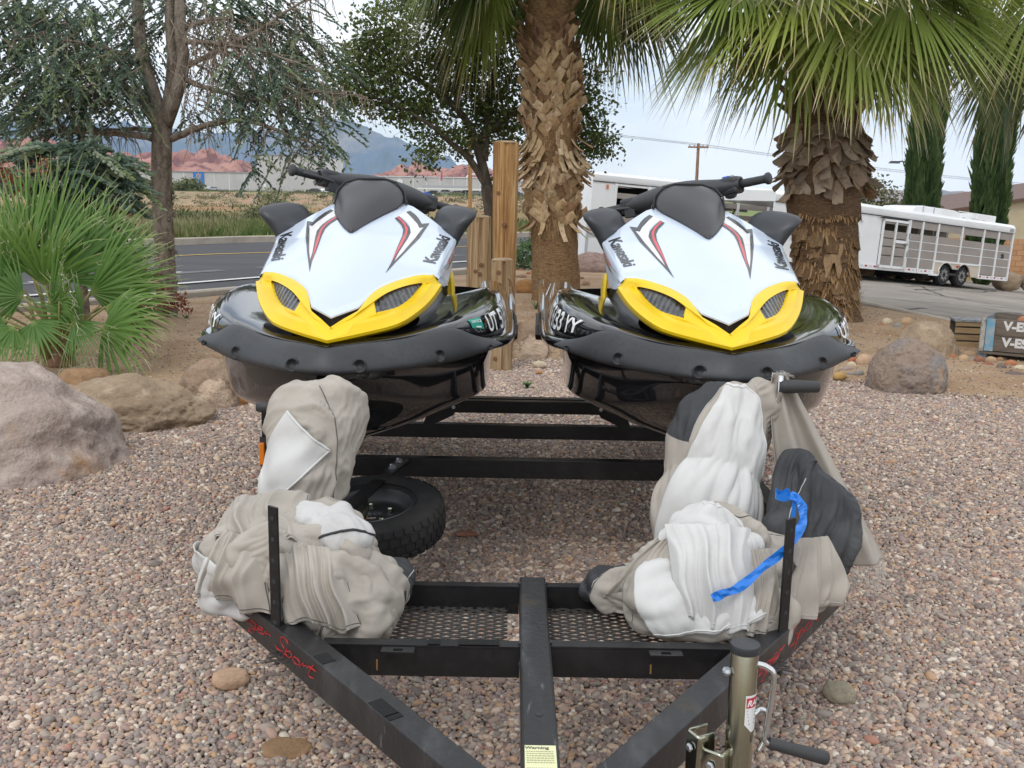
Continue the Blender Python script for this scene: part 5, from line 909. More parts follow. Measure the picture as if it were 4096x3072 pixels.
# fender, wheels
wc = [.555*LN, .675*LN]; wr = .275; wz = .02
b = MB(); pts = []
for c in wc: pts += [(c+(wr+.05)*math.cos(a), wz+(wr+.05)*math.sin(a)) for a in np.linspace(math.pi, 0, 12) if not (c == wc[0] and a < .35) and not (c == wc[1] and a > math.pi-.35)]
out_ = [(pts[0][0], .335)]+[(pts[-1][0], .335)]
poly = [(.475*LN, .02)]+[(.475*LN, .335), (.785*LN, .335), (.785*LN, .02)]+pts[::-1]
b.prism(poly, -.02, .012, plane='XZ'); b.build('fender', M_fend, TR)
lip = MB(); lip.tube([(p[0], -.03, p[1]) for p in pts], .018, 6); lip.build('fender_lip', mat('bright fender lip', (.6, .56, .5), .35, metal=.5), TR, smooth=True)
for c in wc: wheel(TR, (c, .10, wz), wr, .2); wheel(TR, (c, W-.12, wz), wr, .2)
MB().box((.62*LN, W/2, .13), (.3*LN, W-.5, .5)).build('wheel_well', M_tdark, TR); MB().box((.47*LN, -.06, .0), (.3, .08, .05)).build('step', M_tw, TR)
# roof pod and rack
b = MB(); b.prism([(.40*LN, HB), (.42*LN, HB+.16), (.47*LN, HB+.2), (.68*LN, HB+.2), (.72*LN, HB+.16), (.72*LN, HB)], .5, 1.5); b.build('roof_pod', M_tw, TR, bevel=.02)
for f in (.47, .54): MB().box((f*LN, 1.0, HB+.1), (.03, 1.03, .215)).build('pod_strap', mat('grey strap', (.4, .42, .46), .6) if 'grey strap' not in bpy.data.materials else bpy.data.materials['grey strap'], TR)
MB().box((.91*LN, 1.0, HB+.11), (.9, 1.0, .2)).build('rear_pod', M_tw, TR, bevel=.02)
b = MB()
for x in np.linspace(.74*LN, .83*LN, 7): b.bar((x, .55, HB+.02), (x, .55, HB+.2), .02, .02)
b.bar((.72*LN, .55, HB+.2), (.85*LN, .55, HB+.2), .025, .025, up=(0, 1, 0)); b.bar((.72*LN, .55, HB+.1), (.85*LN, .55, HB+.1), .02, .02, up=(0, 1, 0)); b.build('roof_rack', M_tw, TR)
for f in (.70, .76, .80, .84): MB().lathe([(.05, 0), (.05, .03), (0, .04)], (f*LN, .3, HB), seg=10).build('roof_vent', bpy.data.materials['grey strap'], TR)
# ---- open-sided trailer behind the centre
T2 = frame_empty('stock_trailer', 'white open sided stock trailer behind the second jet ski, tread plate on its nose', 'trailer', (1.72, 24.0, .03), (5.45, 2.5, -.375), 'stock trailers')
L2 = 6.6; H2 = 2.05; W2 = 2.0
def pl2(x0, x1, z0, z1, y=0., m=M_tw, nm='upright', th=.05): return MB().box(((x0+x1)/2, y+th/2, (z0+z1)/2), (x1-x0, th, z1-z0)).build(nm, m, T2)
b = MB(); prof = [(0, H2-.22), (-.015, H2-.18), (-.01, H2-.07), (.06, H2-.015), (.16, H2), (W2-.16, H2), (W2-.06, H2-.015), (W2+.01, H2-.07), (W2+.015, H2-.18), (W2, H2-.22)]
b.prism(prof, .0, L2, plane='YZ'); b.build('roof', M_tw, T2, smooth=True, angle=35)
b = MB(); b.grid([[(.0-.14*math.sin(a)*(1 if z < H2-.05 else .4), W2*(.5-.5*math.cos(a)), z) for a in np.linspace(0, math.pi, 9)] for z in (.0, .9, H2-.2, H2-.05, H2)]); b.build('nose_panel', M_tw, T2, smooth=True)
MB().box((L2/2, -.012, H2-.225), (L2, .02, .018)).build('roof_seal', M_rub, T2)
pl2(0, .62, .92, H2-.23, nm='front_side_panel'); pl2(-.06, .62, .02, .92, -.012, M_alu, 'tread_plate', .03); MB().box((.40, -.02, H2-.33), (.05, .02, .10)).build('side_marker', mat('amber marker', (.55, .17, .02), .4), T2)
pl2(.62, L2, H2-.29, H2-.23, nm='top_rail', y=-.01)
for x in (.64, 1.58, 3.25, 4.25, 5.2, 6.1): pl2(x-.035, x+.035, .1, H2-.23, -.02)
for (z0, z1) in ((1.47, 1.60), (1.20, 1.32), (.85, 1.05), (.5, .75)):
    for x0, x1 in zip((.68, 1.62, 3.29, 4.29, 5.24), (1.54, 3.21, 4.21, 5.16, 6.06)):
        pl2(x0, x1, z0, z1, .0, M_tp, 'plank', .03)
        if z0 > 1.3: pl2(x0, x1, z0, z1, W2-.04, M_tp, 'far_plank', .03)
pl2(.66, 3.25, .9, H2-.23, W2-.06, M_tdark, 'far_panel', .04); pl2(.0, L2, .0, .5, -.02, M_tw, 'lower_panel', .04)
for x in (.66, 1.4, 2.1, 2.6, 3.1): MB().box((x, W2-.08, 1.45), (.04, .03, .75)).build('far_bar', M_alu, T2)
MB().box((1.9, W2/2, 1.2), (.04, W2-.1, 1.2)).build('partition', M_tdark, T2) ; MB().box((L2/2, W2/2, .3), (L2, W2-.06, .06)).build('floor', M_tdark, T2)
for x in (3.9, 4.7, 5.6): MB().box((x, W2-.03, 1.0), (.045, .04, 1.7)).build('far_upright', M_rub, T2)
MB().bar((3.95, W2-.05, 1.15), (4.6, W2-.05, .7), .04, .04).build('brace', M_rub, T2)
for x in (3.6, 4.3): wheel(T2, (x, .1, -.02), .29, .2); wheel(T2, (x, W2-.12, -.02), .29, .2)
# ================================================================ BOAT TRAILER
M_fr = mat('black trailer paint', (.010, .010, .011), .38, spec=.4, layers=[((.03, .029, .028), 4, .55, .75), ((.016, .016, .017), 30, .5, .65)], bump=.05, bscale=90)
M_frw = mat('scuffed black steel', (.016, .0165, .018), .40, spec=.45, layers=[((.05, .052, .055), 5, .50, .70, (3, .8, 1)), ((.13, .135, .14), 14, .63, .73, (5, .6, 1)), ((.035, .028, .02), 9, .60, .7)], bump=.08, bscale=70)
M_zn = mat('zinc plate', (.43, .42, .34), .2, metal=1., layers=[((.34, .34, .28), 6, .45, .65), ((.52, .48, .34), 3, .55, .72)])
M_chrome = mat('bright plated steel', (.62, .63, .64), .22, metal=.95); M_bolt = mat('bolt head', (.5, .52, .55), .35, metal=.9)
M_grip = mat('black handle grip', (.035, .035, .037), .6); M_amber = mat('amber lens', (.75, .20, .01), .2, coat=.5); M_script = mat('red lettering', (.45, .025, .025), .7); M_rustp = mat('rust streak', (.24, .13, .045), .9)
BT = thing('boat_trailer', 'black steel two place trailer carrying the jet skis, tongue towards the viewer', 'trailer', (0, 0, 0)); ZT = .42; TH = .085
def beam(name, pts4, z1, h, m=M_fr, bevel=.003): 
    """a beam from its four plan corners"""
    b = MB(); b.prism([(p[0], p[1]) for p in pts4], z1-h, z1, plane='XY'); return b.build(name, m, BT, bevel=bevel, fixn=True)
tongue = beam('tongue_tube', [(.031, 1.05), (.106, 1.05), (.106, 2.72), (.031, 2.72)], ZT+.003, .09, M_frw, .006)
dl = Vector((.60, -.78)).normalized(); 
railL = beam('frame_rail', [(-.84, 2.69), (-.30+.29, 1.605), (.028, 1.60), (.028, 1.665), (-.775, 2.715)], ZT, TH, M_frw, .003)
railR = beam('frame_rail', [(.155-.045, 1.60), (.152, 1.603), (.985, 2.77), (.92, 2.79), (.110, 1.665)], ZT, TH, M_frw, .003)
beam('side_rail', [(-.84, 2.69), (-.775, 2.715), (-.775, 6.4), (-.84, 6.4)], ZT-.001, TH); beam('side_rail', [(.92, 2.79), (.985, 2.77), (.985, 6.4), (.92, 6.4)], ZT-.001, TH)
def ang_iron(name, x0, x1, y, w_=.034): 
    b = MB(); b.box(((x0+x1)/2, y+w_/2, ZT-.006), (x1-x0, w_, .006)); b.box(((x0+x1)/2, y+.003, ZT-.046), (x1-x0, .006, .076)); return b.build(name, M_fr, BT)
c1 = ang_iron('crossbar', -.452, .030, 2.275); ang_iron('crossbar', .107, .556, 2.282); ang_iron('crossbar', -.72, .030, 2.655, .03); ang_iron('crossbar', .107, .86, 2.66, .03)
def tab(x, y):
    t_ = MB(); t_.box((x-.026, y-.014, ZT-.009), (.028, .03, .005)); t_.box((x+.026, y-.014, ZT-.009), (.028, .03, .005)); t_.box((x, y-.004, ZT-.009), (.024, .010, .005)); t_.box((x, y-.0255, ZT-.009), (.024, .007, .005)); o = t_.build('bolt_tab', M_fr, BT); return o
tab(-.265, 2.272); tab(.385, 2.278)
MB().box((-.318, 2.2735, .365), (.004, .002, .028)).build('rust_mark', M_rustp, BT); MB().box((.352, 2.2795, .362), (.004, .002, .024)).build('rust_mark', M_rustp, BT)
# expanded mesh step
b = MB()
for (x0, x1) in ((-.60, .028), (.108, .72)):
    dx_, dy_ = .046, .024; y0, y1 = 2.30, 2.655
    for j in range(int((y1-y0)/dy_)+1):
        y = y0+j*dy_
        for i in range(int((x1-x0)/dx_)):
            x = x0+i*dx_
            for sx in (0, 1):
                a = (x+(sx*.5)*dx_, y+(.5*dy_ if sx else 0), .352); c = (x+(sx*.5+.5)*dx_, y+(0 if sx else .5*dy_), .352); b.bar(a, c, .0035, .004)
                a = (x+(sx*.5)*dx_, y+dy_-(.5*dy_ if sx else 0), .352); c = (x+(sx*.5+.5)*dx_, y+dy_-(0 if sx else .5*dy_), .352); b.bar(a, c, .0035, .004)
o = b.build('expanded_mesh', mat('dusty black mesh', (.06, .058, .055), .6), BT); o['kind'] = 'stuff'
M_tape = mat('black grip tape', (.008, .008, .008), .95, bump=.6, bscale=400)
for (x, y, l, rz, p_) in ((-.262, 1.965, .075, R(-53), railL), (-.235, 1.93, .02, R(-53), railL), (-.43, 2.19, .05, R(-53), railL), (-.07, 2.29, .10, 0, None), (-.18, 2.29, .03, 0, None)):
    MB().box((x, y, ZT+.0008), (l, .03 if rz == 0 else .034, .0012), rz=rz).build('grip_tape', M_tape, p_ or BT)
for (x, y) in ((.031, 2.29), (.106, 2.295), (.031, 2.672), (.106, 2.676)):
    MB().tube([(x, y+.016*math.sin(i), ZT-.012*i+.002) for i in range(6)], [.005, .004, .005, .0045, .005, .004], 6).build('weld_bead', M_frw, tongue, smooth=True)
# cross beams under the hulls
for (y, x0, x1, h) in ((4.01, -.775, .92, .08), (4.64, -.775, .92, .066), (5.20, -.775, .92, .066)): MB().box(((x0+x1)/2, y+.025, ZT-h/2), (x1-x0, .05, h)).build('cross_beam', M_fr, BT, bevel=.003)
# bunk brackets with bolt holes
def bracket(mx, cx):
    P0 = [(-.418, .424), (-.375, .424), (-.272, .475), (-.252, .515), (-.252, .60), (-.42, .60), (-.385, .515)]
    P = [((p[0]+.335)*mx+cx, p[1]) for p in P0]; bm = bmesh.new(); hs = [((-.273+.335)*mx+cx, .512, .0085), ((-.345+.335)*mx+cx, .507, .006), ((-.285+.335)*mx+cx, .545, .008)]
    b = MB(); b.prism(P, 4.60, 4.606); o = b.build('bunk_bracket', M_fr, BT, fixn=True)
    for (x, z, r_) in hs: MB().lathe([(0, -.0015), (r_, -.001), (r_, .0), (0, .001)], (x, 4.5985, z), 'Y', 12).build('bolt', M_bolt if r_ == .0085 else mat('pale gap', (.36, .31, .26), .9) if 'pale gap' not in bpy.data.materials else bpy.data.materials['pale gap'], o)
bracket(1, -.335); bracket(-1, .482)
for x in (-.82, -.30, .42, .96): MB().box((x, 5.45, .585), (.09, 1.6, .05)).build('bunk', mat('black bunk carpet', (.02, .02, .022), .95) if 'black bunk carpet' not in bpy.data.materials else bpy.data.materials['black bunk carpet'], BT)
MB().box((.072, 5.75, .30), (1.9, .06, .06)).build('axle', M_fr, BT)
for sx in (-1.03, 1.17): wheel(BT, (sx, 5.75, .26), .255, .17)
for sx in (-1.03, 1.17):
    b = MB(); b.grid([[(sx+e, 5.75-.33*math.cos(a), .26+.33*math.sin(a)) for e in (-.11, .11)] for a in np.linspace(.2, 2.95, 12)]); b.build('fender', M_fr, BT, smooth=True)
# side marker on its stalk, left of the cover
MB().box((-.914, 3.62, .60), (.02, .03, .36)).build('marker_post', M_fr, BT); MB().box((-.914, 3.60, .775), (.03, .05, .03)).build('marker_cap', M_fr, BT); MB().box((-.922, 3.595, .54), (.022, .02, .085)).build('side_marker', M_amber, BT, bevel=.005); MB().box((-.916, 3.602, .545), (.03, .012, .11)).build('marker_base', M_rub, BT)
MB().box((-.875, 3.62, .40), (.13, .05, .04)).build('marker_arm', M_fr, BT)
# winch stands (mostly under the covers)
for x in (-.565, .66):
    p = MB().bar((x, 2.80, .42), (x, 2.95, .84), .05, .06).build('winch_stand', M_fr, BT); MB().box((x, 2.97, .83), (.10, .09, .07)).build('winch', M_frw, p, bevel=.01)
w_ = MB().tube([(.80, 2.93, .985), (.80, 2.93, .93), (.785, 2.94, .87), (.70, 2.96, .85)], .008, 8).build('winch_arm', M_chrome, BT, smooth=True); MB().lathe([(.018, 0), (.021, .02), (.017, .115), (.015, .12), (0, .12)], (.795, 2.93, .952), 'X', 14).build('winch_grip', M_grip, w_, smooth=True)
w_ = MB().tube([(-.62, 2.96, .82), (-.70, 3.05, .835)], .008, 8).build('winch_arm', M_chrome, BT, smooth=True); MB().lathe([(.014, 0), (.017, .02), (.014, .10), (0, .10)], (-.795, 3.05, .835), 'X', 14).build('winch_grip', M_grip, w_, smooth=True)
# pierced upright straps on the frame rails
def strap(x, y, h, rz, m=M_fr):
    b = MB(); M_ = Matrix.Rotation(rz, 3, 'Z'); n = 8; b.box((x, y, ZT-.05+(h+.05)/2), (.007, .034, h+.05), M=M_); o = b.build('pierced_strap', m, BT, bevel=.002)
    for i in range(n): MB().lathe([(0, 0), (.0065, 0), (.0065, .0088), (0, .0088)], Vector((x, y, ZT+h-.03-i*.055))-M_ @ Vector((.0044, 0, 0)), 'X', 10, M=M_).build('strap_hole', M_rub, o)
strap(-.586, 2.372, .312, .95); strap(.701, 2.388, .300, -.95)
# spare wheel clamped flat under the first cross beam
SW = MB(); r_ = .268; tw_ = .14; seg = 60
prof = [(.155, -.05), (.165, -.062), (.215, -.07), (.245, -.066), (.261, -.05), (.267, -.025), (.268, 0), (.267, .025), (.261, .05), (.245, .066), (.215, .07), (.165, .062), (.155, .05)]
SW.lathe(prof, seg=seg, cap=False); sp = SW.build('spare_wheel', M_tyre, BT, smooth=True); sp.location = (-.505, 3.48, .335); sp.rotation_euler = (R(7), R(-3), 0)
b = MB()
for k in range(44):
    a = 6.283*k/44
    for (z0, z1, off) in ((-.058, -.036, 0), (-.026, -.004, .5), (.004, .026, 0), (.036, .058, .5)):
        aa = a+off*6.283/44; rr = .2665 if abs(z0+z1) < .06 else .262; M_ = Matrix.Rotation(aa, 3, 'Z'); b.box(M_ @ Vector((rr, 0, (z0+z1)/2)), (.010, .026, z1-z0), M=M_ @ Matrix.Rotation((z0+z1)*-4, 3, 'Y'))
o = b.build('tread_blocks', M_tyre, sp); o['kind'] = 'stuff'
b = MB(); b.lathe([(.158, .062), (.168, .066), (.166, .055), (.150, .04), (.142, .01), (.128, -.005), (.105, .0), (.06, .012), (.033, .012), (.03, -.01)], seg=40, cap=False); b.build('rim', mat('shadow darkened steel rim', (.07, .072, .075), .4, metal=.6, layers=[((.09, .09, .09), 6, .5, .7)]), sp, smooth=True)  # rim steel coloured darker to carry the shadow it lies in
for k in range(5): a = 6.283*k/5+.4; MB().lathe([(.010, .0), (.010, .014), (.006, .018), (0, .018)], (.075*math.cos(a), .075*math.sin(a), .01), seg=8).build('lug_nut', M_zn, sp)
br = MB(); br.bar((-.44, 4.0, .415), (-.555, 3.34, .425), .05, .012); br.bar((-.555, 3.34, .425), (-.60, 3.15, .425), .05, .012); bo = br.build('spare_carrier', M_fr, BT)
for (x, y) in ((-.452, 3.93), (-.468, 3.84)): MB().lathe([(.017, 0), (.017, .004), (.012, .005), (.012, .014), (.01, .017), (0, .017)], (x, y, .424), seg=6).build('bolt', M_bolt, bo)
MB().tube([(-.528, 3.50, .33), (-.528, 3.50, .425)], .012, 10).build('carrier_stud', M_zn, bo)
# lettering on the rails and warning label on the tongue
def circ(x, y, r_, a0=0, a1=360, n=10): return [(x+r_*math.cos(R(a0+(a1-a0)*k/n)), y+r_*1.1*math.sin(R(a0+(a1-a0)*k/n))) for k in range(n+1)]
GL = {'V': ([[(0, 1), (.22, 0), (.3, .1), (.62, 1.1)]], .5), 'o': ([circ(.2, .25, .19, 60, 430)], .42), 'y': ([[(0, .5), (.06, .12), (.2, .05), (.36, .5)], [(.36, .5), (.28, -.35), (.1, -.5), (.04, -.32), (.42, .08)]], .44), 'a': ([circ(.2, .25, .19, 50, 400), [(.39, .48), (.38, .08), (.5, .05)]], .5), 'g': ([circ(.2, .25, .19, 50, 400), [(.39, .48), (.34, -.35), (.14, -.5), (.06, -.32), (.48, .06)]], .48), 'e': ([[(0, .22), (.28, .28), (.26, .46), (.1, .48), (.02, .2), (.14, .0), (.4, .14)]], .38), 'r': ([[(0, .04), (.1, .5), (.14, .36), (.28, .48), (.38, .42)]], .4), 'S': ([[(.55, .92), (.4, 1.12), (.16, 1.0), (.2, .66), (.44, .4), (.38, .06), (.12, -.02), (.0, .2)]], .55), 'p': ([[(.02, .5), (.0, -.5)], [(.02, .25), (.2, .5), (.36, .3), (.22, .04), (.04, .1)]], .42), 't': ([[(.14, .95), (.08, .12), (.2, 0), (.36, .12)], [(-.06, .6), (.34, .66)]], .36), ' ': ([], .35)}
def rail_text(a, b_, z, txt, size, parent, side):
    """hand-lettered script, brushed on in thin strokes"""
    a = Vector(a); b_ = Vector(b_); d = (b_-a).normalized(); n_ = Vector((d.y, -d.x, 0)); tot = sum(GL[c][1] for c in txt); k = (b_-a).length/tot; x = 0; b = MB()
    for c in txt:
        for st in GL[c][0]:
            P = finer([(p[0]+x+.25*p[1], p[1], 0) for p in st], 4); b.tube([a+d*(p.x*k)+Vector((0, 0, z+p.y*size))+n_*.0008 for p in P], [.0013+.0006*math.sin(i*.9) for i in range(len(P))], 5)
        x += GL[c][1]
    b.build('script_lettering', M_script, parent)
rail_text((-.80, 2.638, 0), (-.455, 2.186, 0), .368, 'Voyager Sport', .040, railL, 1)
rail_text((.50, 2.093, 0), (.86, 2.596, 0), .366, 'Voyager Sport', .042, railR, 1)
lb = MB(); lb.box((.0685, 1.72, ZT+.0045), (.062, .20, .001)); lo = lb.build('warning_label', mat('pale yellow label', (.70, .70, .42), .6), tongue)
v, f = text_mesh('Warning', .0135, .0004); M_ink = mat('dark label print', (.12, .12, .09), .7); MB().add(np.stack([v[:, 0]-v[:, 0].mean()+.0685, v[:, 1]+1.806, 0*v[:, 0]+ZT+.0056], 1), f).build('label_heading', M_ink, lo)
b = MB(); q = random.Random(4)
for i in range(20):
    y = 1.797-i*.0078-(.004 if i > 5 else 0); x = .041; 
    while x < .093 and i not in (6, 12): w_ = q.uniform(.002, .007); b.box((x+w_/2, y, ZT+.0057), (w_, .0022, .0004)); x += w_+.0014
b.build('label_print', mat('faded label print', (.36, .36, .22), .7), lo)
MB().lathe([(0, 0), (.009, 0), (.009, .0012), (0, .0012)], (.070, 1.945, ZT+.003), seg=12).build('tongue_hole', M_rub, tongue)
MB().lathe([(.03, 0), (.03, .07), (.02, .09), (0, .09)], (.068, 1.02, .36), seg=12).build('coupler', M_fr, BT)
# crank jack on the right rail
JX, JY = .458, 1.80; JZ = .657
jk = MB(); jk.lathe([(.0265, .0), (.0265, JZ-.012), (.0255, JZ-.010)], (JX, JY, .012), seg=28); jo = jk.build('jack_tube', M_zn, BT, smooth=True, angle=40)
MB().lathe([(.0285, -.014), (.0295, -.002), (.028, .002), (.012, .0045), (0, .0045)], (JX, JY, JZ), seg=28).build('jack_cap', mat('dark plastic cap', (.028, .03, .036), .4), jo, smooth=True, angle=40)
c = MB(); c.tube(finer([(JX+.024, JY, JZ-.040), (JX+.044, JY-.004, JZ-.045), (JX+.057, JY-.008, JZ-.066), (JX+.049, JY-.012, JZ-.165), (JX+.046, JY-.014, JZ-.190), (JX+.058, JY-.016, JZ-.200)], 5), .0062, 10); co = c.build('crank_handle', M_chrome, jo, smooth=True)
g = MB(); M_ = Matrix.Rotation(R(-14), 3, 'Y') ; MB().lathe([(.011, 0), (.0115, .02), (.0135, .10), (.0135, .118), (.011, .121), (0, .119)], (JX+.054, JY-.016, JZ-.197), 'X', 18, M=Matrix.Rotation(R(15), 3, 'Y')).build('crank_grip', M_grip, co, smooth=True, angle=50)
c = MB(); c.tube(finer([(JX+.026, JY+.004, JZ-.15), (JX+.044, JY+.012, JZ-.142), (JX+.056, JY+.012, JZ-.158), (JX+.054, JY+.01, JZ-.20), (JX+.04, JY+.006, JZ-.23)], 4), .0055, 8); c.build('pin_loop', M_chrome, jo, smooth=True)
MB().lathe([(.006, 0), (.009, .004), (.009, .012), (.004, .016), (0, .016)], (JX-.026, JY-.004, JZ-.055), 'X', 8, M=Matrix.Rotation(math.pi, 3, 'Z')).build('bolt', M_bolt, jo)
st_ = MB(); P = []
for i in range(9):
    a = R(-88+68*i/8); P.append([(JX+.0272*math.cos(a), JY+.0272*math.sin(a), z) for z in (JZ-.172+.018*abs(i-4)/4*(1 if i < 4 else .2), JZ-.145, JZ-.118, JZ-.102, JZ-.094)])
st_.grid(P); so = st_.build('jack_sticker', mat('white sticker', (.72, .72, .72), .5), jo, smooth=True)
P = [[(JX+.0275*math.cos(R(-84+64*i/8)), JY+.0275*math.sin(R(-84+64*i/8)), z) for z in (JZ-.120, JZ-.099)] for i in range(9)]; MB().grid(P).build('sticker_band', mat('red sticker band', (.50, .03, .05), .5), so, smooth=True)
v, f = text_mesh('RAM', .0175, .0005, shear=.25, sub=1)
def wrap(v, x0, z0, r_=.0278): return [(JX+r_*math.cos(R(-84)+(p[0]+x0)/r_), JY+r_*math.sin(R(-84)+(p[0]+x0)/r_), JZ+z0+p[1]) for p in v]
MB().add(wrap(v, .001, -.116), f).build('sticker_letters', mat('white print', (.8, .8, .8), .5), so)
b = MB()
for i, (l, z) in enumerate(((.024, -.126), (.022, -.133), (.020, -.139), (.018, -.147), (.016, -.154))): b.add(wrap(np.array([(0, 0), (l, 0), (l, .002), (0, .002)])+[.002+i*.0012, 0], 0, z), [(0, 1, 2, 3)])
b.build('sticker_print', M_ink, so)
# jack mount: two bent zinc channels and bolts on the rail
M_ = Matrix.Rotation(R(-35), 3, 'Z'); ax = Vector((.819, .574, 0))      # along the rail
def chan(c, wd, dep, z0, z1, ang, nm):
    """bent plate: a rounded C in plan, standing upright"""
    path = [(-wd/2, dep)]+[(-wd/2+.008-.008*math.cos(t), .008-.008*math.sin(t)) for t in np.linspace(0, math.pi/2, 5)]+[(wd/2-.008+.008*math.sin(t), .008-.008*math.cos(t)) for t in np.linspace(0, math.pi/2, 5)]+[(wd/2, dep*.8)]
    M_ = Matrix.Rotation(R(ang), 3, 'Z'); rows = []
    for k, z in enumerate((z0, z0+.012, z1-.018, z1-.006, z1)):
        f = 1 if k < 3 else (.94 if k == 3 else .80); rows.append([M_ @ Vector((p[0]*f, p[1], 0))+Vector((c[0], c[1], z)) for p in path])
    o = MB().grid(rows).build(nm, M_zn, jo, smooth=True, angle=50); md = o.modifiers.new('thick', 'SOLIDIFY'); md.thickness = .0045
    for z in (.2, .55, .86): MB().lathe([(.0085, 0), (.0085, .004), (.006, .006), (0, .0065)], M_ @ Vector((0, -.003, 0))+Vector((c[0], c[1], z0+(z1-z0)*z)), seg=6, M=M_ @ Matrix.Rotation(R(90), 3, 'X')).build('bolt', M_bolt, o)
    return o
chan((.365, 1.80, 0), .042, .05, .25, .470, -62, 'jack_bracket'); chan((.400, 1.775, 0), .050, .06, .24, .445, -38, 'jack_swivel')
for (x, y) in ((.265, 1.83), (.325, 1.905)): MB().lathe([(.006, 0), (.0085, .0), (.0085, .008), (.004, .010), (.004, .02), (0, .02)], (x-.006, y+.004, .408), 'X', 8, M=Matrix.Rotation(R(145), 3, 'Z')).build('bolt', M_bolt, jo)
MB().box((JX, JY, .008), (.12, .12, .012)).build('jack_foot', M_zn, jo)
# ================================================================ JET SKIS
M_hull = mat('gloss black gelcoat', (.008, .008, .009), .06, spec=.5, coat=.6, layers=[])
M_deck = mat('gloss black deck', (.009, .009, .010), .08, spec=.5, coat=.7, layers=[((.022, .021, .019), 7, .55, .78)])
M_bmp = mat('charcoal rubber bumper', (.036, .038, .042), .46, spec=.4, layers=[((.05, .053, .058), 5, .5, .7), ((.028, .03, .033), 60, .5, .7)], bump=.06, bscale=300)
M_yell = mat('yellow plastic', (.80, .55, .006), .34, spec=.45, layers=[((.75, .49, .008), 4, .5, .75)])
M_white = mat('white gelcoat', (.555, .63, .745), .12, spec=.5, coat=.45, layers=[((.53, .60, .70), 3, .5, .75), ((.50, .545, .61), 22, .66, .80, (1, .4, 1))])
M_shield = mat('smoked matte shield', (.045, .043, .047), .34, spec=.45)
M_mirr = mat('charcoal mirror plastic', (.046, .049, .055), .42, spec=.4)
M_grey = mat('grey body plastic', (.17, .175, .19), .4)
M_lens = mat('headlight lens', (.05, .052, .055), .2, spec=.5, coat=.4, layers=[((.22, .225, .23), 60, .60, .74, (1, 1, .2)), ((.018, .018, .02), 25, .48, .6)])
M_blk = mat('black decal', (.018, .018, .02), .25, coat=.3); M_rdec = mat('red decal', (.62, .03, .05), .25, coat=.3)
M_wdec = mat('silver white dotted decal', (.72, .72, .71), .3, coat=.2, vor=(150, [(0, (.60, .60, .60)), (1, (.78, .78, .77))], .7)); M_edge = mat('pearl edge', (.55, .50, .47), .3)
M_pad = mat('soft black pad', (.035, .037, .041), .5); M_seat = mat('black vinyl seat', (.03, .03, .033), .55); M_blue = mat('blue switch', (.02, .12, .55), .35); M_green = mat('teal sticker', (.01, .27, .20), .5); M_print = mat('white sticker print', (.78, .79, .80), .5)
M_screw = mat('screw head', (.25, .25, .25), .5, metal=.6)
def hz(u, v):
    zc = np.interp(v, [.1, .15, .4, .9, 1.2, 1.4], [1.085, 1.108, 1.188, 1.347, 1.462, 1.53]); k = np.interp(v, [.2, .6, 1.05, 1.3], [.15, .2, .55, .6]); return zc-k*u*u
def curve(P, ts, keys=None):
    """smooth curve through points, sampled at ts (0..1 by arc length)"""
    Q = np.array(finer(P, 8)); d = np.concatenate([[0], np.cumsum(np.linalg.norm(np.diff(Q, axis=0), axis=1))]); d /= d[-1]; return np.stack([np.interp(ts, d, Q[:, i]) for i in range(Q.shape[1])], 1)
def line_(P, ts):
    Q = np.array(P, float); d = np.concatenate([[0], np.cumsum(np.linalg.norm(np.diff(Q, axis=0), axis=1))]); d /= d[-1]; return np.stack([np.interp(ts, d, Q[:, i]) for i in range(Q.shape[1])], 1)
mirx = lambda P: [(-p[0], p[1], p[2]) for p in P]
def both(fn):
    for s in (1, -1): fn(s)
DV = [.045, .12, .22, .31, .40, .47, .55, .70, .85, .95, 1.1, 1.25, 1.35, 1.7, 2.1, 3.15]
DU = [.012, .135, .228, .31, .395, .445, .50, .553, .566, .57, .572, .572, .572, .57, .565, .53]
DG = [1.024, 1.028, 1.03, 1.038, 1.042, 1.012, .984, .972, .970, .968, .966, .964, .962, .955, .95, .95]
DB = [1.024, 1.030, 1.034, 1.045, 1.058, 1.066, 1.078, 1.098, 1.114, 1.122, 1.122, 1.11, 1.09, 1.02, .985, .975]
DI = [1.022, 1.03, 1.035, 1.045, 1.05, 1.055, 1.06, 1.075, 1.085, 1.09, 1.085, 1.0, .86, .80, .79, .79]
DF = [(1.0, 0.), (.997, .25), (.985, .55), (.965, .80), (.93, .95), (.88, 1.), (.82, .99)]
def deck_pt(v, j):
    u, g, b_, i_ = (float(np.interp(v, DV, q)) for q in (DU, DG, DB, DI))
    if j < 7: f, k = DF[j]; return (u*f, v, g+(b_-g)*k)
    f, k = [(.74, .72), (.64, .32), (.52, .08), (.35, 0), (.18, 0), (0., 0)][j-7]; return (u*f, v, i_+(b_-i_)*k)
def deck_side(v, k, off=.002):
    """point on the outer deck flank: k from 0 at the rail to 1 at the crest"""
    u, g, b_ = (float(np.interp(v, DV, q)) for q in (DU, DG, DB)); f = float(np.interp(k, [q[1] for q in DF[:6]], [q[0] for q in DF[:6]])); return (u*f+off, v-off*.2, g+(b_-g)*k+off*.4)
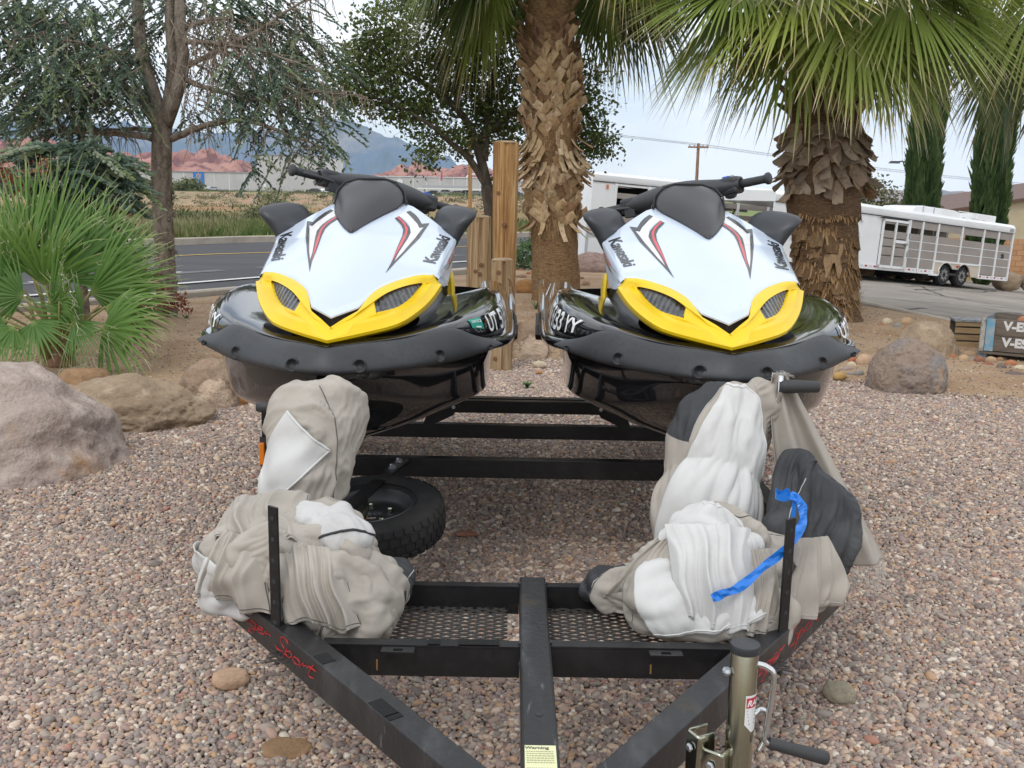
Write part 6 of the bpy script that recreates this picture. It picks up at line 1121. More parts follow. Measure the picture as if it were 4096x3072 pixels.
def jet_ski(label, x0, y0, yaw, mir, green):
    T = thing('jet_ski', label, 'jet ski', (x0, y0, 0), 'pair of jet skis on the trailer', rz=yaw)
    # hull
    HV = [.03, .08, .16, .28, .42, .58, .75, 1.0, 1.6, 2.4, 3.1]; rows = []
    for v in HV:
        gu = float(np.interp(v, [.03, .1, .2, .3, .4, .5, .7, 1], [.03, .15, .25, .335, .41, .47, .515, .525])); gz = .948
        cu = float(np.interp(v, [.03, .08, .16, .28, .42, .58, .75, 1.0, 3.1], [.02, .10, .19, .30, .385, .445, .485, .505, .50])); cz = float(np.interp(v, [.03, .08, .16, .28, .42, .58, .75, 1, 3.1], [.90, .87, .835, .80, .775, .755, .74, .725, .71]))
        kz = float(np.interp(v, [.03, .08, .16, .28, .42, .58, .75, 1., 3.1], [.885, .825, .75, .675, .62, .588, .568, .555, .55]))
        pts = [(gu, gz), (gu*.995, gz-.03), (gu*.97, (gz+cz)/2), (cu*1.0, cz+.012), (cu*.985, cz), (cu*.66, kz+(cz-kz)*.60), (cu*.62, kz+(cz-kz)*.54), (cu*.33, kz+(cz-kz)*.26), (cu*.10, kz+.012), (0, kz)]
        pts = pts+[(-p[0], p[1]) for p in pts[:-1][::-1]]; rows.append([(p[0], v, p[1]) for p in pts])
    b = MB(); b.grid(rows); b.f.append(tuple(range(len(rows)*len(rows[0])-len(rows[0]), len(rows)*len(rows[0])))); b.m.append(0); b.f.append(tuple(range(len(rows[0])))[::-1]); b.m.append(0)
    smooth_sub(b.build('hull', M_hull, T, smooth=True), 2)
    # deck
    rows = []
    for v in DV:
        r_ = [deck_pt(v, j) for j in range(13)]; rows.append(r_+[(-p[0], p[1], p[2]) for p in r_[:-1][::-1]])
    smooth_sub(MB().grid(rows, flip=True).build('deck', M_deck, T, smooth=True), 2)
    # bow bumper
    ts = np.linspace(0, 1, 13)
    top = curve([(0, .04, 1.025), (.128, .11, 1.029), (.23, .215, 1.03), (.305, .29, 1.041), (.36, .345, 1.050), (.405, .40, 1.040), (.455, .46, 1.006), (.515, .535, .985)], ts)
    bot = curve([(0, .0, .935), (.125, .045, .938), (.24, .16, .934), (.315, .245, .931), (.395, .345, .932), (.455, .43, .938), (.52, .50, .95), (.556, .55, .962)], ts)
    rows = []
    for i in range(13):
        a, c = top[i], bot[i]; n_ = np.array([.5*min(1, ts[i]*1.2), -.8, .2]); n_ /= np.linalg.norm(n_); tp = 1-.45*max(0, (ts[i]-.8)/.2)
        rows.append([a+np.array([-.01, .03, -.01]), a+np.array([-.003, .008, .003]), a*.80+c*.20+n_*.009*tp, a*.45+c*.55+n_*.017*tp, a*.15+c*.85+n_*.018*tp, c+n_*.006+np.array([0, 0, .002]), c+np.array([-.012*ts[i], .02, -.006]), c+np.array([-.03*ts[i], .06, .004])])
    full = [mirx(r_) for r_ in rows[::-1]]+rows[1:]
    bo = smooth_sub(MB().grid(full).build('bow_bumper', M_bmp, T, smooth=True), 2)
    cr = bo.data.attributes.new('crease_edge', 'FLOAT', 'EDGE'); W7 = 7
    for e in bo.data.edges:                       # keel line down the bow and the two long edges stay crisp
        a_, b_ = sorted(e.vertices)
        if a_//W7 == 12 and b_//W7 == 12: cr.data[e.index].value = .75
        elif a_ % W7 == b_ % W7 and a_ % W7 in (2, 4): cr.data[e.index].value = .45
    for s in (1, -1):
        for f in (.14, .56, .90):
            a, c = curve(top, [f])[0], curve(bot, [f])[0]; p = a*.27+c*.73; p = np.array([s*p[0], p[1], p[2]]); n_ = Vector((s*.62*min(1, f*1.25), -.78, .12)).normalized(); M_ = n_.to_track_quat('Z', 'Y').to_matrix(); sz = 1. if f < .8 else .45; pv = Vector(p)+n_*.0165
            MB().lathe([(.024*sz, .002), (.021*sz, .0048), (.018*sz, .003), (.014*sz, -.004), (0, -.005)], pv, seg=18, M=M_).build('screw_recess', mat('recess shadow rubber', (.022, .023, .025), .6) if 'recess shadow rubber' not in bpy.data.materials else bpy.data.materials['recess shadow rubber'], bo, smooth=True)
            if sz == 1: MB().lathe([(.0062, -.001), (.0062, .003), (.003, .0035), (.0025, .001), (0, .001)], pv-n_*.003, seg=10, M=M_).build('screw', M_screw, bo)
    # rub rails
    for s in (1, -1):
        P = curve([(.50, .505, .968), (.548, .60, .962), (.583, .72, .960), (.593, .95, .955), (.59, 2., .945), (.54, 3.15, .945)], np.linspace(0, 1, 24)); rows = []
        for p in P: rows.append([(s*(p[0]+a), p[1], p[2]+c) for a, c in ((-.03, .020), (-.008, .022), (.008, .014), (.010, .0), (.008, -.014), (-.006, -.022), (-.04, -.022))])
        rr = smooth_sub(MB().grid(rows, flip=s < 0).build('rub_rail', M_deck, T, smooth=True), 1)
        rows = [[(s*(p[0]+a), p[1], p[2]+c) for a, c in ((.0105, .008), (.0125, .0), (.0105, -.008))] for p in P[3:]]; MB().grid(rows).build('rail_strip', mat('grey rail strip', (.30, .31, .33), .3, coat=.4) if 'grey rail strip' not in bpy.data.materials else bpy.data.materials['grey rail strip'], rr, smooth=True)
        b = MB(); b.prism([(1.55, .86), (1.6, .83), (2.1, .83), (2.15, .86), (2.1, .90), (1.6, .90)], s*.52, s*.625, plane='YZ'); b.build('sponson', M_bmp, T, bevel=.008, fixn=True)
        b = MB(); b.grid([[(s*(.585+.03*k), 1.4+1.6*t_, 1.0-.035*k*k+.02*math.sin(3*t_)) for k in (0, .5, 1)] for t_ in np.linspace(0, 1, 8)]); b.grid([[(s*.615, 1.4+1.6*t_, .965+.02*math.sin(3*t_)-.05*k) for k in (0, 1)] for t_ in np.linspace(0, 1, 8)]); b.build('rear_rail_cap', M_deck, T, smooth=True)
    # yellow headlight surround: a ring of skin from its outer edge in to each headlight opening
    TA, TCn, TT, TC = np.linspace(0, 1, 15), np.linspace(0, 1, 4), np.linspace(0, 1, 15), np.linspace(0, 1, 6)
    B_ = curve([(0, .068, 1.029), (.105, .135, 1.046), (.203, .225, 1.064), (.262, .33, 1.094), (.302, .43, 1.128), (.331, .53, 1.170)], TA)
    CR = line_([(.331, .53, 1.170), (.320, .548, 1.188), (.305, .535, 1.213)], TCn)
    Tt = line_([(.305, .535, 1.213), (.285, .525, 1.213), (.25, .505, 1.212), (.185, .445, 1.197), (.15, .40, 1.185), (.118, .352, 1.170), (.097, .29, 1.148), (.082, .232, 1.122), (.070, .197, 1.106), (.078, .188, 1.099), (.038, .156, 1.085), (0, .126, 1.070)], TT)
    CC = line_([(0, .126, 1.070), (0, .068, 1.029)], TC)
    hb = curve([(.135, .222, 1.109), (.169, .262, 1.114), (.205, .325, 1.122), (.24, .405, 1.148), (.266, .482, 1.184)], TA); ho_ = line_([(.266, .482, 1.184), (.266, .484, 1.187)], TCn)
    ht_ = curve([(.266, .484, 1.187), (.214, .402, 1.182), (.158, .322, 1.164), (.122, .268, 1.138)], TT); hi_ = line_([(.122, .268, 1.138), (.135, .222, 1.109)], TC)
    outer = np.concatenate([B_, CR[1:], Tt[1:], CC[1:-1]]); inner = np.concatenate([hb, ho_[1:], ht_[1:], hi_[1:-1]]); nB, nC, nT = 15, 3, 14
    def ring(s):
        rows = []; n = len(outer)
        for i in range(n):
            o_, q = outer[i], inner[i]; low = i < nB; up = nB+nC <= i < nB+nC+nT
            if low: st_ = [(o_+[0, .05, -.012]), o_, o_+[.0, -.004, .010], o_*.62+q*.38+[.006, -.022, -.004], o_*.5+q*.5+[.002, -.012, .012], o_*.22+q*.78+[0, .004, .004], q+[0, -.003, -.004], q+[-.004, .014, .0]]
            elif up: st_ = [(o_+[0, .03, -.012]), o_, o_+[0, -.004, .003], o_*.7+q*.3+[0, -.009, .006], o_*.5+q*.5+[0, -.010, .005], o_*.25+q*.75+[0, -.008, .003], q+[0, -.004, .002], q+[0, .014, .0]]
            else: st_ = [(o_+[0, .04, -.01]), o_, o_*.9+q*.1+[0, -.004, .0], o_*.65+q*.35+[0, -.010, .0], o_*.45+q*.55+[0, -.006, .002], o_*.22+q*.78+[0, -.002, .002], q+[0, -.002, 0], q+[0, .014, 0]]
            if i == 0 or i >= n-0: pass
            rows.append([(s*max(p[0], 0) if (i == 0 or i >= nB+nC+nT-1) and o_[0] < 1e-6 and k < 3 else s*p[0], p[1], p[2]) for k, p in enumerate(st_)])
        rows.append(rows[0]); return rows
    b = MB(); b.grid(ring(1), flip=True); b.grid(ring(-1)); ys = b.build('headlight_surround', M_yell, T, smooth=True)
    bm = bmesh.new(); bm.from_mesh(ys.data); bmesh.ops.remove_doubles(bm, verts=bm.verts, dist=.0006); bmesh.ops.recalc_face_normals(bm, faces=bm.faces); bm.to_mesh(ys.data); bm.free(); ys.data.set_sharp_from_angle(angle=R(38))
    for s in (1, -1):
        n = 23; ts_ = np.linspace(0, 1, n); lo = np.stack([np.interp(ts_, TA, hb[:, k]) for k in range(3)], 1); hi2 = np.stack([np.interp(1-ts_, TT, ht_[:, k]) for k in range(3)], 1); rows = []
        for i in range(n):
            fl = .0045 if i % 2 else -.0015; rows.append([(s*p[0], p[1]+.018+fl*.8, p[2]) for p in (lo[i]*(1-k)+hi2[i]*k for k in np.linspace(-.04, 1.04, 4))])
        MB().grid(rows, flip=s < 0).build('headlight', M_lens, T)
    b = MB(); b.grid([[(x*k, .16+abs(x)*.95+.02*(1-k)*0+.012, 1.076+abs(x)*.45+z_) for x in np.linspace(-.10, .10, 17) for k in (1,)] for z_ in (-.024, -.004, .016)]); b.build('chin_grille', M_rub, T)
    # hood
    cs = np.linspace(0, 1, 29); Fr = line_([(0, .146, 0), (.075, .222, 0), (.093, .28, 0), (.122, .358, 0), (.15, .402, 0), (.185, .445, 0), (.225, .485, 0), (.262, .513, 0), (.305, .533, 0)], cs)
    Bk = line_([(0, 1.22, 0), (.10, 1.215, 0), (.145, 1.205, 0), (.172, 1.195, 0), (.25, 1.12, 0), (.31, 1.06, 0), (.352, 1.0, 0)], cs); ns = 34; rows = []
    full_ = np.concatenate([-cs[::-1][:-1], cs]); 
    def hp(c, k):
        i = abs(c)*28; j = int(round(i)); u_, v_ = Fr[j][0]*(1-k)+Bk[j][0]*k, Fr[j][1]*(1-k)+Bk[j][1]*k; z = float(hz(u_, v_)); ed = 0
        if k < .02: ed = .004
        return (math.copysign(u_, c) if c else 0., v_, z-ed)
    for k in np.concatenate([[0, .012], np.linspace(.03, 1, ns)]): rows.append([hp(c, k) for c in full_])
    skirt = [(p[0]*.99, p[1]+.012, p[2]-.03) for p in rows[-1]]; skirt2 = [(p[0]*.9, p[1]+.02, p[2]-.14) for p in rows[-1]]
    front = [(p[0], p[1]+.012, p[2]-.005) for p in rows[0]]
    b = MB(); b.grid(rows+[skirt, skirt2], flip=False)
    for s in (1, -1):
        sh = [rows[i][-1 if s > 0 else 0] for i in range(len(rows))]; lowc = curve([(.318, .535, 1.176), (.335, .63, 1.163), (.342, .75, 1.163), (.347, .88, 1.195), (.351, .98, 1.25), (.352, 1.02, 1.29)], np.linspace(0, 1, len(sh)))
        st_ = [[(p[0]+s*o_*(1-.0*k)+ (s*q[0]-p[0])*k, p[1]*(1-k)+q[1]*k, p[2]*(1-k)+q[2]*k) for (k, o_) in ((0, 0), (.10, .006), (.35, .010), (.55, .002), (.75, .004), (1, 0))] for p, q in zip(sh, lowc)]
        b.grid(st_, flip=s > 0)
        b.grid([[(s*q[0], q[1], q[2]) for q in lowc], [(s*(q[0]-.10), q[1]+.02, q[2]-.01) for q in lowc]], flip=s > 0)
    hd = b.build('hood', M_white, T, smooth=True); bm = bmesh.new(); bm.from_mesh(hd.data); bmesh.ops.remove_doubles(bm, verts=bm.verts, dist=.0004); bmesh.ops.recalc_face_normals(bm, faces=bm.faces); bm.to_mesh(hd.data); bm.free(); hd.data.set_sharp_from_angle(angle=R(46))
    b = MB()
    for s in (1, -1): b.tube([(s*p[0], p[1]-.001, p[2]-.003) for p in (hp(c, 0) for c in cs)], .0022, 6)
    b.build('hood_edge', M_edge, hd, smooth=True)
    # decals, laid on the hood's own surface
    def lay(poly, off, m, nm, s):
        bm = bmesh.new(); vs = [bm.verts.new((s*p[0], p[1], 0)) for p in poly]; bm.faces.new(vs if s > 0 else vs[::-1]); bm.normal_update(); bmesh.ops.triangulate(bm, faces=bm.faces, ngon_method='EAR_CLIP')
        for _ in range(2): bmesh.ops.subdivide_edges(bm, edges=[e for e in bm.edges if e.calc_length() > .03], cuts=1); bmesh.ops.triangulate(bm, faces=bm.faces)
        for v in bm.verts: v.co.z = float(hz(v.co.x, v.co.y))+off; v.co.y -= off*.35
        bmesh.ops.recalc_face_normals(bm, faces=bm.faces); me = bpy.data.meshes.new(nm); bm.to_mesh(me); bm.free(); me.materials.append(m); o = bpy.data.objects.new(nm, me); COL.objects.link(o); o.parent = hd
    WHT = [(.122,1.076),(.135,1.105),(.148,1.125),(.168,1.098),(.204,1.034),(.214,.997),(.228,1.012),(.217,.958),(.208,.899),(.174,.701),(.152,.603),(.16,.706),(.176,.86),(.185,.941),(.174,1.),(.152,1.044)]
    BLK = [(.149,1.124),(.163,1.144),(.186,1.12),(.203,1.09),(.22,1.044),(.249,1.071),(.221,.89),(.183,.714),(.134,.501),(.15,.603),(.173,.706),(.208,.899),(.232,1.022),(.214,.997),(.202,1.034),(.168,1.095)]
    BLI = [(.11,1.046),(.125,1.071),(.154,1.029),(.176,.983),(.185,.931),(.178,.855),(.159,.696),(.152,.603),(.134,.501),(.144,.601),(.149,.75),(.156,.892),(.154,.948),(.141,.992)]
    RED = [(.118,1.054),(.125,1.064),(.153,1.017),(.171,.961),(.172,.909),(.165,.794),(.144,.598),(.146,.647),(.159,.858),(.164,.936),(.156,.983),(.138,1.024)]
    for s in (1, -1):
        lay(WHT, .0012, M_wdec, 'white_stripe', s); lay(BLK, .0018, M_blk, 'black_stripe', s); lay(BLI, .0018, M_blk, 'black_stripe', s); lay(RED, .0025, M_rdec, 'red_stripe', s)
        v, f = text_mesh('Kawasaki', 1., .022, .92, sub=2); v = v-[v[:, 0].min(), 0, 0]; wd = v[:, 0].max(); a, c = np.array([.301, .643]), np.array([.338, .985]); d = (c-a)/wd; upv = np.array([-.066, .010])
        if s < 0: a, c = c, a; d = (c-a)/wd
        P = []
        for p in v: q = a+d*p[0]+upv*(p[1])*(1.); P.append((s*q[0], q[1]-.0008, float(hz(q[0], q[1]))+.002))
        MB().add(P, f).build('maker_lettering', M_blk, hd)
        # side sticker strip with red and gold lettering on the flank
        def flank(x, y): q = .60+.36*x; zt = float(hz(np.interp(q, [.533, 1.0], [.305, .352]), q)); zl = float(np.interp(q, [.535, .63, .75, .88, .98, 1.02], [1.176, 1.163, 1.163, 1.195, 1.25, 1.29])); uu = np.interp(q, [.533, 1.0], [.305, .352]); return (s*(uu+.0125), q, zt+(zl-zt)*(.18+.34*(1-y)))
        for (x0_, x1_, y0_, y1_, m) in ((.42, 1., .0, .32, mat('dark gold strip', (.30, .20, .03), .3) if 'dark gold strip' not in bpy.data.materials else bpy.data.materials['dark gold strip']), ):
            MB().grid([[flank(x, y) for y in (y0_, y1_)] for x in np.linspace(x0_, x1_, 8)]).build('flank_strip', m, hd)
        for txt, x0_, x1_, y0_, y1_, m in (('SUPERCHARGED', .42, .98, .42, .95, M_rdec), ('INTERCOOLED', .44, .98, .04, .26, M_blk), ('ULTRA', .02, .40, .1, .95, mat('silver script', (.30, .29, .28), .3) if 'silver script' not in bpy.data.materials else bpy.data.materials['silver script'])):
            v, f = text_mesh(txt, 1., .01, shear=.2); v = (v-v.min(0))/(np.ptp(v, axis=0)+1e-9); MB().add([tuple(np.array(flank(x0_+(x1_-x0_)*(p[0] if s > 0 else 1-p[0]), y0_+(y1_-y0_)*p[1]))+[s*.0015, 0, 0]) for p in v], f).build('flank_lettering', m, hd)
    # windscreen
    E_ = [(-.056, -.030, .893, 0), (-.082, -.010, .935, 0), (-.117, .038, 1.015, 0), (-.145, .090, 1.10, 0), (-.155, .143, 1.185, 0), (-.150, .134, 1.222, 1.502), (-.118, .098, 1.245, 1.538), (-.062, .048, 1.254, 1.553)]; C_ = [(.880, 1.346), (.925, 1.380), (.98, 1.418), (1.035, 1.452), (1.09, 1.484), (1.14, 1.512), (1.185, 1.536), (1.215, 1.553)]; rows = []
    for k_, ((uL, uR, v_, z_), (cv, cz)) in enumerate(zip(E_, C_)):
        if mir: uL, uR = -uR, -uL
        row = []
        for x in np.linspace(-1, 1, 15):
            u_ = uL+(uR-uL)*(x+1)/2; ze = z_ or float(hz(u_, v_))+.004; row.append((u_, v_*(x*x)+cv*(1-x*x), ze*abs(x)**2.3+cz*(1-abs(x)**2.3)))
        rows.append(row)
    o = MB().grid(rows).build('windscreen', M_shield, T, smooth=True); smooth_sub(o, 1); md = o.modifiers.new('thick', 'SOLIDIFY'); md.thickness = .006; md.offset = -1
    b = MB(); b.tube([(p[0], p[1]-.001, p[2]+.002) for p in [r_[0] for r_ in rows[4:]]+rows[-1][1:-1]+[r_[-1] for r_ in rows[4:]][::-1]], .0045, 6); b.build('screen_trim', M_rub, o, smooth=True)
    for s in (1, -1): MB().add([(s*.150, 1.20, 1.455), (s*.128, 1.215, 1.505), (s*.115, 1.255, 1.520), (s*.145, 1.265, 1.455)], [(0, 1, 2, 3)]).build('screen_tab', mat('clear grey tab', (.25, .27, .28), .2) if 'clear grey tab' not in bpy.data.materials else bpy.data.materials['clear grey tab'], o)
    # mirrors
    for s in (1, -1):
        FR = [(.464, 1.030, 1.430), (.405, 1.060, 1.450), (.35, 1.11, 1.458), (.290, 1.16, 1.452), (.262, 1.185, 1.415), (.242, 1.165, 1.365), (.245, 1.125, 1.352), (.300, 1.060, 1.330), (.340, 1.030, 1.275), (.350, 1.030, 1.258), (.376, 1.035, 1.318), (.42, 1.032, 1.382)]
        n = len(FR); cx = np.mean(FR, 0); rid = np.array([.352, 1.010, 1.372]); 
        r0 = [np.array(p) for p in FR]; r1 = [p*.62+rid*.38+np.array([0, -.006, 0]) for p in r0]; bk = [np.array([p[0]*.96+.012, p[1]+.09, p[2]*.94+.083]) for p in r0]; bk2 = [p*.6+np.array([.33, 1.20, 1.37])*.4 for p in bk]
        b = MB(); b.grid([[(s*p[0], p[1], p[2]) for p in rr] for rr in ([np.array(rid)+np.array([0, -.004, 0])]*n, r1, r0, bk, bk2)], closed=True); o = b.build('mirror', M_mirr, T, smooth=True, fixn=True)
        bm = bmesh.new(); bm.from_mesh(o.data); bmesh.ops.remove_doubles(bm, verts=bm.verts, dist=.0005); bm.faces.new([v for v in bm.verts if v.is_boundary][:0] or bm.verts[:3]) if False else None; bmesh.ops.holes_fill(bm, edges=[e for e in bm.edges if e.is_boundary]); bmesh.ops.recalc_face_normals(bm, faces=bm.faces); bm.to_mesh(o.data); bm.free(); smooth_sub(o, 1)
    # steering, turned to one side
    m = -1 if mir else 1; ctr = Vector((-.015*m, 1.55, 1.505)); d = Vector((.665*m, .5, -.16)).normalized(); H = lambda t, dv=0, dz=0: ctr+d*t+Vector((0, dv, dz))
    Mx = d.to_track_quat('Z', 'Y').to_matrix()
    st_ = thing('handlebar', None, None); st_.parent = T; 
    b = MB(); rows = []
    for t_, ry, rz_ in ((-.30, .030, .026), (-.24, .040, .034), (-.16, .058, .046), (-.08, .076, .060), (0, .085, .068), (.08, .08, .064), (.16, .062, .056), (.22, .046, .044), (.27, .034, .034)):
        c = H(t_, -.012, 0); sd = Vector((0, 0, 1)).cross(d).normalized(); up = d.cross(sd); rows.append([c+sd*(ry*math.cos(a))+up*(rz_*math.sin(a)) for a in np.linspace(0, 2*math.pi, 17)[:-1]])
    b.grid(rows, closed=True); o = b.build('handlebar_pad', M_pad, st_, smooth=True); smooth_sub(o, 1)
    for e in (-1, 1):
        g = MB(); g.lathe([(.014, .285*1), (.0175, .29), (.0185, .33), (.0175, .40), (.0185, .415), (.025, .42), (.026, .432), (.021, .437), (0, .436)], ctr, seg=18, M=Mx @ (Matrix.Identity(3) if e > 0 else Matrix.Rotation(math.pi, 3, 'Y'))); g.build('grip', M_grip, st_, smooth=True, angle=50)
        sd = Vector((0, 0, 1)).cross(d).normalized(); up = d.cross(sd); RM = Matrix((d, sd, up)).transposed(); front = -sd if (-sd).y < 0 else sd
        pd = MB(); pd.box(H(e*.258), (.085, .082, .074), M=RM); p_ = pd.build('switch_pod', M_pad, st_, bevel=.014)
        lv = MB()
        if e*m < 0:
            lv.box(H(e*.245)+front*.03-up*.034, (.055, .034, .042), M=RM); lv.tube(finer([H(e*.24)+front*.04-up*.012, H(e*.31)+front*.05-up*.008, H(e*.37)+front*.048-up*.006, H(e*.395)+front*.04-up*.004], 3), [.008]*3*3+[.006], 8)
            lv.build('brake_lever', M_pad, p_, smooth=False, bevel=.004)
        else:
            lv.box(H(e*.25)-up*.03+front*.004, (.05, .046, .05), M=RM); lv.build('throttle_case', M_pad, p_, bevel=.016)
            if True:
                MB().box(H(e*.245)+up*.037+front*.016, (.036, .016, .012), M=RM).build('blue_switch', M_blue, p_, bevel=.003); MB().lathe([(.007, 0), (.007, .008), (0, .009)], H(e*.276)+up*.035+front*.022, seg=10).build('key_switch', M_chrome, p_)
    MB().tube([(0, 1.62, 1.25), (0, 1.52, 1.48)], .05, 12).build('steering_neck', M_pad, st_, smooth=True)
    # body under the hood, yellow side covers, seat
    b = MB(); b.grid([[(x*k, v_, z_) for x in (-1, -.97, .97, 1) for k in ((w_ if abs(x) == 1 else w_*.9),)] for v_, w_, z_ in ((.60, .30, 1.02),)] if False else [[(w_*math.cos(a)*(1 if abs(math.cos(a)) < .99 else 1), v_, z0+h_*math.sin(a)**.8) for a in np.linspace(0, math.pi, 15)] for v_, w_, z0, h_ in ((.50, .26, 1.03, .12), (.7, .312, 1.0, .20), (.95, .325, 1.0, .28), (1.2, .325, .98, .36), (1.4, .31, .9, .36), (1.7, .24, .82, .34))]); b.build('inner_body', M_grey, T, smooth=True)
    for s in (1, -1):
        def cvp(k, t_): return (s*(.330+.012*math.sin(k*3.1)-.05*t_*t_), .93+.05*k+.75*t_, 1.0+.19*k*(1-.4*t_)+.02*t_)
        cv = MB(); cv.grid([[cvp(k, t_) for k in np.linspace(0, 1, 7)] for t_ in np.linspace(0, 1, 9)], flip=s < 0); o = cv.build('side_cover', M_yell, T, smooth=True); md = o.modifiers.new('thick', 'SOLIDIFY'); md.thickness = .012
        cv = MB(); cv.grid([[tuple(np.array(cvp(k, t_))+[s*.003, -.002, 0]) for k in (.5, .6)] for t_ in np.linspace(0.02, 1, 9)]); cv.build('cover_stripe', M_wdec, o)
    b = MB(); b.grid([[(w_*x, v_, z_-.10*abs(x)**3) for x in np.linspace(-1, 1, 11)] for v_, w_, z_ in ((1.5, .12, 1.27), (1.7, .17, 1.20), (2.0, .19, 1.17), (2.3, .20, 1.19), (2.6, .20, 1.22), (3.0, .19, 1.24), (3.1, .17, 1.18))]); b.grid([[(s_*w_, v_, z_-.10-k*.3) for k in (0, 1)] for s_ in (1,) for v_, w_, z_ in ((1.5, .12, 1.27), (1.7, .17, 1.2), (2.0, .19, 1.17), (2.6, .2, 1.22), (3.1, .17, 1.18))]); b.grid([[(-w_, v_, z_-.10-k*.3) for k in (0, 1)] for v_, w_, z_ in ((1.5, .12, 1.27), (1.7, .17, 1.2), (2.0, .19, 1.17), (2.6, .2, 1.22), (3.1, .17, 1.18))]); b.build('seat', M_seat, T, smooth=True)
    # registration on the flanks
    for s in (1, -1):
        v, f = text_mesh('UT 5133 YY', 1., .02, .95, sub=1); v = v-[v[:, 0].min(), 0, 0]; wd = v[:, 0].max(); v0, v1 = (.555, .93) if s > 0 and green else (.50, .90)
        P = []
        for p in v:
            t_ = p[0]/wd if s > 0 else 1-p[0]/wd; vv = v0+(v1-v0)*t_; q = deck_side(vv, .25+.60*p[1]/.72, .006); P.append((s*q[0], q[1], q[2]))
        MB().add(P, f).build('registration_lettering', M_print, T)
        if green and s > 0:
            MB().grid([[tuple(np.array(deck_side(v_, k, .003))) for k in np.linspace(.35, .86, 6)] for v_ in np.linspace(.47, .53, 6)]).build('year_sticker', M_green, T, smooth=True); v, f = text_mesh('2022', 1., .01); v = v/np.array([v[:, 0].max(), .72, 1])
            MB().add([tuple(deck_side(.475+.05*p[0], .66+.13*p[1], .006)) for p in v], f).build('year_lettering', M_print, T); MB().grid([[deck_side(v_, k, .005) for k in (.39, .47)] for v_ in (.49, .515)]).build('year_panel', M_print, T)
        if mir and s < 0: MB().grid([[tuple(np.array(deck_side(v_, k, .003))*[-1, 1, 1]) for k in np.linspace(.6, .85, 4)] for v_ in np.linspace(1.08, 1.13, 4)]).build('orange_sticker', mat('orange sticker', (.55, .13, .03), .5), T)
    return T
jet_ski('white and yellow jet ski on the left with teal year sticker on its flank', -.583, 3.05, .0125, False, True)
jet_ski('white and yellow jet ski on the right with registration UT 5133 YY facing in', .690, 3.05, -.025, True, False)
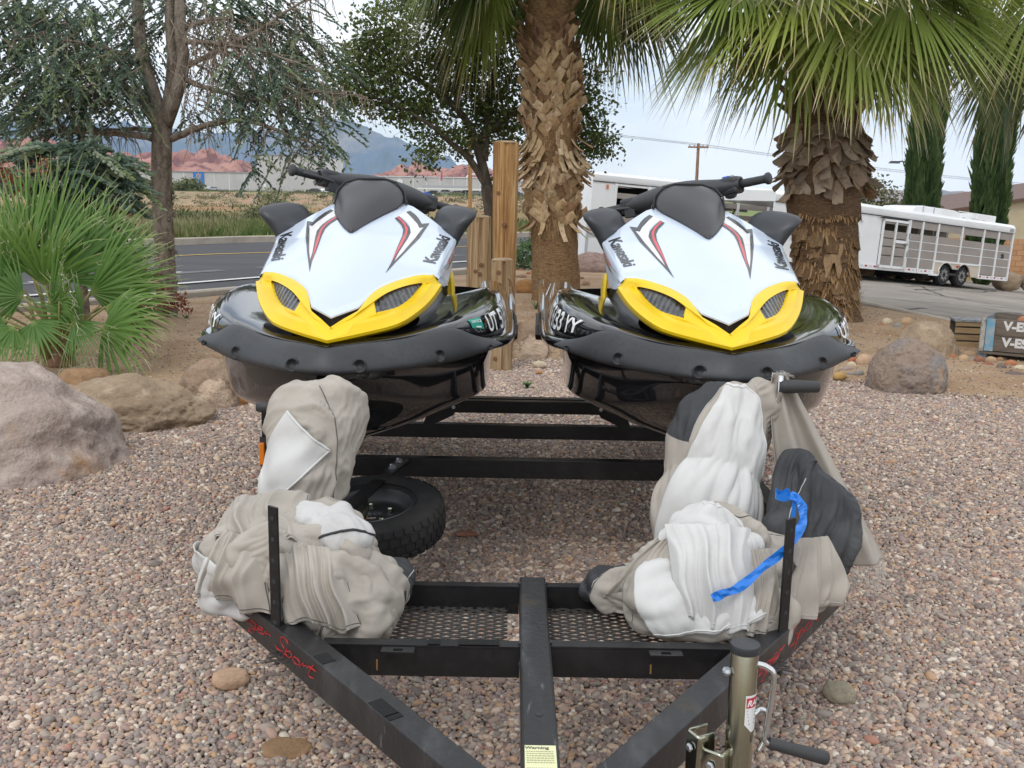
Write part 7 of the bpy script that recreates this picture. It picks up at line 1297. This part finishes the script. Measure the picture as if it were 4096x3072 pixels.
# ================================================================ CANVAS COVERS
def hull_ray(c, D, ells, rmax=1.):
    """outermost hit of rays from c in directions D on a union of ellipsoids"""
    best = np.zeros(len(D))
    for (ec, er) in ells:
        o = (c-np.array(ec))/np.array(er); d = D/np.array(er); A = (d*d).sum(1); B = (o*d).sum(1); C = (o*o).sum()-1; q = B*B-A*C; ok = q > 0
        t = np.where(ok, (-B+np.sqrt(np.maximum(q, 0)))/A, 0); best += np.maximum(t, .01)**7
    return np.minimum(best**(1/7), rmax)
def normals(X):
    a = np.gradient(X, axis=0); b = np.gradient(X, axis=1); n = np.cross(a, b); n /= np.linalg.norm(n, axis=2, keepdims=True)+1e-9
    c = X.reshape(-1, 3).mean(0); s = np.sign((n*(X-c)).sum(2).mean()); return n*s
def settle(P, ru, rv_, ells, iters, seed, pin, bend=.5, grav=.0002, noise_=.012, anch=.02, waves=(5, 8, 13, 19), ridge=.0):
    """a sheet larger than what it lies on buckles into folds: position based relaxation on a grid"""
    r = np.random.default_rng(seed); X = P.copy(); nx, ny, _ = X.shape
    L0 = np.linalg.norm(P[1:]-P[:-1], axis=2)*ru; L1 = np.linalg.norm(P[:, 1:]-P[:, :-1], axis=2)*rv_
    w = (1-pin)[..., None]; Nn = normals(P); P0 = P.copy()
    if ridge:                                  # long creases first: sharp crests running one way
        th = 6.283*r.random(); ax = Vector((math.cos(th)*.8, -.3, math.sin(th))).normalized(); so = r.random()*50; Rg = np.zeros((nx, ny))
        for i in range(nx):
            for j in range(ny):
                p = Vector(P[i, j]); q = p-ax*(p.dot(ax)*.84)+Vector((so, 0, 0)); wv = noise.noise(p*9)*.03; q.x += wv; q.z += wv
                Rg[i, j] = (1-abs(noise.noise(q*11))*1.5)**2*1.0+(1-abs(noise.noise(q*25+Vector((9, 0, 0))))*1.5)**2*.22
        P = P+w*Nn*(ridge*(Rg-.62))[..., None]; X = P.copy(); L0 = np.linalg.norm(P[1:]-P[:-1], axis=2)*ru; L1 = np.linalg.norm(P[:, 1:]-P[:, :-1], axis=2)*rv_; S_, T_ = np.meshgrid(np.linspace(0, 1, nx), np.linspace(0, 1, ny), indexing='ij')
    h = sum(math.sqrt(5/k)*np.sin(k*6.283*S_*(.8+.4*r.random())+r.random()*6+(1.2+2.2*r.random())*np.sin(T_*(3+5*r.random())+r.random()*6)) for k in waves)+.8*sum(np.sin(T_*f+S_*g+r.random()*6) for f, g in ((9, 8), (14, -11), (6, 21)))
    X += w*Nn*noise_*.6*(h*np.clip(T_*3, 0, 1))[..., None]
    Dg = np.sqrt(L0[:, :-1]**2+L1[:-1]**2); old = X.copy()
    cs0 = np.concatenate([np.zeros((1, ny)), np.cumsum(L0, 0)]); cs1 = np.concatenate([np.zeros((nx, 1)), np.cumsum(L1, 1)], 1)
    S = slice; A = S(None)
    for it in range(iters):
        nw = X+(X-old)*.88; old = X.copy(); X = np.where(w > 0, nw, X); X[..., 2] -= grav*w[..., 0]; X += w*anch*(P-X)
        for _ in range(3):
            C = np.zeros_like(X); n = np.zeros((nx, ny, 1))
            def acc(sa, sb, Lr, k, only=False):
                d = X[sb]-X[sa]; l = np.linalg.norm(d, axis=2, keepdims=True)+1e-9; q = (l-Lr[..., None])/l*d*(.5*k)
                if only: q = np.where(l < Lr[..., None], q, 0)
                C[sa] += q; C[sb] -= q; n[sa] += 1; n[sb] += 1
            acc((S(None, -1), A), (S(1, None), A), L0, 1.); acc((A, S(None, -1)), (A, S(1, None)), L1, 1.)
            acc((S(None, -1), S(None, -1)), (S(1, None), S(1, None)), Dg, .5); acc((S(1, None), S(None, -1)), (S(None, -1), S(1, None)), Dg, .5)
            for m, f in ((2, .97), (4, .90), (7, .74)):
                if nx > m: acc((S(None, -m), A), (S(m, None), A), (cs0[m:]-cs0[:-m])*f, bend, True)
                if ny > m: acc((A, S(None, -m)), (A, S(m, None)), (cs1[:, m:]-cs1[:, :-m])*f, bend, True)
            X += C/np.maximum(n, 1)*2.4*w
        for (ec, er) in (ells if not ridge else []):
            q = (X-np.array(ec))/np.array(er); l = np.linalg.norm(q, axis=2, keepdims=True); X = np.where((l < 1) & (w > 0), np.array(ec)+q/np.maximum(l, 1e-6)*np.array(er), X)
    return X
def flap(name, X, q, off, m, parent, n=(26, 20), hem=None, curl=.010, th=.003):
    """a separate layer lying on a settled sheet: q = four (s, t) corners on that sheet"""
    nx, ny, _ = X.shape; Nn = normals(X); Y = np.zeros((n[0], n[1], 3)); q = np.array(q, float)
    for i in range(n[0]):
        for j in range(n[1]):
            a, b_ = i/(n[0]-1), j/(n[1]-1); s_, t_ = (q[0]*(1-a)+q[1]*a)*(1-b_)+(q[3]*(1-a)+q[2]*a)*b_
            fi = min(max(s_, 0), .9999)*(nx-1); fj = min(max(t_, 0), .9999)*(ny-1); i0, j0 = int(fi), int(fj); x, y = fi-i0, fj-j0; g = lambda Z: (Z[i0, j0]*(1-x)+Z[i0+1, j0]*x)*(1-y)+(Z[i0, j0+1]*(1-x)+Z[i0+1, j0+1]*x)*y
            e = max(abs(2*a-1), abs(2*b_-1)); Y[i, j] = g(X)+g(Nn)*(off+curl*max(0, e-.75)*4*(.4+.6*math.sin(5*a+3*b_+s_*9)**2))
    o = cloth_obj(name, Y, m, parent, th=th)
    if hem: 
        for path in ([(k, .02) for k in np.linspace(0, 1, 22)], [(.98, k) for k in np.linspace(0, 1, 18)], [(k, .98) for k in np.linspace(0, 1, 22)]): seam(o, Y, path, hem, .0022, 'hem')
    return Y
def polar(c, ells, a0, a1, e0, e1, nx, ny, off=.004, tilt=0., rmax=1.):
    c = np.array(c, float); A = np.linspace(a0, a1, nx)[:, None]+0*np.linspace(0, 1, ny)[None]; E = np.linspace(e0, e1, ny)[None]+0*A
    D = np.stack([np.cos(E)*np.cos(A), np.cos(E)*np.sin(A), np.sin(E)], -1).reshape(-1, 3); t = hull_ray(c, D, ells, rmax); return (c+D*(t+off)[:, None]).reshape(nx, ny, 3)
def cloth_obj(name, X, m, parent, seams=None, sub=1, th=.003, mi=None):
    X = X.copy()
    for (sx, sy) in ((-.586, 2.372-.035), (.701, 2.388-.035)):      # it bulges round the upright straps, not through them
        k = np.exp(-((X[..., 0]-sx)/.045)**2)*(X[..., 2] < .80)*sm(2.62, 2.54, X[..., 1]); X[..., 1] += k*np.maximum(0, sy+.012-X[..., 1])
    b = MB(); nx, ny, _ = X.shape; b.grid(X)
    if mi is not None: b.m = [mi(i/(nx-2), j/(ny-2)) for i in range(nx-1) for j in range(ny-1)]
    o = b.build(name, m, parent, smooth=True); smooth_sub(o, sub); md = o.modifiers.new('thick', 'SOLIDIFY'); md.thickness = th; md.offset = 0; return o
M_tan = mat('tan canvas', (.40, .365, .32), .85, spec=.2, layers=[((.33, .30, .262), 3.5, .42, .66), ((.44, .405, .36), 9, .55, .75), ((.30, .27, .235), 1.7, .60, .75)], bump=.12, bscale=500)
M_wcan = mat('white canvas', (.58, .575, .565), .8, spec=.2, layers=[((.50, .49, .475), 4, .48, .70), ((.50, .40, .27), 3.1, .74, .80)], bump=.1, bscale=500)
M_dcan = mat('charcoal vinyl canvas', (.035, .037, .04), .6, spec=.35, layers=[((.075, .077, .08), 4, .5, .72)], bump=.12, bscale=300)
M_lcan = mat('light grey canvas', (.52, .51, .50), .85, spec=.2, layers=[((.46, .45, .44), 4, .45, .68)], bump=.1, bscale=500)
M_stitch = mat('dark seam stitching', (.10, .095, .09), .8)
def seam(parent, X, path, m=M_stitch, r_=.0016, nm='seam'):
    nx, ny, _ = X.shape; P = []
    for s_, t_ in path:
        i = min(nx-1, max(0, s_*(nx-1))); j = min(ny-1, max(0, t_*(ny-1))); i0, j0 = int(min(i, nx-2)), int(min(j, ny-2)); a, b_ = i-i0, j-j0
        P.append((X[i0, j0]*(1-a)+X[i0+1, j0]*a)*(1-b_)+(X[i0, j0+1]*(1-a)+X[i0+1, j0+1]*a)*b_)
    MB().tube([Vector(p)+Vector((0, -.0022, .001)) for p in P], r_, 5).build(nm, m, parent, smooth=True)
def edgepin(nx, ny, **k):
    p = np.zeros((nx, ny))
    if k.get('v1'): p[:, -1] = 1
    if k.get('v0'): p[:, 0] = 1
    if k.get('u'): p[0] = 1; p[-1] = 1
    return p
def drape(name, ta, tb, ba, bb, bulge, nf, amp, m, parent, seed, hem=None, n=(72, 40), mi=None):
    """a panel gathered at the top that falls in sharp pleats to a free lower edge"""
    r = random.Random(seed); ta, tb, ba, bb = (np.array(p) for p in (ta, tb, ba, bb)); X = np.zeros((n[0], n[1], 3)); ph = [r.uniform(0, 6.28) for _ in range(6)]; wv = [r.uniform(.5, 1.5) for _ in range(6)]
    side = (bb-ba)/np.linalg.norm(bb-ba); dn = ((ba+bb)-(ta+tb))/2; dn = dn/np.linalg.norm(dn); nn = np.cross(side, dn); nn = nn if nn[1] < 0 else -nn; nn = nn/np.linalg.norm(nn)
    for i in range(n[0]):
        for j in range(n[1]):
            s_, t_ = i/(n[0]-1), j/(n[1]-1); p = (ta*(1-s_)+tb*s_)*(1-t_)+(ba*(1-s_)+bb*s_)*t_
            x = s_*nf*3.1416+.9*math.sin(2.3*t_+ph[0])*wv[0]+.7*math.sin(s_*5+ph[1])+.25*math.sin(t_*9+s_*4+ph[5]); cr = (1-abs(math.sin(x)))**1.4*1.5-.5; cr2 = (1-abs(math.sin(x*2.3+1.7*t_+ph[2])))**1.5-.3
            tuck = math.sin(t_*7*wv[3]+s_*4*wv[4]+ph[3]); e = 1-(2*s_-1)**4
            p = p+nn*(bulge*math.sin(math.pi*min(1, t_*.88+.06))*(.45+.55*(1-(2*s_-1)**2))+amp*cr*(.35+.65*t_)+.35*amp*cr2+.4*amp*max(0, tuck)**2*e)+nn*.014-nn*.016*(2*s_-1)**6
            p[2] += .010*math.sin(s_*nf*3.1+ph[4])*t_*t_+.006*math.sin(s_*17+ph[3])*t_**3; X[i, j] = p
    cloth_obj(name, X, m, parent, mi=mi)
    if hem:
        o = kids(parent)[-1]; seam(o, X, [(k, .955) for k in np.linspace(.01, .99, 60)], hem, .0012, 'stitch_line'); seam(o, X, [(.985, k) for k in np.linspace(.02, .98, 30)], hem, .0014, 'stitch_line')
    return X
t0_ = __import__('time').time()
# ---- left cover
M_hem = mat('pale hem', (.50, .48, .45), .85); M_hemw = mat('white hem', (.6, .6, .58), .8)
CL = thing('boat_cover', 'crumpled tan and white canvas cover heaped on the left side of the trailer frame', 'canvas cover', (0, .035, 0), 'canvas covers on the trailer')
def sheet_on(c, ells, az, el, nx, ny, ru, rv2, it, seed, bend=.5, noise_=.012, rmax=.5, waves=(2, 3, 5), solid=None, anch=.03, ridge=.030):
    X = polar(c, ells, R(az[0]), R(az[1]), R(89), R(el), nx, ny, rmax=rmax); p = np.zeros((nx, ny)); p[:, -1] = 1; return settle(X, ru, rv2, solid or ells, it, seed, p, bend, noise_=noise_*.35, waves=waves, anch=anch, ridge=ridge)
eu = [((-.590, 2.93, .80), (.135, .085, .150)), ((-.605, 2.88, .70), (.115, .085, .20)), ((-.630, 2.84, .60), (.10, .09, .2)), ((-.52, 2.95, .84), (.07, .06, .10)), ((-.67, 2.94, .83), (.07, .06, .095))]
XU = sheet_on((-.60, 2.92, .80), eu, (-215, 35), -63, 90, 60, 1.05, 1.01, 70, 3, .3, .010, waves=(2, 3), ridge=.020)
cloth_obj('upper_drape', XU, M_tan, CL); seam(CL, XU, [(.66+.02*math.sin(4*k), k) for k in np.linspace(.1, .97, 30)]); 
n2 = 30; Xf = np.zeros((n2, n2, 3)); cn = np.array([(-.655, .87), (-.525, .755), (-.715, .585), (-.745, .60)]); Xs = XU.reshape(-1, 3); Xs = Xs[Xs[:, 1] < 2.93]
for i in range(n2):
    for j in range(n2):
        a, b_ = i/(n2-1), j/(n2-1); x, z = (cn[0]*(1-a)+cn[1]*a)*(1-b_)+(cn[3]*(1-a)+cn[2]*a)*b_; x -= .03*math.sin(math.pi*b_)*(1-a); d2 = (Xs[:, 0]-x)**2+(Xs[:, 2]-z)**2; k = np.argsort(d2)[:14]; ww = 1/(d2[k]+2e-4); Xf[i, j] = (x, min((Xs[k, 1]*ww).sum()/ww.sum(), Xs[k, 1].min()+.01)-.010-.006*math.sin(b_*5+a*3), z)
for _ in range(6): Xf[1:-1, 1:-1, 1] = .25*(Xf[:-2, 1:-1, 1]+Xf[2:, 1:-1, 1]+Xf[1:-1, :-2, 1]+Xf[1:-1, 2:, 1])-.0004
o = cloth_obj('white_flap', Xf, M_wcan, CL, th=.004); seam(o, Xf, [(.985, k) for k in np.linspace(.02, .98, 14)], M_hemw, .0032, 'hem'); seam(o, Xf, [(k, .015) for k in np.linspace(.02, .98, 14)], M_hemw, .0032, 'hem')
eh = [((-.62, 2.54, .50), (.17, .13, .15)), ((-.50, 2.61, .53), (.12, .10, .12)), ((-.47, 2.46, .47), (.16, .12, .12)), ((-.74, 2.53, .48), (.07, .10, .13)), ((-.40, 2.50, .45), (.10, .12, .085)), ((-.42, 2.39, .41), (.08, .06, .06))]
XH = sheet_on((-.56, 2.53, .44), eh, (-200, 150), -14, 140, 64, 1.05, 1.02, 80, 11, .3, .022, ridge=.034)
cloth_obj('heaped_canvas', XH, M_tan, CL)
for sd_ in (.33, .52): seam(CL, XH, [(sd_+.03*math.sin(k*5+sd_*20), k) for k in np.linspace(.12, .95, 50)])
flap('white_lining', XH, [(.06, .60), (.17, .62), (.16, .97), (.05, .97)], .006, M_wcan, CL)
eg = [((-.455, 2.42, .455), (.125, .07, .095)), ((-.40, 2.41, .43), (.10, .065, .075)), ((-.53, 2.42, .45), (.08, .055, .07))]
XG = sheet_on((-.47, 2.45, .43), eg, (-185, 5), -32, 76, 46, 1.04, 1.02, 70, 14, .3, .018, .4, (3, 5), eg+eh, ridge=.032); cloth_obj('front_fold', XG, M_tan, CL); seam(CL, XG, [(.5+.05*math.sin(4*k), k) for k in np.linspace(.05, .97, 36)]); seam(CL, XG, [(.53+.05*math.sin(4*k+.4), k) for k in np.linspace(.05, .97, 36)])
ed = [((-.345, 2.56, .465), (.075, .11, .045)), ((-.33, 2.50, .45), (.05, .08, .04))]
XD = sheet_on((-.36, 2.56, .44), ed, (-180, 60), -20, 50, 30, 1.08, 1.05, 70, 17, .3, .010, .3, (3, 5), ridge=.018); cloth_obj('dark_edging', XD, M_dcan, CL); seam(CL, XD, [(k, .6) for k in np.linspace(.2, .8, 24)], mat('pale stitching', (.42, .41, .39), .8))
er_ = [((-.66, 2.45, .575), (.10, .055, .05)), ((-.56, 2.46, .605), (.12, .055, .05)), ((-.45, 2.47, .57), (.085, .055, .055))]
XR = sheet_on((-.56, 2.47, .575), er_, (-200, 20), -70, 90, 46, 1.05, 1.03, 70, 19, .3, .014, .3, (3, 5), er_, ridge=.026); cloth_obj('rolled_fold', XR, M_tan, CL)
es = [((-.45, 2.50, .61), (.095, .07, .055)), ((-.52, 2.56, .64), (.09, .07, .05))]
XS = sheet_on((-.48, 2.53, .60), es, (-200, 60), -60, 70, 40, 1.08, 1.04, 80, 20, .3, .012, .3, (2, 4), ridge=.020); cloth_obj('pale_roll', XS, M_lcan, CL); seam(CL, XS, [(k, .55+.1*math.sin(9*k)) for k in np.linspace(.2, .75, 30)], M_rub if 'M_rub' in globals() else M_stitch, .004, 'cord')
drape('right_panel', (-.50, 2.46, .575), (-.375, 2.53, .525), (-.43, 2.335, .415), (-.295, 2.50, .42), .03, 3.1, .017, M_tan, CL, 41, M_stitch)
drape('front_panel', (-.595, 2.43, .600), (-.44, 2.44, .585), (-.565, 2.348, .424), (-.365, 2.325, .408), .05, 3.3, .022, M_tan, CL, 3, M_stitch)
drape('side_panel', (-.75, 2.50, .615), (-.63, 2.45, .60), (-.815, 2.465, .445), (-.605, 2.372, .432), .055, 2.7, .021, M_tan, CL, 5, M_stitch)
drape('top_panel', (-.76, 2.59, .665), (-.55, 2.60, .685), (-.785, 2.475, .575), (-.53, 2.42, .585), .02, 2.6, .022, M_tan, CL, 8, M_stitch)
# ---- right cover
CR_ = thing('boat_cover', 'crumpled mostly white canvas cover with charcoal panels heaped on the right side of the frame', 'canvas cover', (0, .035, 0), 'canvas covers on the trailer')
eu = [((.665, 2.94, .82), (.125, .085, .145)), ((.615, 2.89, .70), (.135, .10, .20)), ((.59, 2.83, .56), (.155, .11, .2)), ((.76, 2.95, .88), (.055, .05, .085)), ((.58, 2.95, .80), (.08, .07, .10))]
XU2 = sheet_on((.655, 2.93, .81), eu, (-205, 35), -62, 96, 66, 1.04, 1.01, 70, 23, .3, .009, .55, (2, 3), ridge=.022)
cloth_obj('upper_drape', XU2, [M_tan, M_dcan], CR_, mi=lambda s, t: 1 if s < .26 and t < .62 else 0); seam(CR_, XU2, [(.26, k) for k in np.linspace(.1, .62, 24)], bpy.data.materials['pale stitching'])
flap('white_panel', XU2, [(.36, .06), (.74, .10), (.68, .97), (.24, .97)], .006, M_wcan, CR_, (44, 44), M_hemw, .006)
eh = [((.55, 2.53, .52), (.145, .12, .165)), ((.43, 2.50, .47), (.11, .12, .12)), ((.66, 2.55, .50), (.12, .11, .13)), ((.50, 2.43, .46), (.16, .10, .10)), ((.62, 2.42, .43), (.09, .06, .06))]
XH2 = sheet_on((.54, 2.53, .45), eh, (-205, 160), -16, 140, 64, 1.04, 1.01, 70, 29, .3, .014, waves=(2, 3), ridge=.034)
cloth_obj('heaped_canvas', XH2, M_tan, CR_)
for sd_ in (.12, .56, .64): seam(CR_, XH2, [(sd_+.03*math.sin(k*5+sd_*20), k) for k in np.linspace(.12, .95, 50)])
flap('white_panel', XH2, [(.03, .02), (.53, .02), (.40, .80), (.20, .93)], .007, M_wcan, CR_, (70, 44), M_hemw, .006)
drape('white_tongue', (.405, 2.475, .655), (.635, 2.48, .645), (.425, 2.345, .445), (.615, 2.322, .41), .075, 2.4, .022, M_wcan, CR_, 13, M_hemw)
drape('left_tail', (.40, 2.50, .60), (.47, 2.455, .63), (.255, 2.55, .435), (.46, 2.352, .428), .035, 2.7, .020, M_tan, CR_, 17, M_stitch)
drape('right_fold', (.61, 2.44, .60), (.685, 2.46, .60), (.595, 2.325, .414), (.688, 2.375, .425), .035, 1.9, .017, M_tan, CR_, 19, M_stitch)
drape('strap_fold', (.735, 2.49, .62), (.86, 2.57, .60), (.728, 2.41, .43), (.95, 2.61, .405), .035, 2.5, .022, M_tan, CR_, 23, bpy.data.materials['pale stitching'])
eg = [((.60, 2.41, .45), (.12, .06, .075)), ((.44, 2.42, .44), (.09, .06, .07)), ((.66, 2.40, .43), (.08, .055, .06))]
XG2 = sheet_on((.57, 2.44, .43), eg, (-190, 10), -32, 80, 46, 1.04, 1.02, 70, 31, .3, .018, .4, (3, 5), eg+eh, ridge=.030); cloth_obj('front_fold', XG2, M_tan, CR_); flap('white_tongue', XG2, [(.20, .05), (.42, .02), (.40, .9), (.33, .95)], .006, M_wcan, CR_, (26, 30), M_hemw)
el = [((.36, 2.58, .435), (.13, .10, .075)), ((.29, 2.60, .425), (.08, .07, .045))]
XL = sheet_on((.36, 2.58, .41), el, (-190, 170), -10, 90, 38, 1.04, 1.02, 70, 33, .3, .016, .4, (3, 5), ridge=.030); cloth_obj('side_fold', XL, [M_tan, M_dcan], CR_, mi=lambda s, t: 1 if (s < .07 or s > .88) and t > .3 else 0); seam(CR_, XL, [(.07, k) for k in np.linspace(.3, .97, 20)], bpy.data.materials['pale stitching'])
ek = [((.845, 2.80, .63), (.075, .08, .17)), ((.885, 2.75, .54), (.125, .09, .20)), ((.80, 2.69, .52), (.09, .075, .15))]
XK = sheet_on((.88, 2.75, .52), ek, (-210, 80), -45, 90, 56, 1.06, 1.03, 80, 37, .3, .014, .4, (2, 4), ridge=.030); cloth_obj('charcoal_panel', XK, M_dcan, CR_); seam(CR_, XK, [(.24+.08*k, k) for k in np.linspace(.1, .97, 40)], bpy.data.materials['pale stitching'])
e5 = [((.815, 2.57, .47), (.075, .08, .10)), ((.76, 2.52, .46), (.06, .06, .08)), ((.87, 2.64, .43), (.07, .07, .07))]
X5 = sheet_on((.81, 2.59, .44), e5, (-200, 60), -25, 84, 42, 1.04, 1.02, 70, 39, .3, .016, .3, (3, 5), ridge=.032); cloth_obj('tan_fold', X5, M_tan, CR_); seam(CR_, X5, [(.45+.05*math.sin(k*5), k) for k in np.linspace(.1, .97, 30)])
# tan fall hung from the winch handle
nx, ny = 44, 50; X = np.zeros((nx, ny, 3))
for i in range(nx):
    for j in range(ny):
        s_, t_ = i/(nx-1), j/(ny-1); w_ = .020+.17*t_**.8; a = (s_-.5)*2; cx = .802+.225*t_**1.1; fold = (.012+.022*t_)*math.sin(s_*13+1.2*t_)+.006*math.sin(s_*29)*t_
        X[i, j] = (cx+a*w_*.92+.02*t_*t_, 2.925-.06*t_+.10*a*t_+fold+.05*t_*t_, .985-.60*t_-.035*a*a*t_+.01*math.sin(s_*9)*t_)
o = cloth_obj('hanging_fall', X, [M_tan], CR_); seam(CR_, X, [(.02, k) for k in np.linspace(.05, .98, 24)]); 
b = MB(); q = random.Random(6)                # frayed threads at torn edges
for k in range(22): p = Vector((.80+q.uniform(-.016, .018), 2.92, .985)); b.tube([p, p+Vector((q.uniform(-.02, .03), q.uniform(-.02, .01), q.uniform(-.010, .012))), p+Vector((q.uniform(-.02, .035), q.uniform(-.015, .01), q.uniform(-.025, .012)))], .0007, 3, cap=False)
for k in range(40): p = Vector(X[int(q.uniform(25, 43)), -1]); b.tube([p, p+Vector((q.uniform(-.01, .01), -.01, -.03)), p+Vector((q.uniform(-.02, .02), -.01, -q.uniform(.05, .10)))], .0006, 3, cap=False)
ob = b.build('frayed_threads', mat('pale thread', (.5, .48, .44), .9), CR_); ob['kind'] = 'stuff'
b = MB()
for Xq, k0 in ((XR, 50), (XG, 20), (XH, 40)):
    for k in range(26): p = Vector(Xq[q.randrange(10, Xq.shape[0]-10), q.randrange(4, 14)]); b.tube([p, p+Vector((q.uniform(-.01, .01), -.012, -.008)), p+Vector((q.uniform(-.025, .025), -.016, -.03))], .0006, 3, cap=False)
ob = b.build('frayed_threads', bpy.data.materials['pale thread'], CL); ob['kind'] = 'stuff'
# blue tape tied to the right strap
tp = [(.722, 2.484, .752), (.742, 2.470, .742), (.752, 2.462, .715), (.744, 2.440, .680), (.700, 2.405, .635), (.640, 2.372, .600), (.575, 2.335, .560), (.530, 2.322, .545), (.500, 2.315, .535)]
Q = finer(tp, 5); b = MB(); rows = []
for i, p in enumerate(Q):
    k = i/(len(Q)-1); d = (Q[min(i+1, len(Q)-1)]-Q[max(i-1, 0)]).normalized(); wv = d.cross(Vector((.1, -1, .35+.25*math.sin(i*.5)))).normalized()*(.0135+.002*math.sin(i*.9)); nn = d.cross(wv).normalized()*.0025*math.sin(i*1.3); rows.append([p-wv*.8+nn, p-nn*1.2, p+wv*.8+nn])
b.grid(rows); b.grid([[(.728+x, 2.481+y, .755-.31*k) for x, y in ((0, 0), (.010, -.006))] for k in np.linspace(0, 1, 8)]); b.grid([[(.705+.03*math.cos(a)*.6+.003, 2.50+.022*math.sin(a), z) for z in (.735, .755+.006*math.sin(3*a))] for a in np.linspace(0, 6.283, 16)])
tb = b.build('blue_tape', mat('blue flagging tape', (.015, .20, .70), .35, coat=.3, sub=.15), smooth=False); tag(tb, 'bright blue tape tied to the right pierced strap and trailing over the white cover', 'tape'); md = tb.modifiers.new('thick', 'SOLIDIFY'); md.thickness = .0006
print('cloth', __import__('time').time()-t0_)
